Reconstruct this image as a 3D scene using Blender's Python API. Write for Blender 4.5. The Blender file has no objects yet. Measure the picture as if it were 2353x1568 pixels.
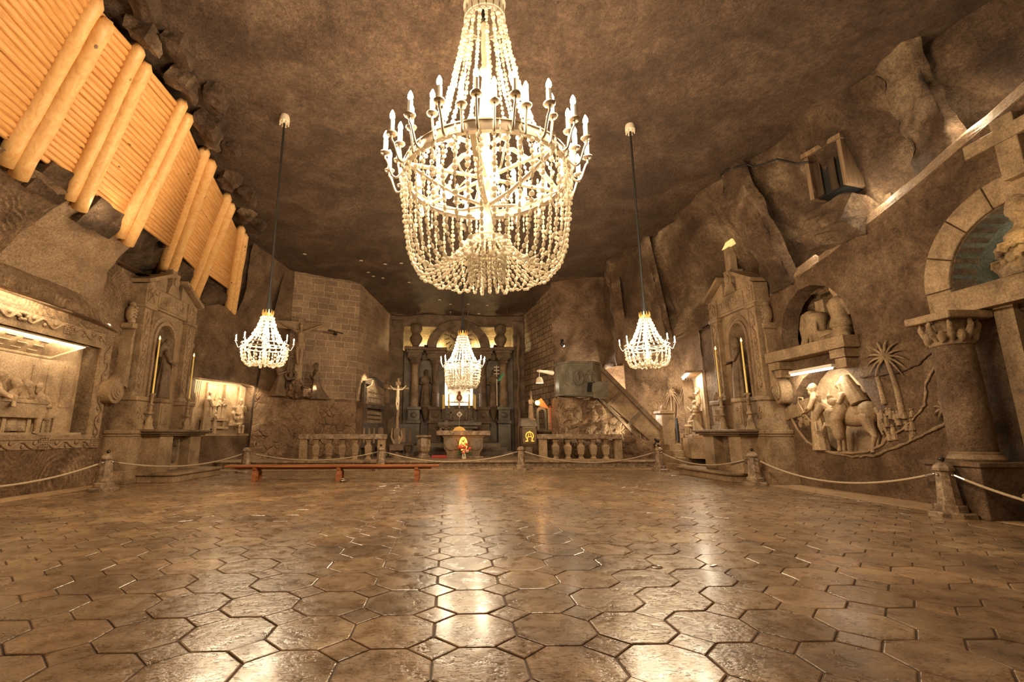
import bpy, bmesh, math, random
from mathutils import Vector, Matrix, noise
from math import sin, cos, pi, radians, sqrt, atan2
random.seed(7)
sc = bpy.context.scene
col = sc.collection
# ------------------------------------------------------------------ camera
HC = 1.4
PXC, PYC, FPX = 1070.0, 784.0, 1069.0
YAW = math.atan2(PXC - 1029, math.hypot(FPX, 214)); PIT = math.atan2(214, FPX)
FW = Vector((sin(YAW)*cos(PIT), cos(YAW)*cos(PIT), sin(PIT)))
RT = Vector((cos(YAW), -sin(YAW), 0)); UP = RT.cross(FW)
CAMP = Vector((0, 0, HC))
cam_d = bpy.data.cameras.new('camera'); cam = bpy.data.objects.new('camera', cam_d); col.objects.link(cam)
cam_d.sensor_width = 36; cam_d.sensor_fit = 'HORIZONTAL'; cam_d.lens = FPX/2353*36
cam_d.shift_x = (1176.5 - PXC)/2353; cam_d.shift_y = 0
cam_d.clip_start = .05; cam_d.clip_end = 200
M3 = Matrix((RT, UP, -FW)).transposed()
cam.matrix_world = Matrix.Translation(CAMP) @ M3.to_4x4()
sc.camera = cam
def ray(x, y): return FW + RT*((x-PXC)/FPX) + UP*((PYC-y)/FPX)
def atX(x, y, X): d = ray(x, y); return CAMP + d*(X/d.x)
def atY(x, y, Y): d = ray(x, y); return CAMP + d*(Y/d.y)
def atZ(x, y, z=0.0): d = ray(x, y); return CAMP + d*((z-HC)/d.z)

# ------------------------------------------------------------------ properties
def tag(o, label=None, cat=None, group=None, kind=None):
    if label: o['label'] = label
    if cat: o['category'] = cat
    if group: o['group'] = group
    if kind: o['kind'] = kind
    return o
def empty(name, label, cat, loc=(0, 0, 0), rz=0.0, group=None, scale=1.0):
    o = bpy.data.objects.new(name, None); col.objects.link(o)
    o.empty_display_size = .1
    o.location = loc; o.rotation_euler = (0, 0, rz); o.scale = (scale,)*3
    return tag(o, label, cat, group)
def copy_tree(o, parent=None):
    c = o.copy(); col.objects.link(c); c.parent = parent
    for ch in o.children: copy_tree(ch, c)
    return c

# ------------------------------------------------------------------ mesh builder
class MB:
    def __init__(s): s.v = []; s.f = []; s.m = []; s.mi = 0; s.uv = None
    def add(s, vs, fs):
        b = len(s.v); s.v.extend([tuple(v) for v in vs])
        for f in fs: s.f.append(tuple(b+i for i in f)); s.m.append(s.mi)
    def box(s, c, d, rz=0, ry=0, rx=0, taper=1.0):
        x, y, z = d[0]/2, d[1]/2, d[2]/2
        R = Matrix.Rotation(rz, 3, 'Z') @ Matrix.Rotation(ry, 3, 'Y') @ Matrix.Rotation(rx, 3, 'X')
        vs = []
        for k, t in ((-z, 1), (z, taper)):
            for a, b in ((-x, -y), (x, -y), (x, y), (-x, y)): vs.append(Vector(c) + R @ Vector((a*t, b*t, k)))
        s.add(vs, [(3, 2, 1, 0), (4, 5, 6, 7), (0, 1, 5, 4), (1, 2, 6, 5), (2, 3, 7, 6), (3, 0, 4, 7)]); return s
    def bx(s, x0, x1, y0, y1, z0, z1, b=0.0):
        """box from limits, optional chamfer b"""
        if b <= 0: return s.box(((x0+x1)/2, (y0+y1)/2, (z0+z1)/2), (x1-x0, y1-y0, z1-z0))
        vs = []; fs = []
        R = [(x0+b, y0), (x1-b, y0), (x1, y0+b), (x1, y1-b), (x1-b, y1), (x0+b, y1), (x0, y1-b), (x0, y0+b)]
        cx, cy = (x0+x1)/2, (y0+y1)/2
        def ring(z, ins): return [(px + (ins if px < cx else -ins), py + (ins if py < cy else -ins), z) for px, py in R]
        for z, i in ((z0, b), (z0+b, 0), (z1-b, 0), (z1, b)): vs += ring(z, i)
        for k in range(3):
            for i in range(8): j = (i+1) % 8; fs.append((k*8+i, k*8+j, k*8+8+j, k*8+8+i))
        fs.append(tuple(range(7, -1, -1))); fs.append(tuple(range(24, 32)))
        s.add(vs, fs); return s
    def prism(s, pts, y0, y1, ins=0.0):
        """polygon in local xz (counter clockwise seen from the front, -Y), extruded from y0 (front) to y1"""
        n = len(pts)
        vs = [(p[0], y0, p[1]) for p in pts] + [(p[0], y1, p[1]) for p in pts]
        fs = [tuple(range(n)), tuple(range(2*n-1, n-1, -1))]
        for i in range(n): j = (i+1) % n; fs.append((i, i+n, j+n, j))
        s.add(vs, fs); return s
    def lathe(s, prof, c=(0, 0, 0), n=16, axis='Z', cap=True, sq=None, rot=0.0):
        """prof: list of (r, h)"""
        vs = []; fs = []
        for r, h in prof:
            for i in range(n):
                a = 2*pi*i/n + rot
                x, y = r*cos(a), r*sin(a)
                if sq: k = 1/max(abs(cos(a)), abs(sin(a))); x, y = x*k**sq, y*k**sq
                if axis == 'Z': vs.append((c[0]+x, c[1]+y, c[2]+h))
                elif axis == 'Y': vs.append((c[0]+x, c[1]+h, c[2]-y))
                else: vs.append((c[0]+h, c[1]+x, c[2]+y))
        m = len(prof)
        for k in range(m-1):
            for i in range(n): j = (i+1) % n; fs.append((k*n+i, k*n+j, k*n+n+j, k*n+n+i))
        if cap: fs.append(tuple(range(n-1, -1, -1))); fs.append(tuple(range((m-1)*n, m*n)))
        s.add(vs, fs); return s
    def ell(s, c, r, n=10, m=6, R=None):
        """ellipsoid"""
        if isinstance(r, (int, float)): r = (r, r, r)
        vs = []; fs = []
        c = Vector(c)
        for k in range(m+1):
            t = pi*k/m
            for i in range(n):
                a = 2*pi*i/n
                p = Vector((r[0]*sin(t)*cos(a), r[1]*sin(t)*sin(a), -r[2]*cos(t)))
                if k in (0, m): p = Vector((0, 0, -r[2]*cos(t)))
                if R is not None: p = R @ p
                vs.append(c + p)
        for k in range(m):
            for i in range(n):
                j = (i+1) % n
                if k == 0: fs.append((0, n+j, n+i))
                elif k == m-1: fs.append((k*n+i, k*n+j, m*n))
                else: fs.append((k*n+i, k*n+j, k*n+n+j, k*n+n+i))
        s.add(vs, fs); return s
    def tube(s, pts, r, n=8, cap=True, flat=None, twist=None):
        """tube along points; r number or list; flat=(a,b) elliptical section"""
        P = [Vector(p) for p in pts]; m = len(P)
        rr = r if isinstance(r, (list, tuple)) else [r]*m
        vs = []; fs = []
        T0 = (P[1]-P[0]).normalized()
        N = T0.orthogonal().normalized()
        if abs(T0.z) < .9: N = (Vector((0, 0, 1)) - T0*T0.z).normalized()
        L = 0
        for k in range(m):
            T = (P[min(k+1, m-1)] - P[max(k-1, 0)])
            if T.length < 1e-9: T = T0.copy()
            T.normalize()
            N = (N - T*N.dot(T))
            if N.length < 1e-6: N = T.orthogonal()
            N.normalize(); B = T.cross(N)
            if k: L += (P[k]-P[k-1]).length
            for i in range(n):
                a = 2*pi*i/n
                R = rr[k]
                if twist: R = R*(1 + .16*cos(twist[0]*a - twist[1]*L))
                fa, fb = flat if flat else (1, 1)
                vs.append(P[k] + N*(R*cos(a)*fa) + B*(R*sin(a)*fb))
        for k in range(m-1):
            for i in range(n): j = (i+1) % n; fs.append((k*n+i, k*n+j, k*n+n+j, k*n+n+i))
        if cap: fs.append(tuple(range(n-1, -1, -1))); fs.append(tuple(range((m-1)*n, m*n)))
        s.add(vs, fs); return s
    def limb(s, pts, radii, n=8):
        s.tube(pts, radii, n)
        for p, r in zip(pts, radii): s.ell(p, r*1.02, 8, 5)
        return s
    def xf(s, M, start=0):
        for i in range(start, len(s.v)): s.v[i] = tuple(M @ Vector(s.v[i]))
        return s
    def build(s, name, mat, parent=None, smooth=False, loc=None, rz=0.0, voxel=None, bevel=None, sub=0, sc3=None):
        me = bpy.data.meshes.new(name)
        me.from_pydata(s.v, [], s.f)
        mats = mat if isinstance(mat, (list, tuple)) else [mat]
        for m_ in mats: me.materials.append(m_)
        if len(mats) > 1: me.polygons.foreach_set('material_index', s.m)
        if smooth is True or voxel: me.polygons.foreach_set('use_smooth', [True]*len(me.polygons))
        me.update()
        o = bpy.data.objects.new(name, me); col.objects.link(o)
        if parent: o.parent = parent
        if loc is not None: o.location = loc
        if rz: o.rotation_euler = (0, 0, rz)
        if sc3: o.scale = sc3
        if smooth == 'auto': shade_auto(me)
        if voxel:
            md = o.modifiers.new('union', 'REMESH'); md.mode = 'VOXEL'; md.voxel_size = voxel; md.use_smooth_shade = True
            md = o.modifiers.new('soften', 'SMOOTH'); md.factor = .5; md.iterations = 1
        if bevel:
            md = o.modifiers.new('edges', 'BEVEL'); md.width = bevel; md.segments = 2; md.limit_method = 'ANGLE'; md.angle_limit = radians(40)
        if sub:
            md = o.modifiers.new('smooth', 'SUBSURF'); md.levels = sub; md.render_levels = sub
        return o
def shade_auto(me, ang=40):
    me.polygons.foreach_set('use_smooth', [True]*len(me.polygons))
    bm = bmesh.new(); bm.from_mesh(me)
    bmesh.ops.recalc_face_normals(bm, faces=bm.faces)
    ca = radians(ang)
    for e in bm.edges:
        if len(e.link_faces) == 2:
            try: e.smooth = e.calc_face_angle() < ca
            except Exception: e.smooth = False
        else: e.smooth = False
    bm.to_mesh(me); bm.free()

def plate(outer, holes=(), depth=.3, res=1):
    """flat slab in local xz with holes; front at y=0, back at y=depth. returns MB"""
    cu = bpy.data.curves.new('tmp', 'CURVE'); cu.dimensions = '2D'; cu.fill_mode = 'BOTH'; cu.extrude = depth/2
    for poly in [outer]+list(holes):
        sp = cu.splines.new('POLY'); sp.points.add(len(poly)-1)
        for i, p in enumerate(poly): sp.points[i].co = (p[0], p[1], 0, 1)
        sp.use_cyclic_u = True
    ob = bpy.data.objects.new('tmp', cu)
    me = ob.to_mesh()
    mb = MB()
    # curve xy -> local xz, curve z -> local y
    mb.add([(v.co.x, -v.co.z + depth/2, v.co.y) for v in me.vertices], [tuple(p.vertices) for p in me.polygons])
    ob.to_mesh_clear(); bpy.data.objects.remove(ob); bpy.data.curves.remove(cu)
    return mb
def arc(cx, cz, r, a0, a1, n=16, rz=None):
    rz = rz or r
    return [(cx + r*cos(radians(a0+(a1-a0)*i/n)), cz + rz*sin(radians(a0+(a1-a0)*i/n))) for i in range(n+1)]
def archpoly(cx, w, z0, zs, n=14):
    """arched opening: half width w, from z0, spring zs"""
    return [(cx-w, z0), (cx+w, z0)] + arc(cx, zs, w, 0, 180, n)

def roughen(o, amp=.05, scale=1.0, lvl=0, seed=0.0):
    """push a mesh's vertices about with noise (real relief)"""
    me = o.data
    bm = bmesh.new(); bm.from_mesh(me)
    if lvl: bmesh.ops.subdivide_edges(bm, edges=bm.edges, cuts=lvl, use_grid_fill=True)
    bm.normal_update()
    for v in bm.verts:
        p = v.co*scale + Vector((seed, seed*2, 0))
        v.co += v.normal*(amp*(noise.noise(p) + .5*noise.noise(p*2.3)))
    bm.to_mesh(me); bm.free(); me.update()
    return o

def loft(rows, nu, nv, amp=0.0, scale=.6, seed=0.0, keep=None, ridged=0.0):
    """rows: list of equal-length lists of control points -> MB grid with noise"""
    R = len(rows); C = len(rows[0])
    G = []
    for i in range((R-1)*nu+1):
        a = min(i//nu, R-2); t = i/nu - a
        line = []
        for j in range((C-1)*nv+1):
            b = min(j//nv, C-2); u = j/nv - b
            p = (Vector(rows[a][b])*(1-t)*(1-u) + Vector(rows[a+1][b])*t*(1-u) + Vector(rows[a][b+1])*(1-t)*u + Vector(rows[a+1][b+1])*t*u)
            line.append(p)
        G.append(line)
    H_, W_ = len(G), len(G[0])
    out = []
    for i in range(H_):
        for j in range(W_):
            p = G[i][j]
            du = G[min(i+1, H_-1)][j] - G[max(i-1, 0)][j]; dv = G[i][min(j+1, W_-1)] - G[i][max(j-1, 0)]
            n_ = du.cross(dv)
            if n_.length > 1e-9: n_.normalize()
            q = p*scale + Vector((seed, 0, seed))
            k = noise.noise(q) + .5*noise.noise(q*2.1) + .25*noise.noise(q*4.3)
            if ridged: k += ridged*(abs(noise.noise(q*1.3 + Vector((9, 9, 9))))*2 - .5)
            out.append(p + n_*(amp*k))
    mb = MB()
    mb.add(out, [(i*W_+j, i*W_+j+1, (i+1)*W_+j+1, (i+1)*W_+j) for i in range(H_-1) for j in range(W_-1)])
    return mb

# ------------------------------------------------------------------ materials
MAT = {}
def mat_new(name):
    m = bpy.data.materials.new(name); m.use_nodes = True
    nt = m.node_tree; b = nt.nodes['Principled BSDF']
    MAT[name] = m
    return m, nt, b
def simple(name, c, rough=.6, metal=0.0, emit=None, es=0.0, spec=None, trans=0.0, sss=0.0):
    m, nt, b = mat_new(name)
    b.inputs['Base Color'].default_value = (*c, 1); b.inputs['Roughness'].default_value = rough
    b.inputs['Metallic'].default_value = metal
    if spec is not None: b.inputs['Specular IOR Level'].default_value = spec
    if trans: b.inputs['Transmission Weight'].default_value = trans
    if sss:
        b.inputs['Subsurface Weight'].default_value = sss; b.inputs['Subsurface Radius'].default_value = (.06, .04, .02)
    if emit:
        b.inputs['Emission Color'].default_value = (*emit, 1); b.inputs['Emission Strength'].default_value = es
        m.cycles.emission_sampling = 'NONE'
    return m
def N(nt, t, **kw):
    n = nt.nodes.new(t)
    for k, v in kw.items():
        if k in n.inputs.keys(): n.inputs[k].default_value = v
        else: setattr(n, k, v)
    return n
def ramp(nt, fac, stops):
    r = nt.nodes.new('ShaderNodeValToRGB'); e = r.color_ramp.elements
    while len(e) < len(stops): e.new(.5)
    for i, (p, c) in enumerate(stops): e[i].position = p; e[i].color = (*c, 1) if len(c) == 3 else c
    nt.links.new(fac, r.inputs[0]); return r.outputs[0]
def mixc(nt, f, a, b, mode='MIX'):
    n = nt.nodes.new('ShaderNodeMix'); n.data_type = 'RGBA'; n.blend_type = mode
    if isinstance(f, (int, float)): n.inputs[0].default_value = f
    else: nt.links.new(f, n.inputs[0])
    for k, v in ((6, a), (7, b)):
        if isinstance(v, tuple): n.inputs[k].default_value = (*v, 1)
        else: nt.links.new(v, n.inputs[k])
    return n.outputs[2]
def math_(nt, op, a, b=0.0):
    n = nt.nodes.new('ShaderNodeMath'); n.operation = op
    for k, v in ((0, a), (1, b)):
        if isinstance(v, (int, float)): n.inputs[k].default_value = v
        else: nt.links.new(v, n.inputs[k])
    return n.outputs[0]
def gcoord(nt, scale=(1, 1, 1), rot=(0, 0, 0), kind='pos', loc=(0, 0, 0)):
    if kind == 'pos': s = nt.nodes.new('ShaderNodeNewGeometry').outputs['Position']
    elif kind == 'uv': s = nt.nodes.new('ShaderNodeTexCoord').outputs['UV']
    else: s = nt.nodes.new('ShaderNodeTexCoord').outputs['Object']
    mp = nt.nodes.new('ShaderNodeMapping'); mp.inputs['Scale'].default_value = scale; mp.inputs['Rotation'].default_value = rot
    mp.inputs['Location'].default_value = loc
    nt.links.new(s, mp.inputs[0]); return mp.outputs[0]
def noise_(nt, co, scale, detail=4, rough=.55, dist=0.0):
    n = N(nt, 'ShaderNodeTexNoise', Scale=scale, Detail=detail, Roughness=rough, Distortion=dist)
    nt.links.new(co, n.inputs['Vector']); return n.outputs['Fac']
def bump(nt, b, h, strength, dist, prev=None):
    n = N(nt, 'ShaderNodeBump', Strength=strength, Distance=dist)
    nt.links.new(h, n.inputs['Height'])
    if prev: nt.links.new(prev, n.inputs['Normal'])
    nt.links.new(n.outputs[0], b.inputs['Normal']); return n.outputs[0]

def rock(name, dark, mid, light, scale=.8, bstr=.8, bdist=.06, fine=14.0, glint=.4, rough=.62, chisel=0.0, kind='pos', stretch=(1, 1, 1), cells=0.0):
    warm = lambda c: (min(1, c[0]*1.04), c[1]*.985, c[2]*.92)
    if name not in ('rock_green', 'rock_glass', 'rock_altar'): dark, mid, light = warm(dark), warm(mid), warm(light)
    m, nt, b = mat_new(name)
    co = gcoord(nt, stretch, kind=kind)
    n1 = noise_(nt, co, scale, 6, .6, .6)
    n2 = noise_(nt, co, fine, 5, .65)
    c = ramp(nt, n1, [(.34, dark), (.5, mid), (.68, light)])
    c = mixc(nt, .75, c, ramp(nt, n2, [(.3, (.45, .45, .45)), (.55, (1, 1, 1)), (.75, (1.35, 1.3, 1.2))]), 'MULTIPLY')
    n5 = noise_(nt, co, fine*2.6, 8, .8)
    c = mixc(nt, .8, c, ramp(nt, n5, [(.36, (.42, .38, .35)), (.5, (1, 1, 1)), (.66, (1.55, 1.45, 1.3))]), 'MULTIPLY')
    # salt glints painted into the base colour as pale dots
    v = N(nt, 'ShaderNodeTexVoronoi', Scale=9.0); nt.links.new(co, v.inputs['Vector'])
    g = ramp(nt, v.outputs['Distance'], [(.0, (1, 1, 1)), (.09, (0, 0, 0))])
    c = mixc(nt, math_(nt, 'MULTIPLY', g, glint), c, tuple(min(1, x*2.6) for x in light))
    nt.links.new(c, b.inputs['Base Color'])
    b.inputs['Roughness'].default_value = rough
    b.inputs['Specular IOR Level'].default_value = .35
    n3 = noise_(nt, co, fine*.35, 8, .78, .5)
    h = math_(nt, 'ADD', math_(nt, 'MULTIPLY', n3, 1.0), math_(nt, 'MULTIPLY', n2, .35))
    if chisel:
        # arcs of tool marks: rings about scattered centres
        v2 = N(nt, 'ShaderNodeTexVoronoi', Scale=.8); nt.links.new(co, v2.inputs['Vector'])
        w = math_(nt, 'MULTIPLY', math_(nt, 'SINE', math_(nt, 'ADD', math_(nt, 'MULTIPLY', v2.outputs['Distance'], 95.0), math_(nt, 'MULTIPLY', n3, 14.0))), ramp(nt, noise_(nt, co, 5.0, 3), [(.35, (0,0,0)), (.65, (1,1,1))]))
        h = math_(nt, 'ADD', h, math_(nt, 'MULTIPLY', w, chisel))
    if cells:
        v3 = N(nt, 'ShaderNodeTexVoronoi', Scale=cells); v3.feature = 'DISTANCE_TO_EDGE'; nt.links.new(co, v3.inputs['Vector'])
        e = ramp(nt, v3.outputs['Distance'], [(0, (0, 0, 0)), (.12, (1, 1, 1))])
        h = math_(nt, 'ADD', h, math_(nt, 'MULTIPLY', math_(nt, 'MULTIPLY', e, ramp(nt, noise_(nt, co, .9, 3), [(.42, (0,0,0)), (.6, (1,1,1))])), .8))
    bump(nt, b, h, bstr, bdist)
    return m
K = 1.0
rock('rock_wall', (.15, .092, .054), (.27, .175, .105), (.43, .30, .19), .9, 1.0, .17)
rock('rock_upper', (.10, .062, .038), (.21, .135, .08), (.56, .42, .27), .55, 1.0, .22, 10)
rock('rock_chisel', (.15, .095, .052), (.29, .19, .11), (.44, .31, .19), .8, 1.0, .13, 11, .5, chisel=.06)
rock('rock_smooth', (.30, .20, .12), (.40, .28, .175), (.48, .35, .23), .9, .9, .07, 18, .3)
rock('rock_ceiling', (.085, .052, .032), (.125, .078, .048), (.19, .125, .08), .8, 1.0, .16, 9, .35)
rock('rock_pale', (.36, .24, .14), (.55, .40, .25), (.68, .52, .34), 1.2, 1.0, .15, 16, .3)
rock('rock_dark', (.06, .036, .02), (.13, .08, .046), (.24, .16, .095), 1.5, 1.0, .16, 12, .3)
rock('rock_rubble', (.20, .125, .072), (.34, .22, .13), (.48, .34, .21), 1.2, 1.0, .16, 12, .3, cells=2.6)
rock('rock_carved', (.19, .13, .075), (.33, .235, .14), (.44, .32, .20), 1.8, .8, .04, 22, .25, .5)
rock('rock_carved_dark', (.10, .066, .04), (.17, .118, .072), (.26, .185, .115), 1.8, .7, .035, 22, .2, .5)  # carved stone in a darker tone
rock('rock_altar', (.10, .075, .05), (.165, .125, .085), (.25, .19, .13), 1.6, .4, .02, 22, .2, .45)
rock('rock_speckle', (.13, .09, .058), (.25, .18, .12), (.42, .32, .22), 7.0, .5, .01, 30, .5, .38)
rock('rock_relief', (.28, .20, .125), (.40, .295, .185), (.52, .39, .25), 1.8, .5, .025, 26, .2, .5)
rock('rock_green', (.09, .075, .05), (.16, .135, .095), (.26, .22, .16), 1.4, .3, .015, 20, .2, .42)
rock('rock_glass', (.20, .27, .22), (.30, .38, .31), (.45, .52, .44), 3, .3, .015, 20, .2, .3)

def brick(name, b1, b2, mortar, bw=.62, bh=.30, mw=.014, bstr=1.0, kind='uv'):
    m, nt, b = mat_new(name)
    co = gcoord(nt, kind=kind)
    b1, b2, mortar = [(c[0]*1.04, c[1]*.985, c[2]*.93) for c in (b1, b2, mortar)]
    ad = nt.nodes.new('ShaderNodeVectorMath'); ad.operation = 'MULTIPLY_ADD'
    nn = N(nt, 'ShaderNodeTexNoise', Scale=1.3, Detail=3.0); nt.links.new(co, nn.inputs['Vector'])
    nt.links.new(nn.outputs['Color'], ad.inputs[0]); ad.inputs[1].default_value = (.09, .09, 0); nt.links.new(co, ad.inputs[2])
    t = nt.nodes.new('ShaderNodeTexBrick')
    t.inputs['Scale'].default_value = 1; t.inputs['Brick Width'].default_value = bw; t.inputs['Row Height'].default_value = bh
    t.inputs['Mortar Size'].default_value = mw; t.inputs['Mortar Smooth'].default_value = .3
    t.inputs['Color1'].default_value = (*b1, 1); t.inputs['Color2'].default_value = (*b2, 1); t.inputs['Mortar'].default_value = (*mortar, 1)
    t.inputs['Bias'].default_value = 0.0; t.squash = .72; t.squash_frequency = 3; t.offset_frequency = 2
    nt.links.new(ad.outputs[0], t.inputs['Vector'])
    n2 = noise_(nt, co, 9, 6, .65)
    n4 = noise_(nt, co, .7, 4, .6)
    c = mixc(nt, .8, t.outputs['Color'], ramp(nt, n2, [(.3, (.5, .5, .5)), (.55, (1, 1, 1)), (.75, (1.4, 1.35, 1.3))]), 'MULTIPLY')
    c = mixc(nt, .6, c, ramp(nt, n4, [(.35, (.6, .58, .55)), (.65, (1.25, 1.2, 1.1))]), 'MULTIPLY')
    nt.links.new(c, b.inputs['Base Color']); b.inputs['Roughness'].default_value = .65
    h = math_(nt, 'SUBTRACT', math_(nt, 'MULTIPLY', n2, .7), t.outputs['Fac'])
    bump(nt, b, h, bstr, .07)
    return m
brick('brick_pale_mortar', (.23, .155, .098), (.36, .25, .155), (.60, .45, .28), .66, .32, .016)
brick('brick_side', (.24, .16, .10), (.38, .26, .16), (.46, .33, .21), .55, .32, .02)
brick('brick_dark_mortar', (.26, .18, .11), (.37, .26, .16), (.07, .045, .03), .6, .33, .02)
brick('brick_back', (.25, .19, .11), (.38, .29, .17), (.50, .38, .22), .75, .38, .018)

def wood(name, c1, c2, c3, axis='Y', rough=.45, scale=1.0, knots=True, kind='pos', gloss=.4):
    m, nt, b = mat_new(name)
    st = {'Y': (7, .5, 7), 'Z': (7, 7, .5), 'X': (.5, 7, 7)}[axis]
    co = gcoord(nt, tuple(x*scale for x in st), kind=kind)
    n1 = noise_(nt, co, 1.6, 4, .6, 1.2)
    c = ramp(nt, n1, [(.3, c1), (.5, c2), (.72, c3)])
    if knots:
        co2 = gcoord(nt, tuple(x*scale for x in {'Y': (3.2, 1.5, 3.2), 'Z': (3.2, 3.2, 1.5), 'X': (1.5, 3.2, 3.2)}[axis]), kind=kind)
        v = N(nt, 'ShaderNodeTexVoronoi', Scale=1.1); nt.links.new(co2, v.inputs['Vector'])
        k = ramp(nt, v.outputs['Distance'], [(0, (1, 1, 1)), (.06, (1, 1, 1)), (.10, (0, 0, 0))])
        c = mixc(nt, k, c, tuple(x*.3 for x in c1))
    nt.links.new(c, b.inputs['Base Color']); b.inputs['Roughness'].default_value = rough
    b.inputs['Specular IOR Level'].default_value = gloss
    bump(nt, b, n1, .15, .01)
    return m
wood('pine', (.58, .27, .08), (.70, .36, .12), (.80, .45, .17), 'Y')
wood('pine_log', (.64, .33, .11), (.75, .42, .155), (.84, .53, .22), 'Z', scale=.7)
wood('bench_wood', (.17, .05, .018), (.30, .10, .035), (.42, .17, .06), 'X', .3, 1.0)
wood('dark_wood', (.03, .018, .01), (.05, .03, .017), (.08, .05, .028), 'Z', .4, 1.0, False)
wood('old_timber', (.13, .075, .04), (.21, .13, .07), (.32, .20, .11), 'Z', .7, 1.0, False)

# floor tiles: each tile carries its own random tone in the colour attribute
def tile_mat():
    m, nt, b = mat_new('floor_tile')
    co = gcoord(nt)
    at = nt.nodes.new('ShaderNodeVertexColor'); at.layer_name = 'tone'
    n1 = noise_(nt, co, 1.1, 5, .6, .5); n2 = noise_(nt, gcoord(nt, (1.0, 2.2, 1)), 22, 8, .75, .8); n3 = noise_(nt, co, 5, 5, .65)
    c = ramp(nt, n1, [(.3, (.13, .078, .040)), (.5, (.26, .163, .083)), (.7, (.39, .26, .142))])
    c = mixc(nt, .7, c, at.outputs['Color'], 'MULTIPLY')
    c = mixc(nt, .65, c, ramp(nt, n3, [(.35, (.55, .5, .48)), (.6, (1.15, 1.12, 1.1))]), 'MULTIPLY')
    pit = ramp(nt, n2, [(.36, (.12,)*3), (.45, (1, 1, 1))])
    c = mixc(nt, .6, c, pit, 'MULTIPLY')
    nt.links.new(c, b.inputs['Base Color'])
    r = ramp(nt, n3, [(.3, (.17,)*3), (.7, (.46,)*3)])
    nt.links.new(r, b.inputs['Roughness'])
    b.inputs['Specular IOR Level'].default_value = .75
    b.inputs['Coat Weight'].default_value = .25; b.inputs['Coat Roughness'].default_value = .18
    h = math_(nt, 'ADD', math_(nt, 'MULTIPLY', pit, .25), math_(nt, 'MULTIPLY', n3, 1.0))
    bump(nt, b, h, .7, .02)
    return m
tile_mat()
rock('grout', (.055, .033, .02), (.09, .056, .034), (.14, .09, .055), 4, .4, .01, 30, .1, .6)
rock('border_stone', (.34, .235, .14), (.43, .30, .185), (.50, .36, .23), 1.5, .5, .015, 20, .1, .5)

simple('crystal', (.92, .85, .72), .25, sss=.0, spec=.7)
def crystal():
    m = MAT['crystal']; nt = m.node_tree; b = nt.nodes['Principled BSDF']
    tr = nt.nodes.new('ShaderNodeBsdfTranslucent'); tr.inputs[0].default_value = (.95, .88, .74, 1)
    mx = nt.nodes.new('ShaderNodeMixShader'); mx.inputs[0].default_value = .45
    nt.links.new(b.outputs[0], mx.inputs[1]); nt.links.new(tr.outputs[0], mx.inputs[2])
    nt.links.new(mx.outputs[0], nt.nodes['Material Output'].inputs[0])
crystal()
simple('cream_paint', (.72, .60, .44), .4)
simple('silver_paint', (.62, .52, .40), .32, .6)
simple('gold', (.85, .52, .16), .3, .8)
simple('wax', (.80, .58, .16), .4, sss=.3)
simple('bulb', (1, .95, .85), .3, emit=(1, .86, .62), es=26)
simple('flame', (1, .6, .2), .3, emit=(1, .45, .10), es=7)
simple('sleeve', (.86, .80, .68), .5)
simple('cord_black', (.012, .010, .008), .5)
simple('rope', (.40, .30, .19), .7)
simple('steel', (.55, .48, .4), .25, 1.0)
simple('iron', (.02, .014, .01), .15, .3, spec=.8)
simple('tube_lamp', (1, 1, 1), .3, emit=(1, .93, .80), es=14)
simple('tube_housing', (.75, .68, .56), .5)
simple('radiator', (.055, .06, .065), .4, .2)
simple('painted_shade', (.008, .006, .004), .9)  # flat black that stands for the shade inside openings
simple('flower_red', (.75, .10, .04), .5)
simple('flower_pink', (.85, .40, .25), .5)
simple('leaf', (.03, .09, .03), .5)
simple('palm_green', (.12, .42, .20), .5)
simple('orange_glass', (.8, .3, .05), .3, emit=(1, .36, .05), es=2.4)
simple('lamp_orange', (1, .5, .15), .3, emit=(1, .42, .08), es=10)
simple('orange_wood', (.55, .22, .07), .5)
simple('emblem_yellow', (.9, .55, .10), .4, emit=(1, .55, .08), es=.7)
simple('ivory', (.80, .66, .46), .45)
simple('red_cloth', (.35, .03, .02), .6)
simple('green_glass', (.30, .36, .20), .2, trans=.4)
simple('lime', (.5, .6, .16), .5)
simple('frame_steel', (.55, .55, .6), .3, .7)
simple('salt_added_glow', (.9, .72, .35), .3, emit=(1, .70, .25), es=.55, trans=.3)  # lamp light on the cross arms put in as emission

# ------------------------------------------------------------------ lights
LW = (1.0, .79, .52)
def plight(name, loc, w, c=LW, r=.1, parent=None):
    d = bpy.data.lights.new(name, 'POINT'); d.energy = w; d.color = c; d.shadow_soft_size = r
    o = bpy.data.objects.new(name, d); col.objects.link(o); o.location = loc
    if parent: o.parent = parent
    return o
def alight(name, loc, dirv, w, sx, sy, c=LW, spread=pi):
    d = bpy.data.lights.new(name, 'AREA'); d.energy = w; d.color = c; d.shape = 'RECTANGLE'; d.size = sx; d.size_y = sy; d.spread = spread
    o = bpy.data.objects.new(name, d); col.objects.link(o); o.location = loc
    o.rotation_euler = Vector(dirv).to_track_quat('-Z', 'Y').to_euler(); return o
def slight(name, loc, dirv, w, ang=60, c=LW, r=.05, blend=.6):
    d = bpy.data.lights.new(name, 'SPOT'); d.energy = w; d.color = c; d.spot_size = radians(ang); d.spot_blend = blend; d.shadow_soft_size = r
    o = bpy.data.objects.new(name, d); col.objects.link(o); o.location = loc
    o.rotation_euler = Vector(dirv).to_track_quat('-Z', 'Y').to_euler(); return o
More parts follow.
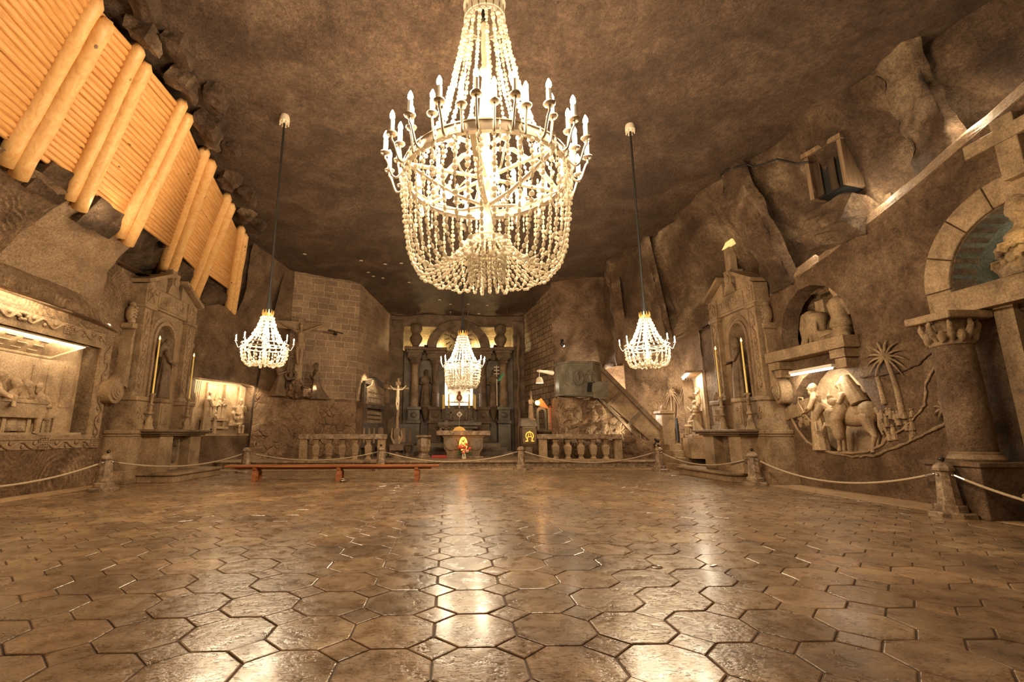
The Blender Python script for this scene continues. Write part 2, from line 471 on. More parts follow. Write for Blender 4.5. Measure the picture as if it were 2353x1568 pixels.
# ================================================================== THE HALL
def struct(o, kind='structure'): o['kind'] = kind; return o
def uvplan(o, d):
    """uv in metres: u along plan direction d, v = height"""
    me = o.data; d = Vector((d[0], d[1])).normalized()
    uv = me.uv_layers.new(name='uv')
    for p in me.polygons:
        for li in p.loop_indices:
            v = me.vertices[me.loops[li].vertex_index].co
            uv.data[li].uv = (v.x*d.x + v.y*d.y, v.z)
def onwallL(o, X=-9.9, Y=0, Z=0): o.location = (X, Y, Z); o.rotation_euler = (0, 0, pi/2); return o
def onwallR(o, X=9.9, Y=0, Z=0): o.location = (X, Y, Z); o.rotation_euler = (0, 0, -pi/2); return o

# ---- floor : octagons and squares, each tile a slightly tilted bevelled slab
def make_floor():
    W = .588; ox, oy = .205, 4.04 - .29
    vs = []; fs = []; mi = []; tones = []
    rnd = random.Random(3)
    t = .7071/1.0
    oct_ = [(.5, .2071), (.2071, .5), (-.2071, .5), (-.5, .2071), (-.5, -.2071), (-.2071, -.5), (.2071, -.5), (.5, -.2071)]
    g = .0085
    def tile(cx, cy, poly):
        n = len(poly); b = len(vs)
        tone = rnd.uniform(.62, 1.12); warm = rnd.uniform(.94, 1.05)
        sx, sy = rnd.gauss(0, .0055), rnd.gauss(0, .0055); dz = rnd.uniform(-.0015, .0015)
        for ins, z in ((g*.8, -.016), (g, -.004), (g+.008, 0.0)):
            for (px, py) in poly:
                L = math.hypot(px, py); k = (L-ins)/L
                x, y = px*k, py*k
                vs.append((cx+x, cy+y, z + dz + sx*x + sy*y))
        for r in range(2):
            for i in range(n):
                j = (i+1) % n; fs.append((b+r*n+i, b+r*n+j, b+(r+1)*n+j, b+(r+1)*n+i)); tones.append((tone, warm))
        fs.append(tuple(range(b+2*n, b+3*n))); tones.append((tone, warm))
    i0, i1 = int((-9.4-ox)/W), int((9.1-ox)/W)
    j0, j1 = -6, int((19.2-oy)/W)
    for i in range(i0, i1+1):
        for j in range(j0, j1+1):
            cx, cy = ox+i*W, oy+j*W
            tile(cx, cy, [(a*W, b_*W) for a, b_ in oct_])
            s = .2929*W
            tile(cx+W/2, cy+W/2, [(s, 0), (0, s), (-s, 0), (0, -s)])
    nt_ = len(fs)
    mb = MB(); mb.v = vs; mb.f = fs; mb.m = [0]*nt_
    mb.mi = 1; mb.box((0, 8, -.06), (26, 30, .1))
    mb.mi = 2
    mb.bx(8.95, 11.2, -2, 19.7, -.05, .004); mb.bx(-10.2, -9.25, -2, 19.9, -.05, .004); mb.bx(-9.4, 9.4, 19.15, 19.75, -.05, .004)
    o = mb.build('floor', [MAT['floor_tile'], MAT['grout'], MAT['border_stone']])
    ca = o.data.color_attributes.new('tone', 'FLOAT_COLOR', 'CORNER')
    k = 0
    for p in o.data.polygons:
        tn, w = tones[p.index] if p.index < nt_ else (1, 1)
        for li in p.loop_indices: ca.data[li].color = (tn*w, tn, tn/w, 1)
    return struct(o)
make_floor()

# ---- ceiling
cy_ = [(1, -7.2, 11.8, 9.5), (5, -7.2, 11.4, 9.5), (8.5, -7.2, 10.8, 9.48), (12, -7.6, 9.6, 9.45), (16.3, -8.7, 9.4, 9.45), (20.5, -9.6, 8.6, 9.5), (23.5, -9.2, 8.0, 9.35), (26, -5.2, 6.2, 8.95), (29.4, -4.6, 5.6, 8.55)]
rows = [[(xl+(xr-xl)*k/6, y, z + (.10 if k in (2, 3) else 0)) for k in range(7)] for y, xl, xr, z in cy_]
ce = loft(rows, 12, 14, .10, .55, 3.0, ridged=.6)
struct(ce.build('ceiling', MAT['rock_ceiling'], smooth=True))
# stone blocks left between the heads of the props, and rough pale patches
def boulder(name, c, d, rz, mat, seed, amp=.06, lvl=3, rx=0, ry=0):
    mb = MB(); mb.box((0, 0, 0), d)
    o = mb.build(name, MAT[mat]); o.location = c; o.rotation_euler = (rx, ry, rz)
    roughen(o, amp, 2.2, lvl, seed)
    return o

# ---- left wall, lower face with the opening of the long relief
botL = [(3, 5.1), (12.6, 5.1), (13.0, 5.5), (13.3, 6.35), (14.6, 6.35), (16.5, 6.6), (18.3, 6.75)]
outer = [(3, -.05), (18.3, -.05)] + botL[::-1]
w = plate(outer, [[(7.2, 1.38), (13.38, 1.38), (13.38, 3.79), (7.2, 3.79)]], .55)
struct(onwallL(w.build('wall_left', MAT['rock_chisel'])))
# overhanging band that carries the ledge
zl = lambda y: 6.95 - .036*y
def band(st_, mat, name, seed):
    rows = []
    for y, k in st_:
        z0 = 5.05
        X_ = lambda x: -9.95 + (x+9.95)*k
        rows.append([(X_(-9.93), y, z0-.1), (X_(-9.45), y, z0 + .42*(zl(y)-z0)), (X_(-8.8), y, z0 + .82*(zl(y)-z0)), (X_(-8.35), y, zl(y)), (X_(-8.7), y, zl(y)+.12), (-10.3, y, zl(y)+.1)])
    struct(loft(rows, 6, 6, .09, .8, seed).build(name, MAT[mat], smooth=True))
band([(3, 1), (6, 1), (8, 1), (9.9, 1)], 'rock_chisel', 'wall_left_band', 1.0)
band([(9.9, 1), (10.6, 1), (11.4, 1), (12.0, .95), (12.5, .7), (12.9, .30), (13.3, .0)], 'rock_smooth', 'wall_left_band_far', 1.0)
struct(loft([[(-9.6, y, z-.02), (-9.95, y, z+.06), (-11.0, y, z+.05)] for y, z in ((13.0, 6.4), (14.6, 6.4), (16.5, 6.65), (18.3, 6.8))], 5, 4, .05, 1.5, 1.0).build('wall_left_ledge', MAT['rock_smooth'], smooth=True))
# dark rock face behind the timber
# blocks of rock beneath the board panels and at their heads
bott = [(-8.5, 8.77, 6.6), (-8.5, 10.04, 6.5), (-8.5, 11.72, 6.35), (-9.75, 15.75, 7.15), (-9.8, 17.55, 6.85), (-9.55, 20.1, 6.75)]
tops = [(-6.22, 7.38, 9.45), (-6.16, 8.43, 9.45), (-6.14, 10.0, 9.45), (-6.69, 12.07, 9.45), (-7.25, 14.62, 9.45), (-7.89, 17.01, 9.45)]
post_b = [(-8.3, 6.0, 6.65)] + bott; post_t = [(-5.7, 5.0, 9.45)] + tops
rows = []
for b_, t_ in zip([Vector((-8.3, 2.5, 6.7))]+[Vector(q) for q in post_b]+[Vector((-8.9, 22.4, 6.8))], [Vector((-5.5, 1.5, 9.45))]+[Vector(q) for q in post_t]+[Vector((-8.0, 19.5, 9.6))]):
    rows.append([b_+Vector((-.95, .2, -.28)), b_.lerp(t_, .33)+Vector((-.75, .1, -.45)), b_.lerp(t_, .66)+Vector((-.68, 0, -.35)), t_+Vector((-.6, 0, .25))])
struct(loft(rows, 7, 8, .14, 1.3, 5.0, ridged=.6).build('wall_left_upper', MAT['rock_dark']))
for i in range(6):
    b0, b1 = Vector(post_b[i]), Vector(post_b[i+1]); t0, t1 = Vector(post_t[i]), Vector(post_t[i+1])
    c = b0.lerp(b1, .5).lerp(t0.lerp(t1, .5), .08); L = (b1-b0).length
    if i and i != 3: struct(boulder('wall_left_block', c + Vector((-.25, .1, 0)), (.5, L*.62, .75), 0, 'rock_dark', i*3.1, .09, 3, 0, .65))
    c = t0.lerp(t1, .6)
    struct(boulder('ceiling_block', c + Vector((.05, .15, -.12)), (.5, L*.36, .42), .15*i, 'rock_upper', i*2.3+1, .16, 4, .2, .5))
    struct(boulder('ceiling_block', t1 + Vector((.45, .15, -.05)), (.4, .75, .35), .3, 'rock_ceiling', i*1.7+4, .12, 3, .1, .3))
# far left wall turning towards the altar side
p0, p1 = Vector((-9.9, 18.3, 0)), Vector((-8.86, 22.2, 0)); dL = (p1-p0).normalized(); LL = (p1-p0).length
aL = atan2(dL.y, dL.x)
w = plate([(0, -.05), (LL, -.05), (LL, 6.75), (0, 6.75)], [[(.2, 1.33), (3.62, 1.33), (3.62, 3.50), (3.2, 3.62), (.2, 3.55)]], .5)
o = struct(w.build('wall_left_far', MAT['rock_wall'])); o.location = p0; o.rotation_euler = (0, 0, aL)
for nm, b_ in (('backing_shell_left', (-12.6, -12.3, -3, 31, -.5, 11)), ('backing_shell_right', (13.0, 13.3, -3, 31, -.5, 11)), ('backing_shell_back', (-12.6, 13.3, 30.0, 30.3, -.5, 11)), ('backing_shell_top', (-12.6, 13.3, 2.5, 31, 10.6, 10.9))):  # added dark shell outside the hall, hides the bright world behind gaps
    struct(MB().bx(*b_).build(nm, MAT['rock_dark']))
rows = [[(-9.55, 20.7, 6.7), (-9.1, 20.3, 7.8), (-8.3, 19.0, 9.7)], [(-9.0, 21.6, 6.7), (-8.7, 21.3, 7.8), (-8.1, 20.6, 9.7)], [(-8.5, 22.6, 6.6), (-8.3, 22.6, 7.8), (-7.9, 22.7, 9.7)]]
struct(loft(rows, 6, 9, .12, .9, 2.0, ridged=.5).build('wall_left_far_upper', MAT['rock_wall'], smooth=True))
struct(loft([[(-9.9, 18.3, 6.72), (-10.9, 18.5, 6.8)], [(-9.4, 20.3, 6.74), (-10.6, 20.6, 6.8)], [(-8.86, 22.3, 6.72), (-10.0, 22.6, 6.8)]], 5, 4, .03, 1.5, 1.0).build('wall_left_ledge', MAT['rock_smooth']))
# rough rock block that carries the calvary scene
a0, a1 = Vector((-8.86, 21.7, 0)), Vector((-4.35, 23.0, 0)); b0_, b1_ = Vector((-8.6, 23.4, 0)), Vector((-4.4, 24.4, 0))
rows = []
for t in (0, .12, .3, .5, .7, .88, 1):
    q = a0.lerp(a1, t); r_ = b0_.lerp(b1_, t); hh = 3.28 - .35*t
    rows.append([(q.x, q.y-.15, .2), (q.x, q.y, 1.2), (q.x, q.y+.05, 2.3), (q.x, q.y+.1, hh-.08), (q.x, q.y+.2, hh), (r_.x, r_.y, hh+.02)])
struct(loft(rows, 7, 7, .10, 1.1, 4.0, ridged=.8).build('wall_left_plinth', MAT['rock_rubble']))
struct(MB().bx(-4.45, -4.15, 23.0, 24.4, .2, 2.95, .03).build('wall_left_plinth_end', MAT['rock_wall']))
# pier of plain rock and brick walls
def brickwall(name, q0, q1, z0, zt0, zt1, mat, amp=.03, z00=None):
    q0 = Vector((*q0, 0)); q1 = Vector((*q1, 0)); rows = []
    for t in (0, .25, .5, .75, 1):
        q = q0.lerp(q1, t); zt = zt0+(zt1-zt0)*t
        rows.append([(q.x, q.y, z0+(zt-z0)*k/3) for k in range(4)])
    mb = loft(rows, 8, 10, amp, 1.4, 2.2)
    o = mb.build(name, MAT[mat], smooth=True); d = q1-q0; uvplan(o, (d.x, d.y)); return struct(o)
brickwall('wall_left_brick', (-7.75, 22.55), (-4.72, 24.0), 2.7, 9.6, 9.6, 'brick_pale_mortar')
brickwall('wall_left_brick_side', (-4.72, 24.0), (-3.3, 29.2), .2, 9.6, 8.9, 'brick_side')
rows = [[(-8.9, 21.9, 2.9), (-8.6, 21.95, 6), (-8.0, 22.1, 9.8)], [(-8.3, 22.4, 2.9), (-8.2, 22.4, 6), (-7.9, 22.5, 9.8)], [(-7.7, 22.62, 2.9), (-7.7, 22.62, 6), (-7.7, 22.62, 9.8)]]
struct(loft(rows, 5, 9, .08, 1.0, 8.0).build('wall_left_corner', MAT['rock_wall'], smooth=True))

# back wall
mb = MB(); mb.bx(-3.9, 5.1, 29.1, 29.4, .2, 9.0)
o = struct(mb.build('wall_back', MAT['brick_back'])); uvplan(o, (1, 0))
# a lintel and two plain rock jambs beside the high altar
struct(MB().bx(-3.75, -2.75, 28.3, 29.1, .2, 8.4, .05).build('wall_back_jamb', MAT['rock_carved_dark']))
struct(MB().bx(4.0, 4.85, 28.3, 29.1, .2, 8.4, .05).build('wall_back_jamb', MAT['rock_carved_dark']))
struct(MB().bx(-3.75, 4.85, 28.4, 29.1, 7.95, 8.8, .05).build('wall_back_lintel', MAT['rock_carved_dark']))

# right brick wall, back to front
brickwall('wall_right_brick', (5.55, 23.9), (4.5, 29.2), .2, 9.5, 8.9, 'brick_dark_mortar', .06)
# recessed rock face above the pulpit
rows = []
for (x, y) in [(5.5, 23.95), (6.3, 23.7), (7.2, 23.4), (7.9, 23.3), (8.9, 23.1)]:
    rows.append([(x, y, .2), (x, y-.05, 5.2), (x-.05, y-.2, 7.4), (x-.1, y-.5, 9.7)])
struct(loft(rows, 9, 10, .13, 1.2, 6.5, ridged=.4).build('wall_right_recess', MAT['rock_wall'], smooth=True))
# upper right wall
st = [(2, 10.9, 7.7, 11.0), (5, 10.6, 7.45, 10.7), (6.7, 10.5, 7.2, 10.35), (8.7, 10.45, 6.6, 9.45), (11.2, 10.4, 6.0, 8.95), (13.6, 10.25, 5.6, 8.5), (16.3, 9.6, 5.4, 8.5), (18.8, 8.7, 5.0, 8.1), (20.5, 7.95, 4.7, 7.7), (21.2, 7.9, 4.6, 7.75), (23.6, 8.0, 4.6, 8.0)]
rows = []
for y, xb, zb_, xt in st:
    rows.append([(xb, y, zb_-.05), (xb+.02, y, zb_+(9.6-zb_)*.3), (xb*.5+xt*.5+.15, y, zb_+(9.6-zb_)*.65), (xt, y, 9.75)])
struct(loft(rows, 8, 10, .32, .55, 9.0, ridged=.9).build('wall_right_upper', MAT['rock_upper'], smooth=True))
# rock ribs standing out of the upper right wall
def rib(y, dy, z0, z1, x0, x1, seed, mat='rock_wall', amp=.12, dx=.7):
    rows = []
    for a, off in ((-.5, .0), (-.42, -dx), (.42, -dx*.9), (.5, .0)):
        rows.append([(x0+off, y+a*dy, z0), ((x0*2+x1)/3+off, y+a*dy, z0+(z1-z0)/3), ((x0+x1*2)/3+off, y+a*dy*.95, z0+(z1-z0)*2/3), (x1+off*.8, y+a*dy*.9, z1)])
    struct(loft(rows, 6, 9, amp, 1.3, seed, ridged=.5).build('wall_right_rib', MAT[mat], smooth=True))
rib(8.4, 1.0, 6.4, 9.6, 10.5, 9.7, 1.1, 'rock_upper', .16, dx=.2)
rib(12.9, 1.2, 5.6, 9.6, 10.1, 8.8, 3.3, 'rock_upper', .2, dx=.3)
rib(18.6, 1.7, 4.9, 9.7, 8.9, 8.3, 5.3, 'rock_upper', .16, dx=.22)
rib(20.7, .7, 4.5, 9.7, 8.1, 7.9, 6.3, 'rock_wall', dx=.35)
# stone block in front of the timber hatch
struct(boulder('wall_right_block', (9.95, 10.7, 6.65), (1.0, 1.5, .9), .05, 'rock_upper', 3.3, .2, 5, .1, .5))

# lower right wall : slab with niche, relief bowl, arch and doorway openings
topR = [(-3, 8.6), (2, 7.9), (5, 7.5), (6.67, 7.17), (8.72, 6.57), (11.17, 5.97), (12.81, 5.75), (13.64, 5.5), (15, 5.45), (17.6, 5.35)]
nich = [(y, z) for y, z in ((13.1, 3.45), (13.2, 4.2), (13.0, 4.85), (12.75, 5.15), (12.3, 5.4), (11.85, 5.42), (11.3, 5.2), (10.95, 4.8), (10.75, 4.3), (10.72, 3.75))]
bowl = [(13.25, 1.95), (13.05, 1.55), (12.75, 1.2), (12.3, .98), (11.9, .93), (11.3, .95), (10.9, 1.0), (10.5, 1.15), (10.3, 1.35), (10.45, 1.9), (10.75, 2.5), (11.1, 2.95), (11.4, 3.1), (12.2, 3.1), (12.6, 2.9), (12.9, 2.6)]
archh = [(8.36, 3.72), (8.38, 4.2)] + [(7.16 + 1.22*cos(radians(a)), 4.2 + 1.22*sin(radians(a))) for a in range(10, 180, 10)] + [(5.94, 4.2), (5.94, 3.72)]
door = [(7.75, .0), (7.75, 3.5), (5.6, 3.5), (5.6, 0)]
flip = lambda P: [(-y, z) for y, z in P]
outer = flip([(-3, -.05), (17.6, -.05)] + topR[::-1])[::-1]
w = plate(outer, [flip(nich), flip(bowl), flip(archh), flip([(7.75, .02), (7.75, 3.5), (5.6, 3.5), (5.6, .02)])], .5)
struct(onwallR(w.build('wall_right', MAT['rock_wall'])))
# chiselled bright edge along the top of the lower right wall
rows = []
for y, z in topR:
    rows.append([(9.9, y, z-.04), (10.02, y, z+.30), (10.6, y, z+.34)])
struct(loft(rows, 6, 4, .04, 2.5, 2.0).build('trim_1', MAT['rock_smooth'], smooth=False))
# back faces of niche, bowl, arch
mbn = loft([[(10.85, y, 3.3), (10.9, y, 4.3), (10.7, y, 5.1), (10.35, y, 5.6)] for y in (14.6, 13.6, 12.9, 12.1, 11.3, 10.4, 9.8)], 5, 5, .22, 2.4, 3.0, ridged=.8)
struct(mbn.build('wall_right_niche', MAT['rock_rubble']))
rows = [[(10.3, y, .6), (10.42, y, 1.4), (10.45, y, 2.2), (10.36, y, 3.4)] for y in (13.5, 12.6, 11.8, 11.0, 10.1)]
struct(loft(rows, 6, 6, .05, 1.8, 3.0).build('wall_right_bowl', MAT['rock_relief'], smooth=True))
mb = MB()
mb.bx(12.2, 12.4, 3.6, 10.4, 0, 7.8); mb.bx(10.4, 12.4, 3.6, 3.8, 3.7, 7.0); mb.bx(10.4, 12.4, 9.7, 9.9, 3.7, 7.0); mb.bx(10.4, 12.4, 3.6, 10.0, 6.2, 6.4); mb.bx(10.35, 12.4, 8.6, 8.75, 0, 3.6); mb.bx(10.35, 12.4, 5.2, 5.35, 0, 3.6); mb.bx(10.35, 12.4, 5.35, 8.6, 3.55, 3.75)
struct(mb.build('wall_right_passage', MAT['rock_carved_dark']))
arcR = lambda r, a0, a1, n: [(-7.16 + r*cos(radians(a0+(a1-a0)*i/n)), 4.2 + r*sin(radians(a0+(a1-a0)*i/n))) for i in range(n+1)]
# lining of the arch in green salt, and raised voussoirs
ln = MB(); P_ = arcR(1.22, 0, 180, 20); Q_ = arcR(1.22, 0, 180, 20)
vs = [(p[0], -.0, p[1]) for p in P_] + [(q[0], 1.5, q[1]) for q in Q_]
ln.add(vs, [(i, i+1, 21+i+1, 21+i) for i in range(20)])
struct(onwallR(ln.build('wall_right_arch_lining', MAT['rock_green'], smooth=True)))
vo = MB()
for k in range(7):
    a0, a1 = 180*k/7+.5, 180*(k+1)/7-.5
    poly = arcR(1.24, a0, a1, 4) + arcR(1.72, a1, a0, 4)
    vo.prism(poly[::-1], -.06, .05)
vo.bx(-8.86, -8.40, -.06, .05, 3.62, 4.19)
struct(onwallR(vo.build('trim_2', MAT['rock_carved'], bevel=.01)))

# lower right walls behind the stair and the small steps
pl = [(9.9, 17.5), (10.5, 18.6), (10.9, 20.0), (11.1, 21.6), (10.9, 23.2), (9.9, 24.6), (8.6, 24.9), (7.4, 24.6)]
rows = [[(x, y, -.05), (x+.05, y, 1.8), (x+.02, y, 3.6), (x-.1, y, 5.7)] for x, y in pl]
struct(loft(rows, 6, 9, .07, 1.2, 5.0).build('wall_right_far', MAT['rock_chisel'], smooth=True))
rows = [[(9.9, 17.2, 5.4), (9.4, 17.0, 5.35), (9.0, 17.4, 5.2)], [(10.9, 20, 5.5), (9.6, 19.6, 5.1), (8.5, 19.3, 4.95)], [(11.0, 22.5, 5.6), (9.6, 21.6, 5.0), (8.0, 20.7, 4.65)], [(9.9, 24.8, 5.6), (9.0, 23.8, 5.0), (7.8, 23.4, 4.6)], [(7.0, 24.9, 5.6), (6.9, 24.4, 5.0), (6.8, 23.3, 4.5)]]
struct(loft(rows, 6, 5, .06, 1.2, 5.0).build('wall_right_far_soffit', MAT['rock_smooth'], smooth=True))
# small steps on the right
mb = MB()
for k, (xa, ya) in enumerate([(9.0, 17.9), (9.15, 18.6), (9.3, 19.3), (9.45, 20.0)]):
    mb.bx(xa, 11.4-.1*k, ya, 22.6, 0 if k == 0 else .24*k-.02, .24*(k+1), .01)
tag(mb.build('stone_steps', MAT['rock_carved']), 'flight of low stone steps climbing towards the radiator on the right', 'steps')

# presbytery platform with nosing
mb = MB(); mb.bx(-9.3, 8.9, 19.75, 29.2, -.02, .24); mb.bx(-9.35, 8.95, 19.66, 29.2, .24, .33, .02); mb.bx(-8.9, 8.6, 19.5, 19.75, -.02, .05)
struct(mb.build('floor_platform', MAT['rock_speckle']))
mb = MB()
for k in range(3): mb.bx(-1.7+.28*k, 3.4-.28*k, 24.4+.45*k, 29, .33+.2*k-.01, .53+.2*k, .01)
tag(mb.build('altar_steps', MAT['rock_altar']), 'wide stone steps rising behind the main altar table', 'steps')

# roof bolts
for k, (px_, py_) in enumerate([(830, 600), (885, 608), (905, 700), (909, 720), (880, 640), (858, 636), (1035, 700), (1120, 703), (1165, 707), (1200, 711), (1035, 718), (1075, 717), (1190, 726), (1155, 728), (846, 627), (1076, 700), (922, 606), (940, 650), (1100, 722), (1180, 686), (700, 585), (1010, 690)]):
    # find the ceiling height there
    z = 9.42
    p = atZ(px_, py_, 9.42)
    if p.y > 23.3:
        for it in range(12):
            yy = max(23.3, min(29, p.y)); z = 9.35 - (yy-23.5)*.135 if yy > 23.5 else 9.38
            p = atZ(px_, py_, z)
    e = empty('roof_bolt', 'small pale steel roof bolt set in the ceiling near the high altar', 'roof bolt', (p.x, p.y, p.z+.03), group='roof bolts scattered over the far ceiling')
    MB().lathe([(.07, 0), (.09, -.02), (.03, -.03)], n=10).build('plate', MAT['cream_paint'], e)
    MB().lathe([(.018, -.03), (.018, -.16 - .1*(k % 3))], n=6).build('rod', MAT['steel'], e)
# ================================================================== TIMBER ON THE LEFT
ORD = ['nearest', 'second', 'third', 'fourth', 'fifth', 'farthest']
def log_mesh(a, b, r, seed, n=14):
    rnd = random.Random(seed); mb = MB(); a = Vector(a); b = Vector(b)
    pts = []; rad = []
    for k in range(9):
        t = k/8; pts.append(a.lerp(b, t) + Vector((rnd.uniform(-.012, .012), rnd.uniform(-.012, .012), 0))); rad.append(r*(1.06-.12*t)*rnd.uniform(.985, 1.015))
    # slanted cut at the head
    pts.append(b + (b-a).normalized()*r*.8); rad.append(r*.45)
    mb.tube(pts, rad, n)
    return mb
for i in range(6):
    a, b = Vector(bott[i]), Vector(tops[i])
    dr = (b-a).normalized(); side = Vector((0.10, (.27, .265, .25, .32, .34, .31)[i], -.02))
    r = (.158, .154, .148, .182, .188, .175)[i]
    if i == 0: a = a + Vector((-.1, -.15, -.15))
    for s, nm in ((-.5, 'near'), (.5, 'far')):
        off = side*s*(1.0 if i < 4 else .85) + (Vector((-.05, 0, -.1)) if s > 0 else Vector((0, 0, 0)))
        aa = a + off - dr*(-.08 if i < 3 else .45); bb = b + off - dr*(.42 if s < 0 else .5)
        o = log_mesh((0, 0, 0), bb-aa, r, i*2+s, 16).build('timber_prop', MAT['pine_log'], smooth=True, loc=aa)
        tag(o, f'pale pine log prop, {nm} one of the {ORD[i]} pair on the left wall', 'timber prop', group='pine log props leaning on the left ledge')
def lining(i, b0, b1, t0, t1, lo, hi, n):
    rnd = random.Random(i+40)
    back = Vector((-.24, 0, -.16))
    mb = MB()
    for k in range(n):
        t = lo + (hi-lo)*(k+.5)/n
        p = Vector(b0).lerp(Vector(t0), t) + back; q = Vector(b1).lerp(Vector(t1), t) + back
        d = (q-p).normalized()
        L = (Vector(t0)-Vector(b0)).length*(hi-lo)/n
        r = L*.53
        p = p - d*.12; q = q + d*.12
        mid = p.lerp(q, .5) + Vector((rnd.uniform(-.01, .01), 0, rnd.uniform(-.01, .01)))
        mb.tube([p, mid, q], [r*rnd.uniform(.94, 1.05), r, r*rnd.uniform(.92, 1.02)], 10)
    return mb
spans = [(0, .14, .99, 25), (1, .17, .96, 25), (2, .20, .95, 25), (3, .22, .94, 24), (4, .26, .95, 24), (5, .30, .93, 24)]
for i, lo, hi, n in spans:
    o = lining(i, post_b[i], post_b[i+1], post_t[i], post_t[i+1], lo, hi, n).build('board_lining', MAT['pine'], smooth=True)
    lab = 'panel of pine boards between the wall edge and the nearest log props' if i == 0 else f'panel of narrow pine boards between the {ORD[i-1]} and {ORD[i]} log props'
    tag(o, lab, 'board panel', group='pine board panels behind the log props')
# cable on the ledge
cb = [Vector((-8.42, y, zl(y)+.10+.03*sin(y*3))) for y in (9.6, 10.0, 10.4, 10.8, 11.2, 11.5, 11.8)]
mb = MB(); mb.tube(cb, .025, 6); mb.tube([p+Vector((.05, 0, .03+.04*sin(i))) for i, p in enumerate(cb)], .018, 6)
tag(mb.build('power_cable', MAT['cord_black'], smooth=True), 'black power cable lying along the left rock ledge below the log props', 'cable')
cp = [(1655, 405), (1668, 392), (1690, 385), (1720, 378), (1732, 384), (1760, 376), (1785, 366), (1830, 376), (1860, 372)]
mb = MB(); pts = []
for (a, b) in cp:
    # follow the upper right wall, a hand's breadth off the rock
    best = None
    for it in range(60):
        X = 7.8 + it*.04; p = atX(a, b, X)
        # station surface x at this y,z
        y = p.y
        for s0, s1 in zip(st, st[1:]):
            if s0[0] <= y <= s1[0]:
                u = (y-s0[0])/(s1[0]-s0[0]); xb = s0[1]+(s1[1]-s0[1])*u; zb__ = s0[2]+(s1[2]-s0[2])*u; xt = s0[3]+(s1[3]-s0[3])*u
                f = (p.z-zb__)/(9.6-zb__); xs = xb + (xt-xb)*max(0, min(1, (f-.15)/.85))
                if best is None or abs(xs-.32-X) < best[0]: best = (abs(xs-.32-X), p)
    if best: pts.append(best[1])
mb.tube(pts, .028, 6)
tag(mb.build('wall_cable', MAT['cord_black'], smooth=True), 'dark cable looping over pale rock on the upper right wall', 'cable')

# ================================================================== CHANDELIERS
def bead_strand(path, step, r, seed, elong=1.0):
    """beads of uneven size threaded on a path (list of Vector)"""
    rnd = random.Random(seed); mb = MB()
    L = [0]
    for a, b in zip(path, path[1:]): L.append(L[-1] + (b-a).length)
    s = step*.5; k = 0
    mb.tube(path, r*.10, 4, cap=False)
    while s < L[-1]:
        i = max(j for j in range(len(L)) if L[j] <= s); i = min(i, len(path)-2)
        t = (s-L[i])/max(1e-6, L[i+1]-L[i]); p = path[i].lerp(path[i+1], t)
        d = (path[i+1]-path[i]).normalized(); Q = Vector((0, 0, 1)).rotation_difference(d).to_matrix() @ Matrix.Rotation(rnd.uniform(0, 6), 3, 'Z')
        rr = r*rnd.uniform(.75, 1.25)
        m_ = rnd.random()
        if m_ < .4: mb.ell(p, (rr*.8, rr*.8, step*.5*elong*rnd.uniform(.8, 1)), 6, 4, Q)
        elif m_ < .75:
            h = step*.36; st_ = len(mb.v)
            mb.lathe([(rr*.55, -h), (rr, -h*.5), (rr, h*.5), (rr*.55, h)], n=5)
            mb.xf(Matrix.Translation(p) @ Q.to_4x4(), st_)
        else: mb.ell(p, (rr*.8, rr*.55, rr*.8), 6, 4, Q)
        s += step; k += 1
    return mb
def candle_arm(parent, ang, r0, r1, zr, h, R, s, first=None):
    """curved arm with dish, sleeve and bulb, in radial direction ang"""
    if first is not None:
        c = copy_tree(first, parent); c.rotation_euler = (0, 0, ang); return c
    mb = MB(); w = .011*s
    pts = []
    for k in range(11):
        t = k/10; x = r0 + (r1-r0)*t; z = zr - .10*s*sin(pi*min(1, t*1.15)) + (.08*s*max(0, t-.6)/.4)
        pts.append(Vector((x, 0, z)))
    pts.append(Vector((r1, 0, zr+.13*s)))
    mb.tube(pts, w, 6)
    zt = zr+.13*s
    mb.lathe([(.012*s, -.01), (.045*s, .0), (.05*s, .012*s), (.02*s, .016*s)], (r1, 0, zt), 10)
    a = mb.build('candle_arm', MAT['silver_paint'], parent, smooth=True); a.rotation_euler = (0, 0, ang)
    MB().lathe([(.022*s, .0), (.022*s, h), (.014*s, h+.006)], (r1, 0, zt+.012*s), 8).build('candle_sleeve', MAT['sleeve'], a, smooth='auto')
    MB().lathe([(.010*s, 0), (.024*s, .03*s), (.022*s, .055*s), (.008*s, .09*s), (.001, .10*s)], (r1, 0, zt+.012*s+h), 8).build('candle_bulb', MAT['bulb'], a, smooth=True)
    return a
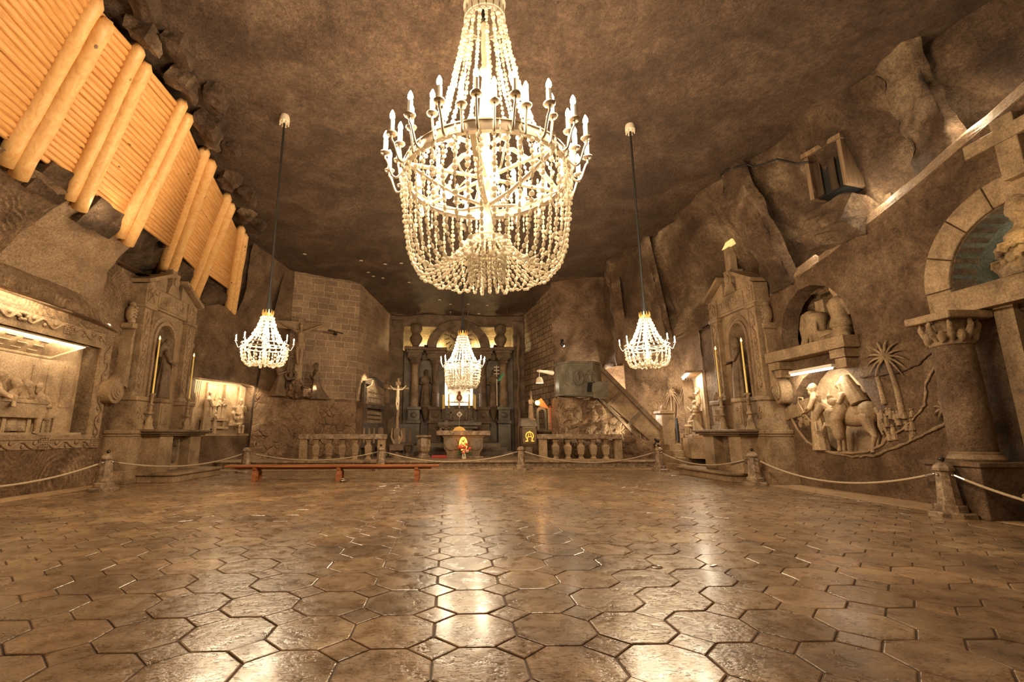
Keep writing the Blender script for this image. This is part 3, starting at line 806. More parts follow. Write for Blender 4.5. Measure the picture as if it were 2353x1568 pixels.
def chandelier(name, label, loc, R, zc, rc, zr, zh, rh, zb, n_up, n_low, n_arm, s, big=False, cord_top=9.45, watts=100, seed=1, lr=.35):
    """all heights relative to world; loc=(x,y)"""
    e = empty(name, label, 'chandelier', (loc[0], loc[1], zr), group='salt crystal chandeliers hanging in the hall')
    Zc, Zh, Zb = zc-zr, zh-zr, zb-zr
    # cord
    m = MB(); m.lathe([(.028*s if not big else .05, Zc+.06), (.028*s if not big else .05, cord_top-zr)], n=8)
    if not big: m.lathe([(.11*s, Zc+.02), (.05*s, Zc+.28*s), (.028*s, Zc+.7*s)], n=8)
    m.build('suspension_cord', MAT['cord_black'], e, smooth='auto')
    m = MB(); m.lathe([(.10, cord_top-zr-.02), (.13, cord_top-zr-.12), (.13, cord_top-zr-.22), (.05, cord_top-zr-.26)], n=10)
    for k in range(8): a = 2*pi*k/8; m.lathe([(.012, 0), (.02, -.16)], (.11*cos(a), .11*sin(a), cord_top-zr-.14), 5)
    m.build('ceiling_mount', MAT['cream_paint'], e, smooth='auto')
    # crown
    m = MB(); m.lathe([(rc*.98, Zc-.05*s), (rc*1.06, Zc-.03*s), (rc*1.06, Zc+.01*s), (rc*.98, Zc+.03*s)], n=28, cap=False)
    if big: m.lathe([(rc*.86, Zc-.02), (rc*.92, Zc+.02), (rc*.98, Zc+.2), (rc*1.12, Zc+.34)], n=28, cap=False)
    npk = 12 if not big else 18
    for k in range(npk):
        a = 2*pi*k/npk; st_ = len(m.v)
        m.box((0, 0, .045*s if not big else .12), (.012*s if not big else .03, rc*.34, .09*s if not big else .24), taper=.25)
        m.xf(Matrix.Translation((rc*1.04*cos(a), rc*1.04*sin(a), Zc+.02*s)) @ Matrix.Rotation(a, 4, 'Z'), st_)
    if big:
        for k in range(40): a = 2*pi*k/40; m.ell((rc*1.0*cos(a), rc*1.0*sin(a), Zc-.04), .022, 6, 4)
    m.build('crown', MAT['gold'] if not big else MAT['cream_paint'], e, smooth='auto')
    # central turned stem
    m = MB()
    if big:
        prof = [(.05, Zc), (.09, Zc-.1), (.05, Zc-.2), (.07, Zc-.5), (.05, Zc-.9), (.11, Zc-1.0), (.10, Zc-1.05), (.05, Zc-1.1), (.09, Zc-1.5), (.11, Zc-1.9), (.05, Zc-2.0), (.13, Zc-2.05), (.13, Zc-2.1), (.06, Zc-2.2), (.08, .7), (.06, .5), (.15, .42), (.15, .36), (.07, .3), (.07, .24), (.14, .12), (.13, 0), (.07, -.1), (.16, -.14), (.17, -.2), (.07, -.24), (.06, -.36), (.13, -.44), (.13, -.48), (.055, -.55), (.09, -.75), (.13, -.95), (.10, -1.05), (.14, -1.1), (.05, Zh+.02)]
        prof = [(r, z) for r, z in prof if z >= Zh]
    else: prof = [(.02*s, Zc), (.035*s, Zc*.6), (.02*s, Zc*.3), (.05*s, .05), (.03*s, -.1), (.05*s, Zh*.6), (.02*s, Zh)]
    m.lathe(prof, n=16).build('central_stem', MAT['cream_paint'], e, smooth=True)
    # ring: two hoops and a band
    m = MB()
    hb = .055*s if not big else .09
    m.lathe([(R-.012*s, -hb), (R+.012*s, -hb), (R+.012*s, -hb+.022*s), (R-.012*s, -hb+.022*s), (R-.012*s, -hb)], n=48, cap=False)
    m.lathe([(R-.012*s, hb-.02*s), (R+.018*s, hb-.02*s), (R+.018*s, hb), (R-.012*s, hb), (R-.012*s, hb-.02*s)], n=48, cap=False)
    if big: m.lathe([(R-.006, -hb), (R+.004, -hb), (R+.004, hb), (R-.006, hb)], n=48, cap=False); m.lathe([(R-.05, -hb-.01), (R+.03, -hb-.01), (R+.03, -hb+.02), (R-.05, -hb+.02)], n=48, cap=False)
    m.build('ring', MAT['silver_paint'], e, smooth='auto')
    m = MB(); m.lathe([(rh-.01*s, Zh-.02*s), (rh+.015*s, Zh-.02*s), (rh+.015*s, Zh+.03*s), (rh-.01*s, Zh+.03*s), (rh-.01*s, Zh-.02*s)], n=28, cap=False)
    if big:
        m.lathe([(.06, Zh+.14), (.14, Zh+.12), (rh, Zh+.02)], n=24, cap=False)
    m.build('lower_hoop', MAT['silver_paint'], e, smooth='auto')
    # spokes
    nsp = 6 if big else 4
    sp = None
    for k in range(nsp):
        a = 2*pi*(k+.28)/nsp
        if sp is None:
            m = MB(); w = .035 if big else .012*s
            m.box((R/2, 0, -.02), (R*.98, w*1.8, w))
            if big:
                m.tube([Vector((.12, 0, .55)), Vector((.5, 0, .62)), Vector((.9, 0, .45)), Vector((1.15, 0, .2)), Vector((R-.03, 0, .02))], .055, 6, flat=(.35, 1))
                m.tube([Vector((.10, 0, -.5)), Vector((.5, 0, -.42)), Vector((.9, 0, -.25)), Vector((R-.06, 0, -.04))], .05, 6, flat=(.35, 1))
            else: m.tube([Vector((R-.01, 0, 0)), Vector((R*.6, 0, Zh*.6)), Vector((rh, 0, Zh))], .008*s, 5)
            sp = m.build('spoke', MAT['cream_paint'], e); sp.rotation_euler = (0, 0, a)
        else: c = copy_tree(sp, e); c.rotation_euler = (0, 0, a)
    # strands from crown to ring
    proto = []
    for v in range(3):
        path = []
        for k in range(25):
            t = k/24; r = rc + (R*.84-rc)*(.66*t + .34*t**3.4); z = Zc-.04 + (.06-Zc+.04)*t
            path.append(Vector((r, 0, z)))
        proto.append(bead_strand(path, .085*s if not big else .092, .030*s if not big else .040, seed*10+v))
    base = [None]*3
    for k in range(n_up):
        v = k % 3; a = 2*pi*k/n_up
        if base[v] is None: base[v] = proto[v].build('upper_bead_strand', MAT['crystal'], e); o = base[v]
        else: o = copy_tree(base[v], e)
        o.rotation_euler = (0, 0, a)
    # strands of the bowl: ring -> sag -> lower hoop
    base = [None]*3
    for k in range(n_low):
        v = k % 3; a = 2*pi*(k+.5)/n_low
        if base[v] is None:
            rnd = random.Random(seed*7+v); dz = rnd.uniform(-.03, .05)*(-Zb)
            path = []
            for q in range(31):
                t = q/30
                # outline: drops steeply, rounds below, climbs to hoop
                r = R + (rh-R)*(t**1.9)
                zt_ = -hb + (Zh + hb)*t
                sag = (Zb-dz - (Zh)*.72)*sin(pi*min(1, t**.95))**.9
                path.append(Vector((r, 0, zt_+sag)))
            base[v] = bead_strand(path, .085*s if not big else .090, .028*s if not big else .034, seed*20+v, 1.1).build('bowl_bead_strand', MAT['crystal'], e); o = base[v]
        else: o = copy_tree(base[v], e)
        o.rotation_euler = (0, 0, a)
    # drops hanging from the ring and tassel beneath the hoop
    if big:
        first = None
        for k in range(28):
            a = 2*pi*(k+.25)/28
            if first is None:
                m = MB(); m.tube([Vector((R+.03, 0, hb)), Vector((R+.04, 0, -.45))], .003, 4)
                for z, rr in ((.0, .026), (-.10, .016), (-.19, .028), (-.30, .016), (-.40, .03)): m.ell((R+.035, 0, z), (rr*.7, rr*.7, rr*1.7), 6, 5)
                first = m.build('ring_pendant', MAT['crystal'], e); o = first
            else: o = copy_tree(first, e)
            o.rotation_euler = (0, 0, a)
        # hanging bead lines inside the ring
        first = None
        for k in range(9):
            a = 2*pi*(k+.4)/9
            if first is None:
                first = bead_strand([Vector((.95, 0, .15-.06*q)) for q in range(13)], .09, .032, 77).build('inner_bead_strand', MAT['crystal'], e); o = first
            else: o = copy_tree(first, e)
            o.rotation_euler = (0, 0, a)
    first = None
    nt_ = 20 if big else 8
    for k in range(nt_):
        a = 2*pi*k/nt_
        if first is None:
            path = [Vector((rh*(1-.15*q/8), 0, Zh + (Zb-Zh)*(.98 if big else .6)*q/8)) for q in range(9)]
            first = bead_strand(path, .07*s if not big else .075, .026*s if not big else .032, 31+seed).build('tassel_strand', MAT['crystal'], e); o = first
        else: o = copy_tree(first, e)
        o.rotation_euler = (0, 0, a)
    # candle arms
    first = None
    for k in range(n_arm):
        a = 2*pi*(k+.5)/n_arm
        first_new = candle_arm(e, a, R, R*1.24, 0.0, .085, R, .62*s, first) if not big else candle_arm(e, a, R, R+.30, .0, .22, R, 1.75, first)
        if first is None: first = first_new
    if big:
        first = None
        for k in range(n_arm):
            a = 2*pi*k/n_arm
            fn = candle_arm(e, a, R, R+.10, .04, .22, R, 1.7, first)
            if first is None: first = fn
        first = None
        for k in range(6):
            a = 2*pi*(k+.78)/6
            fn = candle_arm(e, a, .35, .82, -.02, .20, R, 1.5, first)
            if first is None: first = fn
        # reflector bulbs under the spokes
        first = None
        for k in range(4):
            a = 2*pi*(k+.1)/4
            m = MB(); m.lathe([(.03, .12), (.045, .06), (.05, 0), (.035, -.02)], (.62, 0, -.32), 10)
            if first is None:
                first = m.build('lamp_socket', MAT['silver_paint'], e, smooth='auto'); first.rotation_euler = (0, 0, a)
                MB().ell((.62, 0, -.37), (.06, .06, .075), 10, 8).build('globe_bulb', MAT['bulb'], first, smooth=True)
            else: c = copy_tree(first, e); c.rotation_euler = (0, 0, a)
    # the light of the bulbs
    nl = 8 if big else 4
    for k in range(nl):
        a = 2*pi*(k+.5)/nl
        q = R+.2 if big else R*1.3
        plight('bulb_light', (loc[0]+q*cos(a), loc[1]+q*sin(a), zr+(.55 if big else .22)), watts/nl, r=.12 if big else .08)
    return e
WB = 1.0
chandelier('chandelier', 'very large salt crystal chandelier with two rows of candles, nearest in the hall', (.60, 7.0), 1.35, 8.60, .34, 5.57, 4.42, .32, 3.70, 20, 46, 20, 1.0, True, 9.5, 1900*WB, 1)
chandelier('chandelier', 'small salt crystal chandelier on a black cord, left of the large one', (-4.26, 10.8), .50, 4.16, .12, 3.40, 3.02, .16, 2.94, 18, 22, 8, 1.0, False, 9.5, 420*WB, 2)
chandelier('chandelier', 'small salt crystal chandelier on a black cord, right of the large one', (4.76, 10.8), .50, 4.20, .12, 3.44, 3.04, .16, 2.96, 18, 22, 8, 1.0, False, 9.5, 420*WB, 3)
chandelier('chandelier', 'round-bellied crystal chandelier hanging in front of the high altar', (.53, 17.0), .66, 5.05, .17, 3.92, 3.30, .22, 3.02, 24, 34, 14, 1.25, False, 9.5, 800*WB, 4)

# ================================================================== BOLLARDS AND ROPES
def bollard(first, x, y, label):
    if first:
        o = copy_tree(first); o.location = (x, y, 0); o['label'] = label; return o
    e = empty('bollard', label, 'bollard', (x, y, 0), group='speckled stone bollards carrying the rope')
    o8 = pi/8
    m = MB(); m.lathe([(.33, 0), (.33, .07), (.30, .09)], n=8, rot=o8); m.lathe([(.22, .08), (.22, .19), (.20, .21)], n=8, rot=o8)
    m.build('base', MAT['rock_speckle'], e)
    MB().lathe([(.172, .20), (.12, .76)], n=8, rot=o8).build('shaft', MAT['rock_speckle'], e)
    MB().lathe([(.125, .755), (.155, .775), (.155, .815), (.13, .86), (.075, .90), (.03, .915)], n=8, rot=o8).build('cap', MAT['rock_speckle'], e)
    m = MB(); m.lathe([(.025, .90), (.025, .94)], n=8); m.ell((0, 0, .965), (.045, .045, .04), 12, 8); m.build('knob', MAT['iron'], e, smooth=True)
    for rx_, ry_ in ((0, -.13), (0, .13), (.13, 0), (-.13, 0)): MB().ell((rx_, ry_, .70), .022, 8, 5).build('rope_ring', MAT['steel'], e, smooth=True)
    return e
BP = [(-8.63, 12.5), (-7.48, 18.1), (-2.64, 19.0), (2.93, 19.0), (8.21, 18.3), (8.66, 13.3), (8.72, 8.15)]
BLAB = ['speckled stone bollard on the left beside the altar step', 'speckled stone bollard behind the left end of the bench', 'speckled stone bollard behind the right half of the bench',
        'speckled stone bollard right of the altar with the flowers', 'speckled stone bollard at the foot of the stair, spotlight behind it', 'speckled stone bollard in front of the right side altar', 'speckled stone bollard beside the column at the far right, largest in view']
fb = None
for (x, y), lb in zip(BP, BLAB):
    o = bollard(fb, x, y, lb)
    if fb is None: fb = o
def rope(p, q, sag, label):
    p = Vector(p); q = Vector(q); d = (q-p).normalized(); L = (q-p).length
    p = p + d*.17; q = q - d*.17
    n = max(60, int(L*22)); pts = []
    for k in range(n+1):
        t = k/n; pts.append(p.lerp(q, t) + Vector((0, 0, -sag*4*t*(1-t))))
    mid = pts[3:-3]
    e = empty('barrier_rope', label, 'rope', tuple(p), group='twisted ropes strung between the bollards')
    m = MB(); m.tube([a-p for a in mid], .022, 12, twist=(3, 90)); m.build('cord', MAT['rope'], e, smooth=True)
    for a, b in ((pts[0], pts[4]), (pts[-1], pts[-5])):
        m = MB(); m.tube([a-p, (a+(b-a)*.9)-p], .024, 8); m.ell(a-p, .028, 8, 5); m.build('end_fitting', MAT['steel'], e, smooth='auto')
Z = .70
R3 = [Vector((x, y, Z)) for x, y in BP]
rope((-8.75, 7.0, Z), R3[0], .30, 'rope sagging from the left picture edge to the first bollard')
rope(R3[0], R3[1], .26, 'rope sagging in front of the left side altar')
rope(R3[1], R3[2], .28, 'rope hanging above the wooden bench')
rope(R3[2], R3[3], .38, 'rope sagging across the middle in front of the altar table')
rope(R3[3], R3[4], .40, 'rope sagging in front of the right balustrade')
rope(R3[4], R3[5], .30, 'rope sagging in front of the low steps on the right')
rope(R3[5], R3[6], .36, 'rope sagging below the donkey relief on the right')
rope(R3[6], (8.8, 3.6, Z), .42, 'rope leaving the picture at the right edge')

# ================================================================== BENCH
def make_bench():
    e = empty('bench', 'long low reddish wooden bench with three pairs of plank legs', 'bench', (-3.35, 14.9, 0))
    x0, x1 = -3.35, 3.1
    m = MB(); m.bx(x0, x1, -.24, .24, .415, .475, .012); m.build('seat', MAT['bench_wood'], e)
    m = MB(); m.bx(x0+.25, x1-.25, -.02, .02, .345, .415); m.build('rail', MAT['bench_wood'], e)
    for cx in (-2.45, .05, 2.4):
        for s in (-1, 1):
            m = MB(); m.box((cx, s*.17, .205), (.13, .06, .42), rx=s*.12); m.box((cx+.07, s*.15, .17), (.06, .05, .26), rx=s*.12)
            m.build('leg', MAT['bench_wood'], e)
        m = MB(); m.bx(cx-.05, cx+.05, -.22, .22, .345, .415); m.build('crosspiece', MAT['bench_wood'], e)
    m = MB(); m.bx(x0+.3, x0+.36, -.265, -.255, .345, .385)
    return e
make_bench()
m = MB(); m.ell((-3.12, 14.55, .035), (.10, .05, .035), 10, 6); m.tube([Vector((-3.2, 14.55, .05)), Vector((-3.12, 14.55, .10)), Vector((-3.04, 14.55, .05))], .012, 6)
tag(m.build('metal_clip', MAT['steel'], smooth=True), 'small shiny metal fitting on the floor under the bench', 'metal fitting')

# ================================================================== BALUSTRADES
def balustrade(label, x0, x1, y, bxs, posts, which):
    e = empty('balustrade', label, 'balustrade', (x0, y, .33), group='carved salt balustrades of the presbytery')
    L = x1-x0
    MB().bx(0, L, -.22, .22, .86, 1.07, .02).build('top_rail', MAT['rock_speckle'], e)
    MB().bx(.02, L-.02, -.17, .17, -.01, .05, .01).build('bottom_rail', MAT['rock_carved'], e)
    for a, b in posts: MB().bx(a-x0, b-x0, -.16, .16, .04, .86, .01).build('post', MAT['rock_carved'], e)
    first = None
    for bx_ in bxs:
        if first is None:
            m = MB()
            m.lathe([(.16, .04), (.16, .08), (.12, .12), (.10, .15), (.155, .24), (.175, .25), (.155, .27), (.165, .30), (.20, .48), (.205, .56), (.175, .60), (.12, .64), (.115, .70), (.15, .77), (.17, .78), (.17, .86)], n=4, rot=pi/4)
            first = m.build('baluster', MAT['rock_carved'], e, bevel=.012); o = first
        else: o = copy_tree(first, e)
        o.location = (bx_-x0, 0, 0)
pxx = lambda p, Y: atY(p, 1030, Y).x
balustrade('stone balustrade with five stout balusters left of the altar', pxx(687, 19.95), pxx(888, 19.95), 19.95, [pxx(a, 19.95) for a in (727, 757, 787.5, 817, 847)], [(pxx(690, 19.95), pxx(707, 19.95)), (pxx(868, 19.95), pxx(885, 19.95))], 0)
balustrade('stone balustrade with five stout balusters in front of the pulpit rock', pxx(1237, 19.95), pxx(1428, 19.95), 19.95, [pxx(a, 19.95) for a in (1275.7, 1304.4, 1334, 1362.6, 1391)], [(pxx(1239, 19.95), pxx(1256, 19.95)), (pxx(1411, 19.95), pxx(1427, 19.95))], 1)
# ================================================================== FIGURES
def fig(mb, x=0, y=0, z=0, h=1.75, face=0.0, pose='stand', hair='veil', beard=False, arms='pray', fold=9, ysc=1.0, seed=0, lean=0.0, wide=1.0, head=True, tilt=0.0):
    """a robed human figure added to mb. local front is -Y; face turns it about z"""
    s = h/1.75; st_ = len(mb.v); rnd = random.Random(seed)
    def body(prof):
        n = 28; vs = []; fs = []
        for k, (zz, rx, ry, ox, oy, am) in enumerate(prof):
            for i in range(n):
                a = 2*pi*i/n
                m_ = 1 + am*sin(fold*a + seed) + am*.5*sin((fold*2+1)*a + seed*2 + zz*2)
                vs.append((ox + rx*cos(a)*m_*wide, oy + ry*sin(a)*m_, zz))
        m = len(prof)
        for k in range(m-1):
            for i in range(n): j = (i+1) % n; fs.append((k*n+i, k*n+j, k*n+n+j, k*n+n+i))
        fs.append(tuple(range(n-1, -1, -1))); fs.append(tuple(range((m-1)*n, m*n)))
        mb.add(vs, fs)
    up = 0.0
    if pose == 'stand':
        body([(0, .25, .20, 0, 0, .09), (.25, .235, .185, 0, 0, .10), (.55, .215, .175, lean*.2, 0, .09), (.85, .19, .15, lean*.5, 0, .06), (1.02, .165, .125, lean*.7, 0, .03), (1.2, .19, .13, lean*.85, 0, .02), (1.36, .205, .12, lean, 0, .01), (1.44, .13, .09, lean, 0, 0), (1.50, .055, .055, lean, 0, 0)])
        hz = 0
    elif pose == 'kneel':
        body([(0, .28, .42, 0, .16, .08), (.15, .25, .34, 0, .12, .09), (.4, .21, .21, 0, .06, .08), (.62, .18, .15, 0, 0, .05), (.72, .165, .13, lean*.5, -.01, .02), (.9, .19, .13, lean*.8, -.02, .02), (1.04, .205, .12, lean, -.03, .01), (1.12, .12, .09, lean, -.03, 0), (1.18, .055, .055, lean, -.03, 0)])
        hz = -.32
    elif pose == 'half':
        body([(.3, .22, .20, 0, 0, .03), (.5, .20, .18, 0, 0, .03), (.66, .17, .14, 0, 0, .02), (.84, .195, .13, lean*.7, 0, .02), (1.0, .21, .12, lean, 0, .01), (1.08, .12, .09, lean, 0, 0), (1.14, .055, .055, lean, 0, 0)]); hz = -.36
    else:  # sit: legs forward
        body([(.38, .22, .22, 0, 0, .04), (.5, .20, .19, 0, 0, .03), (.66, .17, .14, 0, 0, .02), (.84, .195, .13, lean*.7, 0, .02), (1.0, .21, .12, lean, 0, .01), (1.08, .12, .09, lean, 0, 0), (1.14, .055, .055, lean, 0, 0)])
        for sx in (-1, 1):
            mb.limb([(sx*.10, -.02, .45), (sx*.14, -.42, .46), (sx*.13, -.40, .03)], [.12, .10, .075], 10)
            mb.ell((sx*.13, -.47, .04), (.045, .11, .04), 8, 5)
        hz = -.36
    sh = 1.36 + hz
    if head:
        hc = Vector((lean*1.15, -.03 + (hz and -.02), 1.625+hz)); R = Matrix.Rotation(tilt, 3, 'X')
        mb.ell(hc, (.080, .098, .122), 14, 10, R)
        mb.ell(hc + R @ Vector((0, -.01, -.07)), (.055, .072, .06), 10, 6, R)          # jaw
        mb.ell(hc + R @ Vector((0, -.103, -.012)), (.018, .034, .034), 8, 5, R)        # nose
        mb.ell(hc + R @ Vector((0, -.088, .030)), (.056, .026, .014), 8, 5, R)         # brow
        mb.ell(hc + R @ Vector((0, -.090, -.062)), (.026, .014, .010), 8, 5, R)        # mouth
        for sx in (-1, 1): mb.ell(hc + R @ Vector((sx*.082, .005, -.005)), (.012, .022, .032), 6, 4, R)
        mb.tube([hc + Vector((0, .02, -.17)), hc + Vector((0, .01, -.05))], [.055, .05], 10)
        if hair == 'veil':
            mb.ell(hc + R @ Vector((0, .03, .02)), (.105, .115, .135), 12, 8, R)
            mb.tube([hc + Vector((0, .06, .0)), hc + Vector((0, .10, -.16)), hc + Vector((0, .12, -.42))], [.11, .15, .13], 10, flat=(.6, 1.2))
        elif hair == 'long':
            mb.ell(hc + R @ Vector((0, .038, .03)), (.098, .092, .116), 12, 8, R)
            mb.tube([hc + Vector((0, .06, .0)), hc + Vector((0, .075, -.20))], [.10, .085], 10, flat=(.7, 1.1))
        elif hair == 'short': mb.ell(hc + R @ Vector((0, .034, .034)), (.090, .090, .104), 12, 8, R)
        elif hair == 'hood': mb.ell(hc + R @ Vector((0, .03, .02)), (.115, .125, .150), 12, 8, R); mb.ell(hc + Vector((0, .03, -.12)), (.15, .13, .10), 12, 8)
        if beard: mb.ell(hc + R @ Vector((0, -.065, -.115)), (.052, .045, .085), 10, 6, R)
    def arm(sx, el, ha, r=.062):
        S = (sx*.19*wide+lean, 0, sh-.03); mb.limb([S, el, ha], [r*1.15, r*.95, r*.62], 10)
        # sleeve, palm, fingers and thumb
        d = (Vector(ha)-Vector(el)).normalized(); p = Vector(ha)
        Q = Vector((0, 0, 1)).rotation_difference(d).to_matrix()
        mb.ell(p + d*.045, (.022, .040, .055), 8, 5, Q)
        for f in range(4):
            q = p + d*.08 + Q @ Vector((0, (f-1.5)*.02, 0)); mb.tube([q, q + d*(.035+.012*(f in (1, 2))), q + d*.06 + Q @ Vector((.012, (f-1.5)*.004, 0))], .0105, 5)
        q = p + d*.03; mb.tube([q, q + Q @ Vector((.012, -.045, .02)), q + Q @ Vector((.016, -.055, .05))], .012, 5)
    zz = hz
    if arms == 'pray':
        arm(1, (.24*wide, -.12, 1.12+zz), (.05, -.24, 1.22+zz)); arm(-1, (-.24*wide, -.12, 1.12+zz), (-.05, -.24, 1.22+zz))
    elif arms == 'down':
        arm(1, (.27*wide, -.02, 1.08+zz), (.22, -.12, .86+zz)); arm(-1, (-.27*wide, -.02, 1.08+zz), (-.22, -.12, .86+zz))
    elif arms == 'reach':
        arm(1, (.42, -.10, 1.22+zz), (.66, -.14, 1.16+zz)); arm(-1, (-.26, -.10, 1.10+zz), (-.06, -.22, 1.08+zz))
    elif arms == 'reachl':
        arm(-1, (-.42, -.10, 1.22+zz), (-.66, -.14, 1.16+zz)); arm(1, (.26, -.10, 1.10+zz), (.06, -.22, 1.08+zz))
    elif arms == 'bless':
        arm(1, (.27, -.10, 1.14+zz), (.20, -.28, 1.34+zz)); arm(-1, (-.25, -.10, 1.08+zz), (-.04, -.22, 1.02+zz))
    elif arms == 'hold':
        arm(1, (.25*wide, -.12, 1.08+zz), (.02, -.24, 1.06+zz)); arm(-1, (-.25*wide, -.12, 1.08+zz), (-.02, -.26, 1.0+zz))
    M = Matrix.Translation((x, y, z)) @ Matrix.Diagonal((1, ysc, 1, 1)) @ Matrix.Rotation(face, 4, 'Z') @ Matrix.Scale(s, 4)
    mb.xf(M, st_)
    return mb

def vine(mb, p, q, amp, per, r, nrm=(0, -1, 0), leaves=True):
    """wavy raised stem with leaves from p to q, local"""
    p = Vector(p); q = Vector(q); d = (q-p); L = d.length; d.normalize(); n_ = Vector(nrm); s_ = d.cross(n_).normalized()
    N_ = max(8, int(L/per*10)); pts = [p + d*(L*k/N_) + s_*(amp*sin(2*pi*L*k/N_/per)) for k in range(N_+1)]
    mb.tube(pts, r, 6)
    if leaves:
        k = 0; m = int(L/per*2)
        for k in range(m):
            c = p + d*(L*(k+.5)/m) - s_*(amp*.55*(1 if k % 2 == 0 else -1))
            mb.ell(c, (r*1.9, r*1.0, r*1.9) if abs(d.z) < .5 else (r*1.9, r*1.0, r*2.4), 7, 5)
def volute(mb, cx, cz, r, y0, y1, n=5):
    for k in range(n):
        rr = r*(1-k/n)
        mb.lathe([(rr, 0), (rr, -.05)], (cx, y0 - .03*k, cz), 20, axis='Y')

# ================================================================== SIDE ALTARS
YL, YR = 15.8, 14.75
def side_altar(label, loc, rz, sw=1.0):
    e = empty('side_altar', label, 'altar', loc, rz, group='carved side altars on the long walls')
    C1, C2, C3 = MAT['rock_carved'], MAT['rock_carved_dark'], MAT['rock_smooth']
    m = MB(); m.bx(-1.95, 1.95, -.75, .0, .36, 1.42); m.bx(-2.02, 2.02, -.82, 0, 0, .36, .01); m.bx(-2.02, 2.02, -.82, 0, 1.40, 1.52, .02); m.bx(-1.98, 1.98, -.78, 0, 1.34, 1.40)
    m.build('base', C1, e)
    m = MB()
    for a, b in ((-1.32, -.55), (.55, 1.32)): m.bx(a, b, -1.26, -.75, .27, 1.36)
    m.bx(-.55, .55, -.95, -.75, .27, 1.36)
    m.build('table_body', C1, e)
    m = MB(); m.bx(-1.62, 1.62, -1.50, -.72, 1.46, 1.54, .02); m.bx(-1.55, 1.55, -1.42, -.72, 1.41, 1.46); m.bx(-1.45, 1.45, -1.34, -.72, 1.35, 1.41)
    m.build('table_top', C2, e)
    m = MB(); m.bx(-.34, .34, -.99, -.94, .5, 1.25)
    vine(m, (-.1, -1.0, .55), (-.1, -1.0, 1.1), .06, .3, .03); m.ell((.1, -1.0, .75), (.1, .05, .25), 8, 6); m.ell((.1, -1.02, 1.06), .07, 8, 6); m.box((0, -1.0, 1.12), (.05, .04, .3)); m.box((0, -1.0, 1.17), (.2, .04, .05))
    m.build('front_carving', C2, e)
    # pedestals
    for sx in (-1, 1):
        m = MB(); m.bx(sx*1.42-.40, sx*1.42+.40, -.72, 0, 1.52, 1.68, .01); m.bx(sx*1.42-.34, sx*1.42+.34, -.66, 0, 1.68, 2.40); m.bx(sx*1.42-.40, sx*1.42+.40, -.72, 0, 2.38, 2.52, .02)
        for k in range(6): a = 2*pi*k/6; m.tube([Vector((sx*1.42, -.67, 2.03)), Vector((sx*1.42+.2*cos(a), -.67, 2.03+.2*sin(a)))], .03, 5)
        m.build('pedestal', C1, e)
        m = MB(); m.bx(sx*1.34-.30, sx*1.34+.30, -.48, 0, 2.52, 2.66, .02); m.bx(sx*1.34-.27, sx*1.34+.27, -.44, 0, 2.66, 5.30)
        m.bx(sx*1.34-.27, sx*1.34-.20, -.47, -.44, 2.7, 5.25); m.bx(sx*1.34+.20, sx*1.34+.27, -.47, -.44, 2.7, 5.25)
        p = m.build('pilaster', C1, e)
        m = MB(); vine(m, (sx*1.34, -.455, 2.8), (sx*1.34, -.455, 5.15), .08, .5, .032); m.build('vine_carving', C3, p, smooth=True)
        m = MB(); m.bx(sx*1.34-.34, sx*1.34+.34, -.52, 0, 5.28, 5.40, .02); m.bx(sx*1.34-.30, sx*1.34+.30, -.46, 0, 5.40, 6.05); m.bx(sx*1.34-.22, sx*1.34+.22, -.49, -.46, 5.48, 5.97)
        b = m.build('frieze_block', C1, e)
        m = MB()
        if sx < 0:
            m.tube([Vector((-1.5, -.51, 5.52)), Vector((-1.2, -.51, 5.9))], .03, 6); m.tube([Vector((-1.2, -.51, 5.52)), Vector((-1.48, -.51, 5.9))], .03, 6); m.box((-1.46, -.51, 5.86), (.2, .05, .07), ry=-.7); m.box((-1.2, -.51, 5.86), (.18, .05, .07), ry=.7)
        else: vine(m, (1.34, -.5, 5.52), (1.34, -.5, 5.95), .1, .22, .03)
        m.build('emblem', C3, b)
        # broken pediment wing
        m = MB()
        m.prism([(sx*1.75, 6.05), (sx*.45, 6.62), (sx*.45, 6.74), (sx*1.85, 6.14)][::(1 if sx < 0 else -1)], -.62, 0)
        m.prism([(sx*1.62, 6.05), (sx*.5, 6.05), (sx*.5, 6.55)][::(-1 if sx > 0 else 1)], -.42, 0)
        m.build('pediment_wing', C1, e)
        # scroll at the side
        m = MB(); n0_ = 0
        prof = [(1.72, 4.6), (1.86, 4.2), (1.84, 3.7), (1.92, 3.25), (2.18, 2.98), (2.42, 2.9)]
        outer_ = [(sx*a, b) for a, b in prof] + [(sx*a, b) for a, b in arc(2.22, 2.62, .36, 60, -210, 12)] + [(sx*1.72, 2.75)]
        m.prism(outer_ if sx < 0 else outer_[::-1], -.34, 0)
        volute(m, sx*2.22, 2.62, .25, -.34, 0, 4)
        m.bx(min(sx*1.70, sx*1.94), max(sx*1.70, sx*1.94), -.38, 0, 4.55, 4.72, .02)
        m.ell((sx*1.82, -.2, 5.02), (.13, .16, .28), 10, 8); m.ell((sx*1.82, -.24, 4.78), (.10, .12, .10), 10, 6); m.ell((sx*1.80, -.2, 5.32), (.07, .1, .09), 8, 6)
        for k in range(4): m.ell((sx*1.84, -.36, 4.9+.1*k), (.08, .03, .03), 6, 4)
        for i in range(len(m.v)): v = m.v[i]; m.v[i] = (sx*(1.70+(abs(v[0])-1.70)*sw), v[1], v[2])
        m.build('scroll', C1, e, smooth='auto')
    # arch panel with open niche
    m = plate([(-1.1, 2.5), (1.1, 2.5), (1.1, 5.4), (-1.1, 5.4)], [archpoly(0, .56, 2.5001+.05, 4.45)], .26)
    for i in range(len(m.v)): v = m.v[i]; m.v[i] = (v[0], v[1]-.30, v[2])
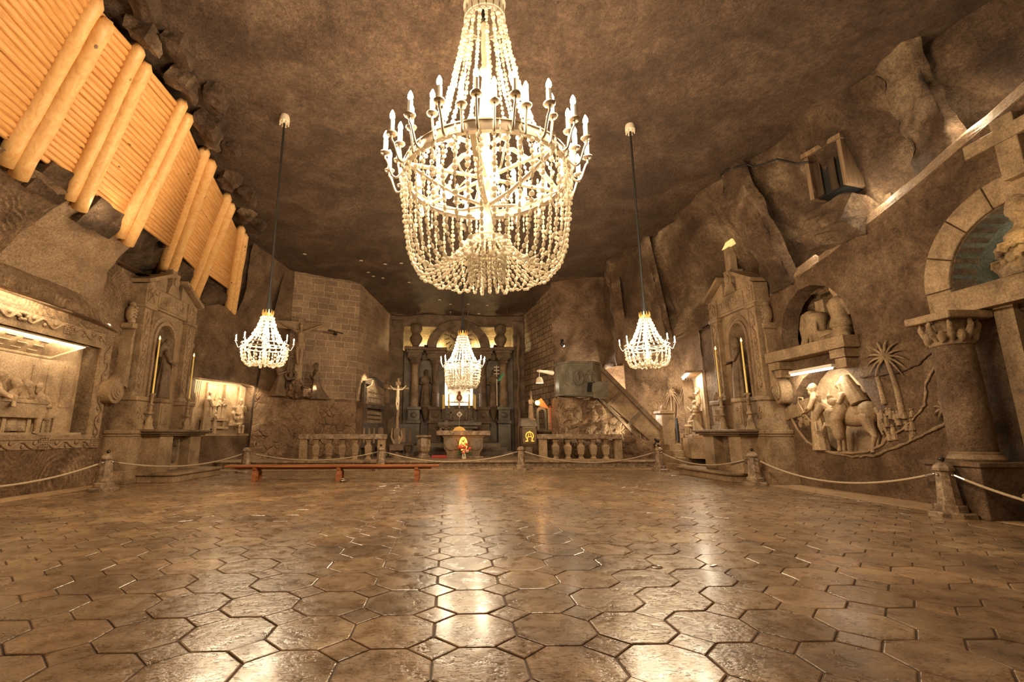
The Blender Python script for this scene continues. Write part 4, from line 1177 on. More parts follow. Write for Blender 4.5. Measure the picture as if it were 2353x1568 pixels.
    m.bx(-1.1, -.56, -.30, -.04, 1.52, 2.5); m.bx(.56, 1.1, -.30, -.04, 1.52, 2.5)
    m.build('arch_panel', C1, e)
    m = MB()
    for r0, r1, y in ((.57, .68, -.36), (.74, .86, -.33)):
        P_ = arc(0, 4.45, r0, 0, 180, 16) + arc(0, 4.45, r1, 180, 0, 16); m.prism(P_[::-1], y, -.29)
        for sx in (-1, 1): m.bx(min(sx*r0, sx*r1), max(sx*r0, sx*r1), y, -.29, 2.55, 4.45)
    m.build('archivolt', C3, e)
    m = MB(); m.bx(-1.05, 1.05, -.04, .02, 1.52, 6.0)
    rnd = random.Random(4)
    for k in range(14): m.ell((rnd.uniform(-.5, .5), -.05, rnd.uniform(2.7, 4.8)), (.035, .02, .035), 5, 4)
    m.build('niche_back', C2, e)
    m = MB(); m.bx(-1.05, 1.05, -.40, 0, 5.40, 6.05); m.bx(-.85, .85, -.43, -.40, 5.48, 5.97)
    for k in range(9): m.ell((-.7+.175*k, -.44, 5.72+.06*(k % 2)), (.06, .04, .13), 6, 5)
    m.build('frieze', C1, e)
    m = MB(); m.bx(-.36, .36, -.62, 0, 1.52, 1.62, .01); m.bx(-.27, .27, -.58, 0, 1.62, 2.42); m.bx(-.34, .34, -.64, 0, 2.40, 2.55, .03); m.bx(-.19, .19, -.61, -.57, 1.72, 2.3)
    m.ell((0, -.61, 1.95), (.09, .05, .2), 8, 6); m.ell((0, -.62, 2.18), .06, 8, 6)
    m.build('central_pedestal', C1, e)
    m = MB(); m.prism([(-.42, 6.05), (.42, 6.05), (.30, 6.3), (.22, 6.4), (.22, 6.72), (.26, 6.86), (-.26, 6.86), (-.22, 6.72), (-.22, 6.4), (-.30, 6.3)], -.44, 0)
    m.lathe([(.16, 0), (.16, -.05)], (0, -.44, 6.55), 14, axis='Y')
    m.build('cross_pedestal', C1, e)
    return e
side_altar('tall carved salt side altar on the left wall', (-9.9, YL, 0), pi/2).scale = (.90, 1, 1)
side_altar('tall carved salt side altar on the right wall', (9.9, YR, 0), -pi/2, .6).scale = (.77, 1, 1)
def W(side, yc, x, y, z):
    return (-9.9 - y, yc + x, z) if side < 0 else (9.9 + y, yc - x, z)
def holy_statue(label, side, yc, book, face):
    m = MB(); fig(m, 0, 0, 0, 1.98, face, 'stand', 'veil' if side < 0 else 'long', False, 'hold', 8, 1, 3 if side < 0 else 5, 0.03)
    p = W(side, yc, 0, -.42, 2.55)
    o = m.build('robed_statue', MAT['rock_carved_dark'], None, voxel=.022, loc=p, rz=pi/2 if side < 0 else -pi/2)
    tag(o, label, 'statue')
    return o
holy_statue('dark robed statue with bowed veiled head in the left side altar niche', -1, YL, 1, .55)
holy_statue('dark robed statue with long hair in the right side altar niche', 1, YR, 1, -.5)
def lit_cross(label, side, yc, warm):
    e = empty('altar_cross', label, 'cross', W(side, yc, 0, -.25, 6.86), pi/2 if side < 0 else -pi/2)
    m = MB(); m.bx(-.15, .15, -.12, .12, 0, .82); m.bx(-.15, .15, -.12, .12, 1.02, 1.30)
    m.build('shaft', MAT['rock_carved'], e, bevel=.01)
    m = MB(); m.bx(-.36, .36, -.12, .12, .84, 1.03); m.build('arms', MAT['rock_carved'] if not warm else MAT['salt_added_glow'], e, bevel=.01)
lit_cross('square-cut salt cross on top of the left side altar, lit from behind', -1, YL, False)
lit_cross('square-cut cross with yellow arms glowing as if lit on top of the right side altar', 1, YR, True)
def altar_candle(label, side, yc, x, hc, lean=0):
    e = empty('altar_candle', label, 'candle', W(side, yc, x, -.82, 1.54), group='tall yellow candles on the side altars')
    m = MB(); m.lathe([(.15, 0), (.15, .05), (.10, .12), (.09, .3), (.05, .36), (.045, .42), (.09, .46), (.085, .5), (.05, .54), (.05, .72), (.08, .74), (.04, .78), (.05, 1.0), (.085, 1.04), (.085, 1.08), (.04, 1.09)], n=12)
    for k in range(3): a = 2*pi*k/3; m.ell((.10*cos(a), .10*sin(a), .04), .04, 6, 4)
    m.build('candlestick', MAT['rock_carved'], e, smooth='auto')
    MB().lathe([(.030, 1.07), (.024, 1.07+hc)], n=10).build('candle', MAT['wax'], e, smooth='auto')
    MB().lathe([(.005, 1.07+hc), (.028, 1.10+hc), (.018, 1.15+hc), (.002, 1.20+hc)], n=8).build('flame_bulb', MAT['flame'], e, smooth=True)
altar_candle('tall yellow candle on the near end of the left side altar', -1, YL, -1.1, 1.7)
altar_candle('tall yellow candle on the far end of the left side altar', -1, YL, .95, 1.5)
altar_candle('tall yellow candle on the far end of the right side altar', 1, YR, -.5, 1.6)
altar_candle('tall yellow candle on the near end of the right side altar', 1, YR, .92, 1.6)
m = MB(); m.bx(-9.08, -8.02, 14.45, 17.3, 0, .20, .01); m.bx(-9.12, -7.94, 14.4, 17.36, .20, .275, .015)
tag(m.build('altar_step', MAT['rock_carved']), 'long low stone step before the left side altar', 'step')
m = MB(); m.bx(8.35, 9.08, 13.9, 17.1, 0, .20, .01); m.bx(8.27, 9.1, 13.84, 17.16, .20, .275, .015)
tag(m.build('altar_step', MAT['rock_carved']), 'long low stone step before the right side altar', 'step')

# ================================================================== LONG RELIEF ON THE LEFT
def long_relief():
    e = empty('framed_relief', 'long framed wall relief of robed diners behind a table, far left', 'relief', (-9.9, 0, 0), pi/2)
    x0, x1, z0, z1 = 7.2, 13.38, 1.38, 3.79
    C = MAT['rock_relief']
    m = MB(); m.bx(x0-.2, x1+.2, .45, .53, z0-.2, z1+.2)
    # raised door panels on the painted room wall
    for a, b, za, zb_ in ((11.9, 12.25, 2.3, 3.1), (12.35, 12.75, 2.2, 3.15), (12.85, 13.2, 2.1, 3.25)): m.bx(a, b, .43, .46, za, zb_)
    m.prism(arc(10.45, 2.95, .34, 0, 180, 12)[::-1], .40, .46); m.prism(arc(10.45, 2.95, .24, 0, 180, 12)[::-1], .37, .46)
    m.bx(x0, x1-.05, .1, .46, z0, z0+.06)
    m.build('back_panel', C, e)
    # frame
    m = MB()
    m.bx(x0, x1, -.06, .10, z1, z1+.13); m.bx(x0, x1, -.06, .10, z0-.12, z0); m.bx(x1, x1+.12, -.06, .46, z0-.12, z1+.13)
    m.bx(x1+.12, x1+.45, -.03, .02, z0-.34, z1+.42); m.bx(x0, x1+.12, -.03, .02, z1+.13, z1+.42); m.bx(x0, x1+.12, -.03, .02, z0-.34, z0-.12)
    f = m.build('frame', MAT['rock_carved'], e)
    m = MB()
    vine(m, (x0, -.05, z1+.27), (x1+.1, -.05, z1+.27), .085, .62, .028); vine(m, (x0, -.05, z0-.23), (x1+.1, -.05, z0-.23), .075, .62, .026); vine(m, (x1+.28, -.05, z0-.1), (x1+.28, -.05, z1+.15), .09, .62, .028)
    for cx, cz in ((x1+.28, z1+.28), (x1+.28, z0-.22), (x1+.28, 2.55), (12.15, z1+.28), (12.0, z0-.22), (10.8, z1+.28), (10.6, z0-.22)):
        if abs(cx-10.8) < .3 or abs(cx-10.6) < .05:
            for k in range(6): a = pi*k/3; m.ell((cx+.1*cos(a), -.08, cz+.08*sin(a)), (.06, .035, .05), 7, 5)
        else:
            m.bx(cx-.14, cx+.14, -.06, 0, cz-.14, cz+.14)
            for i in range(4):
                for j in range(5): m.ell((cx-.105+.07*i, -.075, cz-.11+.055*j), (.03, .02, .022), 6, 4)
    m.build('border_carving', MAT['rock_smooth'], f, smooth='auto')
    # coffered ceiling slab of the scene
    m = MB()
    vs = [(x0, .08, 3.79), (13.0, .08, 3.79), (12.35, .46, 3.36), (x0, .46, 3.36), (x0, .08, 3.84), (13.0, .08, 3.84), (12.35, .46, 3.42), (x0, .46, 3.42)]
    m.add(vs, [(0, 1, 2, 3), (7, 6, 5, 4), (0, 4, 5, 1), (1, 5, 6, 2), (2, 6, 7, 3)])
    m.tube([Vector((x0, .07, 3.76)), Vector((12.97, .07, 3.76)), Vector((12.33, .45, 3.33)), Vector((x0, .45, 3.33))], .028, 5)
    for i in range(9):
        for j in range(3): m.box((8.2+.45*i - .05*j, .17+.1*j, 3.665-.112*j), (.30-.02*j, .012, .014), rx=.0)
    m.build('coffered_ceiling', C, e)
    # table
    m = MB(); m.bx(x0, 12.05, .0, .40, 2.12, 2.20); m.bx(x0, 12.0, .04, .34, 1.78, 2.12)
    for tx in (8.4, 9.4, 10.6, 11.1, 11.75): m.bx(tx-.05, tx+.05, .17, .26, 1.44, 1.8)
    for k in range(22): m.lathe([(.05, 0), (.07, .03)] if k % 3 else [(.03, 0), (.035, .08)], (7.6+.2*k, .10+.05*(k % 2), 2.2), 8)
    for tx in (10.15, 10.85, 11.3, 11.6): m.ell((tx, .26, 1.50), (.06, .12, .06), 8, 5); m.ell((tx+.04, .28, 1.62), (.05, .06, .15), 8, 5)
    m.bx(12.15, 12.6, .2, .42, 1.80, 1.86); m.bx(12.5, 12.56, .22, .28, 1.44, 1.8); m.bx(12.18, 12.24, .22, .28, 1.44, 1.8)
    m.build('long_table', C, e, smooth='auto')
    rnd = random.Random(9)
    seats = [(7.6, 0, 'pray'), (7.95, .6, 'reach'), (8.35, -.5, 'pray'), (8.75, .3, 'hold'), (9.2, -.3, 'reachl'), (9.7, .0, 'hold'), (10.15, .5, 'reachl'), (10.42, -.2, 'pray'), (10.72, .9, 'hold'), (10.98, 1.0, 'reachl'), (11.42, .7, 'reachl'), (11.72, .5, 'pray')]
    for k, (xx, fc, ar) in enumerate(seats):
        m = MB(); fig(m, xx, .38, 1.18+(.12 if k % 3 == 0 else 0) - (.05 if k > 9 else 0), 1.98, fc, 'half', ['short', 'long'][k % 2], k % 4 != 1, ar, 7, .8, k, rnd.uniform(-.08, .08), 1.0)
        # keep only what shows above and behind the table
        m.build('seated_figure', C, e, voxel=.014)
    m = MB(); fig(m, 12.22, .34, 1.40, 1.62, -1.2, 'sit', 'short', True, 'hold', 7, .9, 5, -.1, 1.0); m.build('seated_figure', C, e, voxel=.014)
long_relief()
# rock hood with a hidden light strip above the frame
rows = [[(-9.92, y, z), (-9.60, y, z+.02), (-9.62, y, z+.25), (-9.95, y, z+.75)] for y, z in ((6, 4.60), (8.5, 4.56), (11, 4.50), (12.8, 4.44), (13.6, 4.40), (14.0, 4.36))]
rows[-1] = [(-9.92, 14.05, 4.34), (-9.89, 14.05, 4.36), (-9.89, 14.05, 4.5), (-9.92, 14.05, 4.8)]
rows[-2][1] = (-9.75, 13.6, 4.40); rows[-2][2] = (-9.78, 13.6, 4.6)
struct(loft(rows, 6, 5, .025, 2.0, 3.0).build('trim_3', MAT['rock_chisel'], smooth=True))
alight('strip_light', (-9.72, 9.8, 4.50), (-.45, 0, -1), 120, .06, 7.2, (1, .80, .50)).rotation_euler = (0, radians(28), 0)
alight('strip_light', (-9.96, 10.2, 3.72), (-1, 0, -.5), 55, .05, 5.8, (1, .82, .55)).rotation_euler = (0, radians(72), 0)

# ================================================================== SECOND RELIEF ON THE LEFT
def wedding_relief():
    e = empty('wall_relief', 'brightly lit sunken relief of robed people left of the calvary', 'relief', tuple(p0), aL)
    C = MAT['rock_relief']
    m = MB(); m.bx(.1, 3.75, .40, .48, 1.2, 3.7)
    for k in range(7): m.tube([Vector((.3+.1*k, .36, 3.5)), Vector((.28+.09*k, .34, 2.6)), Vector((.25+.04*k, .36, 2.0))], .04, 6)
    m.bx(1.2, 1.3, .3, .45, 1.7, 3.5); m.bx(2.2, 2.32, .25, .45, 1.7, 3.5); m.bx(3.1, 3.2, .3, .45, 1.6, 3.5)
    for cx in (1.55, 1.9): m.prism(arc(cx, 2.95, .14, 0, 180, 8)[::-1], .34, .42); m.bx(cx-.14, cx+.14, .34, .42, 2.6, 2.95)
    m.bx(1.0, 2.5, .15, .42, 1.95, 2.05); m.bx(1.1, 2.4, .1, .42, 1.62, 1.72); m.bx(.2, 3.6, -.02, .42, 1.33, 1.42)
    m.build('back_panel', C, e)
    F = [(1.05, .10, 1.42, 1.75, 1.3, 'stand', 'long', True, 'reach'), (1.5, .06, 1.40, .95, 1.2, 'stand', 'veil', False, 'pray'), (1.45, .3, 2.05, .8, .2, 'stand', 'long', False, 'pray'), (1.7, .32, 2.05, .85, -.2, 'stand', 'short', True, 'hold'), (1.95, .3, 2.05, .9, 0, 'stand', 'veil', False, 'bless'), (2.2, .3, 2.05, .85, .2, 'stand', 'long', True, 'pray'), (2.55, .08, 1.42, 1.5, .9, 'sit', 'short', True, 'hold'), (3.1, .16, 1.62, 1.7, -.9, 'sit', 'long', True, 'bless'), (2.85, -.02, 1.42, 1.15, -.3, 'sit', 'short', False, 'hold')]
    for k, (xx, yy, zz, hh, fc, po, ha, be, ar) in enumerate(F):
        m = MB(); fig(m, xx, yy, zz, hh, fc, po, ha, be, ar, 7, .8, k*2); m.build('carved_figure', C, e, voxel=.014)
    return e
wedding_relief()
q = p0.lerp(p1, .5)
o = alight('relief_light', (q.x+.02+.10, q.y-.05, 3.52), (0, 0, -1), 60, 3.2, .06, (1, .80, .52)); o.rotation_euler = (radians(30), 0, aL)
plight('relief_light', (q.x+.05, q.y, 3.40), 6, (1, .8, .5), .05)

# ================================================================== CALVARY ON THE LEFT ROCK
def calvary():
    zb_ = 3.12
    Yc = 22.32; c = atY(681, 915, Yc); cx = c.x
    e = empty('crucifix', 'large pale stone crucifix standing on rocks before the brick wall', 'crucifix', (cx, Yc, zb_), radians(14))
    top = atY(690, 738, Yc).z - zb_
    m = MB(); m.bx(-.16, .16, -.02, .20, 0, top+.12); m.bx(-1.25, 1.25, .0, .20, top-.42, top-.02, .02); m.build('cross_beam', MAT['rock_carved'], e)
    m = MB(); h = top
    # body: one continuous figure, arms spread, knees together
    m.ell((0, -.14, h-.30), (.085, .10, .125), 12, 8, Matrix.Rotation(.35, 3, 'X')); m.ell((.0, -.17, h-.42), (.05, .05, .08), 8, 6); m.ell((0, -.10, h-.26), (.10, .10, .11), 10, 6)
    m.limb([(0, -.12, h-.5), (0, -.14, h-.7), (0, -.13, h-.98), (0, -.14, h-1.2)], [.09, .165, .135, .15], 14)
    m.limb([(-.02, -.12, h-.55), (-.16, -.12, h-.58)], [.1, .085], 10)
    for sx in (-1, 1):
        m.limb([(sx*.15, -.12, h-.56), (sx*.55, -.10, h-.36), (sx*.95, -.07, h-.16)], [.075, .055, .035], 10)
        m.ell((sx*1.0, -.06, h-.14), (.06, .03, .045), 8, 5)
        for f in range(4): m.tube([Vector((sx*1.04, -.06, h-.16+.02*f)), Vector((sx*1.10, -.09, h-.17+.022*f))], .011, 5)
        m.limb([(sx*.08, -.14, h-1.2), (sx*.10, -.30, h-1.62), (sx*.05, -.16, h-2.08)], [.115, .08, .045], 12)
        m.ell((sx*.04, -.22, h-2.16), (.04, .09, .035), 8, 5)
    b = m.build('carved_body', MAT['rock_smooth'], e, voxel=.014)
    m = MB()
    for k in range(5): m.tube([Vector((-.17, -.18-.02*(k % 2), h-1.12-.05*k)), Vector((0, -.30, h-1.16-.05*k)), Vector((.17, -.18, h-1.10-.05*k))], .045, 6)
    m.limb([(.18, -.16, h-1.15), (.22, -.18, h-1.45)], [.06, .03], 8)
    m.build('loincloth', MAT['rock_smooth'], e, voxel=.014)
    # kneeling mourners
    for nm, px_, fc, lb in (('kneeling_figure', 642, 1.1, 'dark stone kneeling figure on the left of the calvary rocks'), ('kneeling_figure', 724, -1.15, 'dark stone kneeling figure with folded hands on the right of the calvary rocks')):
        q = atY(px_, 912, 22.5 if px_ > 700 else 22.0)
        m = MB(); fig(m, 0, 0, 0, 2.15, fc, 'kneel', 'short' if px_ > 700 else 'long', False, 'pray', 8, 1, px_ % 7, 0)
        o = m.build(nm, MAT['rock_carved_dark'], None, voxel=.025, loc=(q.x, 22.5 if px_ > 700 else 22.0, 3.02 if px_ > 700 else 3.12)); tag(o, lb, 'statue')
    # rocks
    rnd = random.Random(12)
    spots = []
    for k in range(26):
        t = rnd.random(); px_ = 655 + 60*rnd.random(); lift = max(0, 1-abs(px_-682)/34)
        p = atY(px_, 905, 22.2); spots.append((p.x, 22.0+.35*rnd.random(), 3.14 + lift*rnd.random()*.65, rnd.uniform(.16, .34)))
    for k, (x, y, z, r) in enumerate(spots):
        m = MB(); m.box((0, 0, 0), (r*1.5, r*1.2, r*.9), rz=rnd.uniform(0, 3), rx=rnd.uniform(-.4, .4), ry=rnd.uniform(-.3, .3))
        o = m.build('broken_rock', MAT['rock_rubble'], loc=(x, y, z)); roughen(o, .06, 5, 2, k*1.3)
        tag(o, 'rough block of broken rock heaped at the foot of the crucifix', 'rock', group='rocks heaped under the crucifix')
    q = atY(668, 862, 21.95)
    m = MB(); 
    for k in range(12): a = 2*pi*k/12; m.ell((.24*cos(a), 0, .2*sin(a)), (.09, .08, .075), 6, 5)
    m.ell((0, .02, 0), (.11, .1, .13), 8, 6); m.ell((-.04, -.08, .02), .03, 6, 4); m.ell((.04, -.08, .02), .03, 6, 4)
    tag(m.build('stone_wreath', MAT['rock_carved_dark'], None, voxel=.025, loc=tuple(q)), 'round stone wreath lying on the rocks below the crucified figure', 'wreath')
    plight('calvary_lamp', (cx-.8, 21.9, 3.6), 22, (1, .83, .6), .06)
    plight('calvary_lamp', (cx+.8, 22.3, 3.55), 14, (1, .83, .55), .06)
calvary()
# ================================================================== HIGH ALTAR
def high_altar():
    Y = 28.0; k = lambda px_, py_: atY(px_, py_, Y)
    e = empty('high_altar', 'tall carved salt high altar with columns and arch at the end of the hall', 'altar', (0, Y, .33))
    C, D, S = MAT['rock_altar'], MAT['rock_carved_dark'], MAT['rock_carved']
    z0 = .33
    X = lambda px_: k(px_, 900).x
    Z = lambda py_: k(1060, py_).z - z0
    m = MB(); m.bx(X(925), X(1187), .55, 1.0, 0, Z(803)); m.bx(X(1015), X(1093), .45, .6, Z(985), Z(803)); m.build('back_wall', C, e)
    for px_, nm in ((953, 'o'), (1000, 'i'), (1110, 'i'), (1156, 'o')):
        x = X(px_); fy = -.15 if nm == 'o' else .15
        m = MB(); m.bx(x-.36, x+.36, fy-.35, .6, 0, Z(975)); m.bx(x-.42, x+.42, fy-.42, .6, Z(974), Z(967), .02); m.bx(x-.34, x+.34, fy-.32, .6, Z(967), Z(942)); m.bx(x-.42, x+.42, fy-.42, .6, Z(943), Z(936), .02)
        m.ell((x, fy-.33, Z(955)), (.2, .06, .17), 10, 6)
        m.build('pedestal', D if nm == 'i' else MAT['rock_green'], e)
        m = MB(); m.lathe([(.29, Z(937)), (.29, Z(935)), (.25, Z(933)), (.24, Z(907)), (.26, Z(906)), (.26, Z(904)), (.225, Z(903)), (.205, Z(843)), (.24, Z(842)), (.22, Z(840))], (x, fy, 0), 18)
        m.build('column', S if nm == 'o' else D, e, smooth='auto')
        m = MB(); m.lathe([(.21, Z(841)), (.26, Z(838)), (.24, Z(835)), (.34, Z(828))], (x, fy, 0), 16)
        for q in range(8): a = 2*pi*q/8; m.ell((x+.27*cos(a), fy+.27*sin(a), Z(833)), (.06, .06, .10), 6, 5)
        m.bx(x-.34, x+.34, fy-.34, fy+.34, Z(829), Z(826), .01)
        m.build('capital', D, e)
        m = MB(); w = .42 if nm == 'o' else .5
        m.bx(x-w, x+w, fy-.40, .7, Z(826), Z(815)); m.bx(x-w-.08, x+w+.08, fy-.5, .7, Z(815), Z(809), .01); m.bx(x-w-.2, x+w+.2, fy-.64, .7, Z(809), Z(802), .03)
        m.build('entablature_block', D, e)
    m = MB()
    for a, b in ((953, 1000), (1110, 1156)): m.bx(X(a), X(b), .25, .7, Z(826), Z(806))
    m.bx(X(1000), X(1110), .35, .7, Z(824), Z(812)); m.bx(X(1000), X(1110), .25, .7, Z(812), Z(806))
    m.build('entablature', D, e)
    # arch over the entablature
    cx = X(1053); r1 = (X(1128)-X(978))/2; r0 = r1*.68
    m = MB(); m.prism((arc(cx, Z(803), r0, 0, 180, 20, Z(752)-Z(803)) + arc(cx, Z(803), r1, 180, 0, 20, Z(737)-Z(803)))[::-1], -.1, .5)
    m.build('arch', D, e)
    m = MB()
    m.prism(arc(cx, Z(803), r0*.98, 0, 180, 20, (Z(752)-Z(803))*.98)[::-1], .45, .52)
    o = m.build('arch_back', MAT['brick_back'], e); uvplan(o, (1, 0))
    # emblem : cross with scrolls and laurel
    m = MB(); x = X(1053)
    m.box((x, .0, Z(765)), (.34, .2, 1.35)); m.box((x, -.02, Z(757)), (1.1, .22, .3))
    for sx in (-1, 1):
        for q in range(9): a = radians(-70 + 20*q); m.box((x+sx*(.62*cos(a)+.1), .05, Z(775)+.75*sin(a)), (.34, .06, .10), ry=-sx*a)
        m.tube([Vector((x+sx*.15, -.1, Z(785))), Vector((x+sx*.5, -.1, Z(775))), Vector((x+sx*.45, -.1, Z(765))), Vector((x+sx*.15, -.1, Z(770)))], .08, 7)
        m.tube([Vector((x+sx*.1, -.05, Z(746))), Vector((x+sx*.45, -.05, Z(744))), Vector((x+sx*.5, -.05, Z(752)))], .09, 7)
    m.build('emblem', D, e, voxel=.05)
    for px_ in (953.5, 1152):
        m = MB(); m.lathe([(.36, Z(803)), (.36, Z(799)), (.2, Z(797)), (.24, Z(793)), (.36, Z(785)), (.40, Z(778)), (.30, Z(771)), (.24, Z(768)), (.34, Z(762)), (.38, Z(755)), (.30, Z(747)), (.12, Z(744))], (X(px_), .1, 0), 16)
        m.build('urn', D, e, smooth='auto')
    # consoles under the statues
    for px_ in (978, 1134):
        x = X(px_); m = MB(); m.lathe([(.05, Z(968)), (.12, Z(960)), (.22, Z(948)), (.34, Z(938)), (.40, Z(936)), (.40, Z(933))], (x, .1, 0), 12); m.build('console', D, e, smooth='auto')
        m = plate([(x-.5, Z(945)), (x+.5, Z(945)), (x+.5, Z(815)), (x-.5, Z(815))], [archpoly(x, .42, Z(930), Z(840), 10)], .12)
        for i in range(len(m.v)): v = m.v[i]; m.v[i] = (v[0], v[1]+.42, v[2])
        m.build('niche_surround', D, e)
    # picture window with bright salt picture
    xa, xb, za, zb_ = X(1022), X(1087), Z(932), Z(836)
    m = plate([(xa, za), (xb, za), (xb, zb_), (xa, zb_)], [[(xa+.16, za+.16), (xb-.16, za+.16), (xb-.16, zb_-.16), (xa+.16, zb_-.16)]], .1)
    for i in range(len(m.v)): v = m.v[i]; m.v[i] = (v[0], v[1]+.25, v[2])
    m.build('picture_frame', MAT['frame_steel'], e)
    m = MB(); m.bx(xa+.14, xb-.14, .36, .44, za+.14, zb_-.14); rnd = random.Random(6)
    for q in range(60): m.ell((rnd.uniform(xa+.25, xb-.25), .34, rnd.uniform(za+.3, zb_-.3)), (rnd.uniform(.04, .14), .05, rnd.uniform(.04, .16)), 6, 4)
    for q in range(9): m.ell((xa+.25+q*(xb-xa-.5)/8, .30, za+.24), (.08, .06, .07), 6, 4)
    m.build('salt_picture', MAT['ivory'], e)
    for q in ((xa+.3, za+.4), (xb-.3, za+.4)): plight('picture_lamp', (q[0], Y+.1, q[1]+z0+.1), 13, (1, .92, .82), .05)
    # two saints
    for px_, fc, lb, hr, bd in ((977, .3, 'standing stone saint with raised hand left of the altar picture', 'long', True), (1133, -.2, 'standing stone saint with green palm frond right of the altar picture', 'veil', False)):
        m = MB(); fig(m, 0, 0, 0, Z(850)-Z(933), fc, 'stand', hr, bd, 'bless', 7, 1, px_ % 5, .03)
        st_ = empty('saint_statue', lb, 'statue', (X(px_), Y+.05, Z(933)+z0))
        m.build('carved_figure', D, st_, voxel=.03)
        if px_ > 1000:
            m = MB(); m.tube([Vector((.28, -.42, 1.45)), Vector((.42, -.4, 1.72)), Vector((.62, -.4, 1.92))], .02, 6)
            for q in range(8):
                t = q/7
                for sg in (-1, 1): m.box((.32+.28*t, -.42, 1.54+.36*t+sg*.06), (.20*(1-.5*t), .02, .045), ry=-.7-sg*.6)
            m.build('palm_frond', MAT['palm_green'], st_)
            m = MB(); m.box((.2, -.35, 1.2), (.05, .05, 2.4))
            for z in (1.9, 2.1, 2.3): m.box((.2, -.35, z), (.32, .05, .05))
            m.build('cross_staff', MAT['ivory'], st_)
    # lights behind the entablature
    for px_ in (972, 1136, 1010, 1096):
        p = k(px_, 800); plight('arch_lamp', (p.x, Y+.75 if px_ in (972, 1136) else Y+.2, p.z+.15), 95 if px_ in (972, 1136) else 30, (1, .84, .42), .08)
    for px_ in (975, 1134):
        sp = MB(); sp.lathe([(.10, 0), (.08, .22)], (0, 0, 0), 8, axis='X'); sp.bx(-.03, .03, -.03, .03, -.15, 0)
        p = k(px_, 797); tag(sp.build('spotlight', MAT['iron'], loc=(p.x, Y-.1, p.z)), 'small black spotlight on the %s end of the high altar cornice' % ('left' if px_ < 1050 else 'right'), 'spotlight')
    # altar shelf (gradines) and tabernacle
    Yg = 25.9; kg = lambda a, b: atY(a, b, Yg); zg = .93
    g = empty('altar_shelf', 'stepped stone altar shelf with tabernacle behind the main altar table', 'altar shelf', (0, Yg, zg))
    G = lambda py_: kg(1055, py_).z - zg
    xl, xr = kg(1006, 975).x, kg(1105, 975).x
    m = MB(); m.bx(xl+.5, xr-.5, -.2, .8, 0, G(985)); m.bx(xl+.2, xr-.2, -.35, .8, G(986), G(979), .02); m.bx(xl, xr, -.5, .8, G(979), G(970), .03); m.bx(xl+.35, xr-.35, .1, .8, G(970), G(966), .01)
    m.build('shelf', MAT['rock_altar'], g)
    x = kg(1055.5, 950).x
    m = MB(); m.bx(x-.30, x+.30, .0, .5, G(966), G(941)); m.box((x, -.02, G(953)), (.34, .06, .34), ry=pi/4); m.build('tabernacle', MAT['rock_carved_dark'], g)
    m = MB(); m.box((x, -.08, G(953)), (.24, .05, .24), ry=pi/4); m.build('silver_diamond', MAT['ivory'], g); m = MB(); m.ell((x, -.12, G(953)), .06, 8, 6); m.build('keyhole', MAT['iron'], g)
    m = MB(); m.box((x, .1, G(922)), (.07, .05, .75)); m.ell((x, .08, G(914)), (.16, .06, .2), 10, 8); m.ell((x, .08, G(903)), (.08, .06, .1), 8, 6); m.build('monstrance', MAT['bench_wood'], g)
    for q, px_ in enumerate((1017.5, 1020.5, 1031, 1078, 1089, 1092)):
        y = Yg + (.15 if q in (0, 2, 3, 5) else .5); p = atY(px_, 966, y)
        c = empty('altar_candle', 'tall cream candle on a dark candlestick on the high altar shelf', 'candle', (p.x, y, zg+G(966)+.0), group='six candles on the high altar shelf')
        h = {0: .62, 1: .66, 2: .66, 3: .66, 4: .7, 5: .62}[q]
        MB().lathe([(.12, 0), (.10, .06), (.04, .12), (.05, .3), (.03, h-.1), (.07, h)], n=8).build('candlestick', MAT['rock_carved_dark'], c, smooth='auto')
        MB().lathe([(.045, h), (.04, h+.78)], n=8).build('candle', MAT['wax'], c, smooth='auto')
    for px_, lb in ((1036, 'small dark cross standing left on the high altar shelf'),):
        p = atY(px_, 966, Yg); m = MB(); m.bx(-.04, .04, -.04, .04, 0, .62); m.bx(-.2, .2, -.04, .04, .36, .44); m.lathe([(.16, 0), (.06, .08)], n=8)
        tag(m.build('standing_cross', MAT['rock_carved_dark'], loc=(p.x, Yg-.1, zg+G(966))), lb, 'cross')
    p = atY(1071, 966, Yg); m = MB(); fig(m, 0, 0, 0, .5, 0, 'stand', 'veil', False, 'pray', 6)
    tag(m.build('small_figurine', MAT['rock_carved_dark'], voxel=.015, loc=(p.x, Yg-.1, zg+G(966))), 'small stone figurine on the right of the high altar shelf', 'figurine')
high_altar()

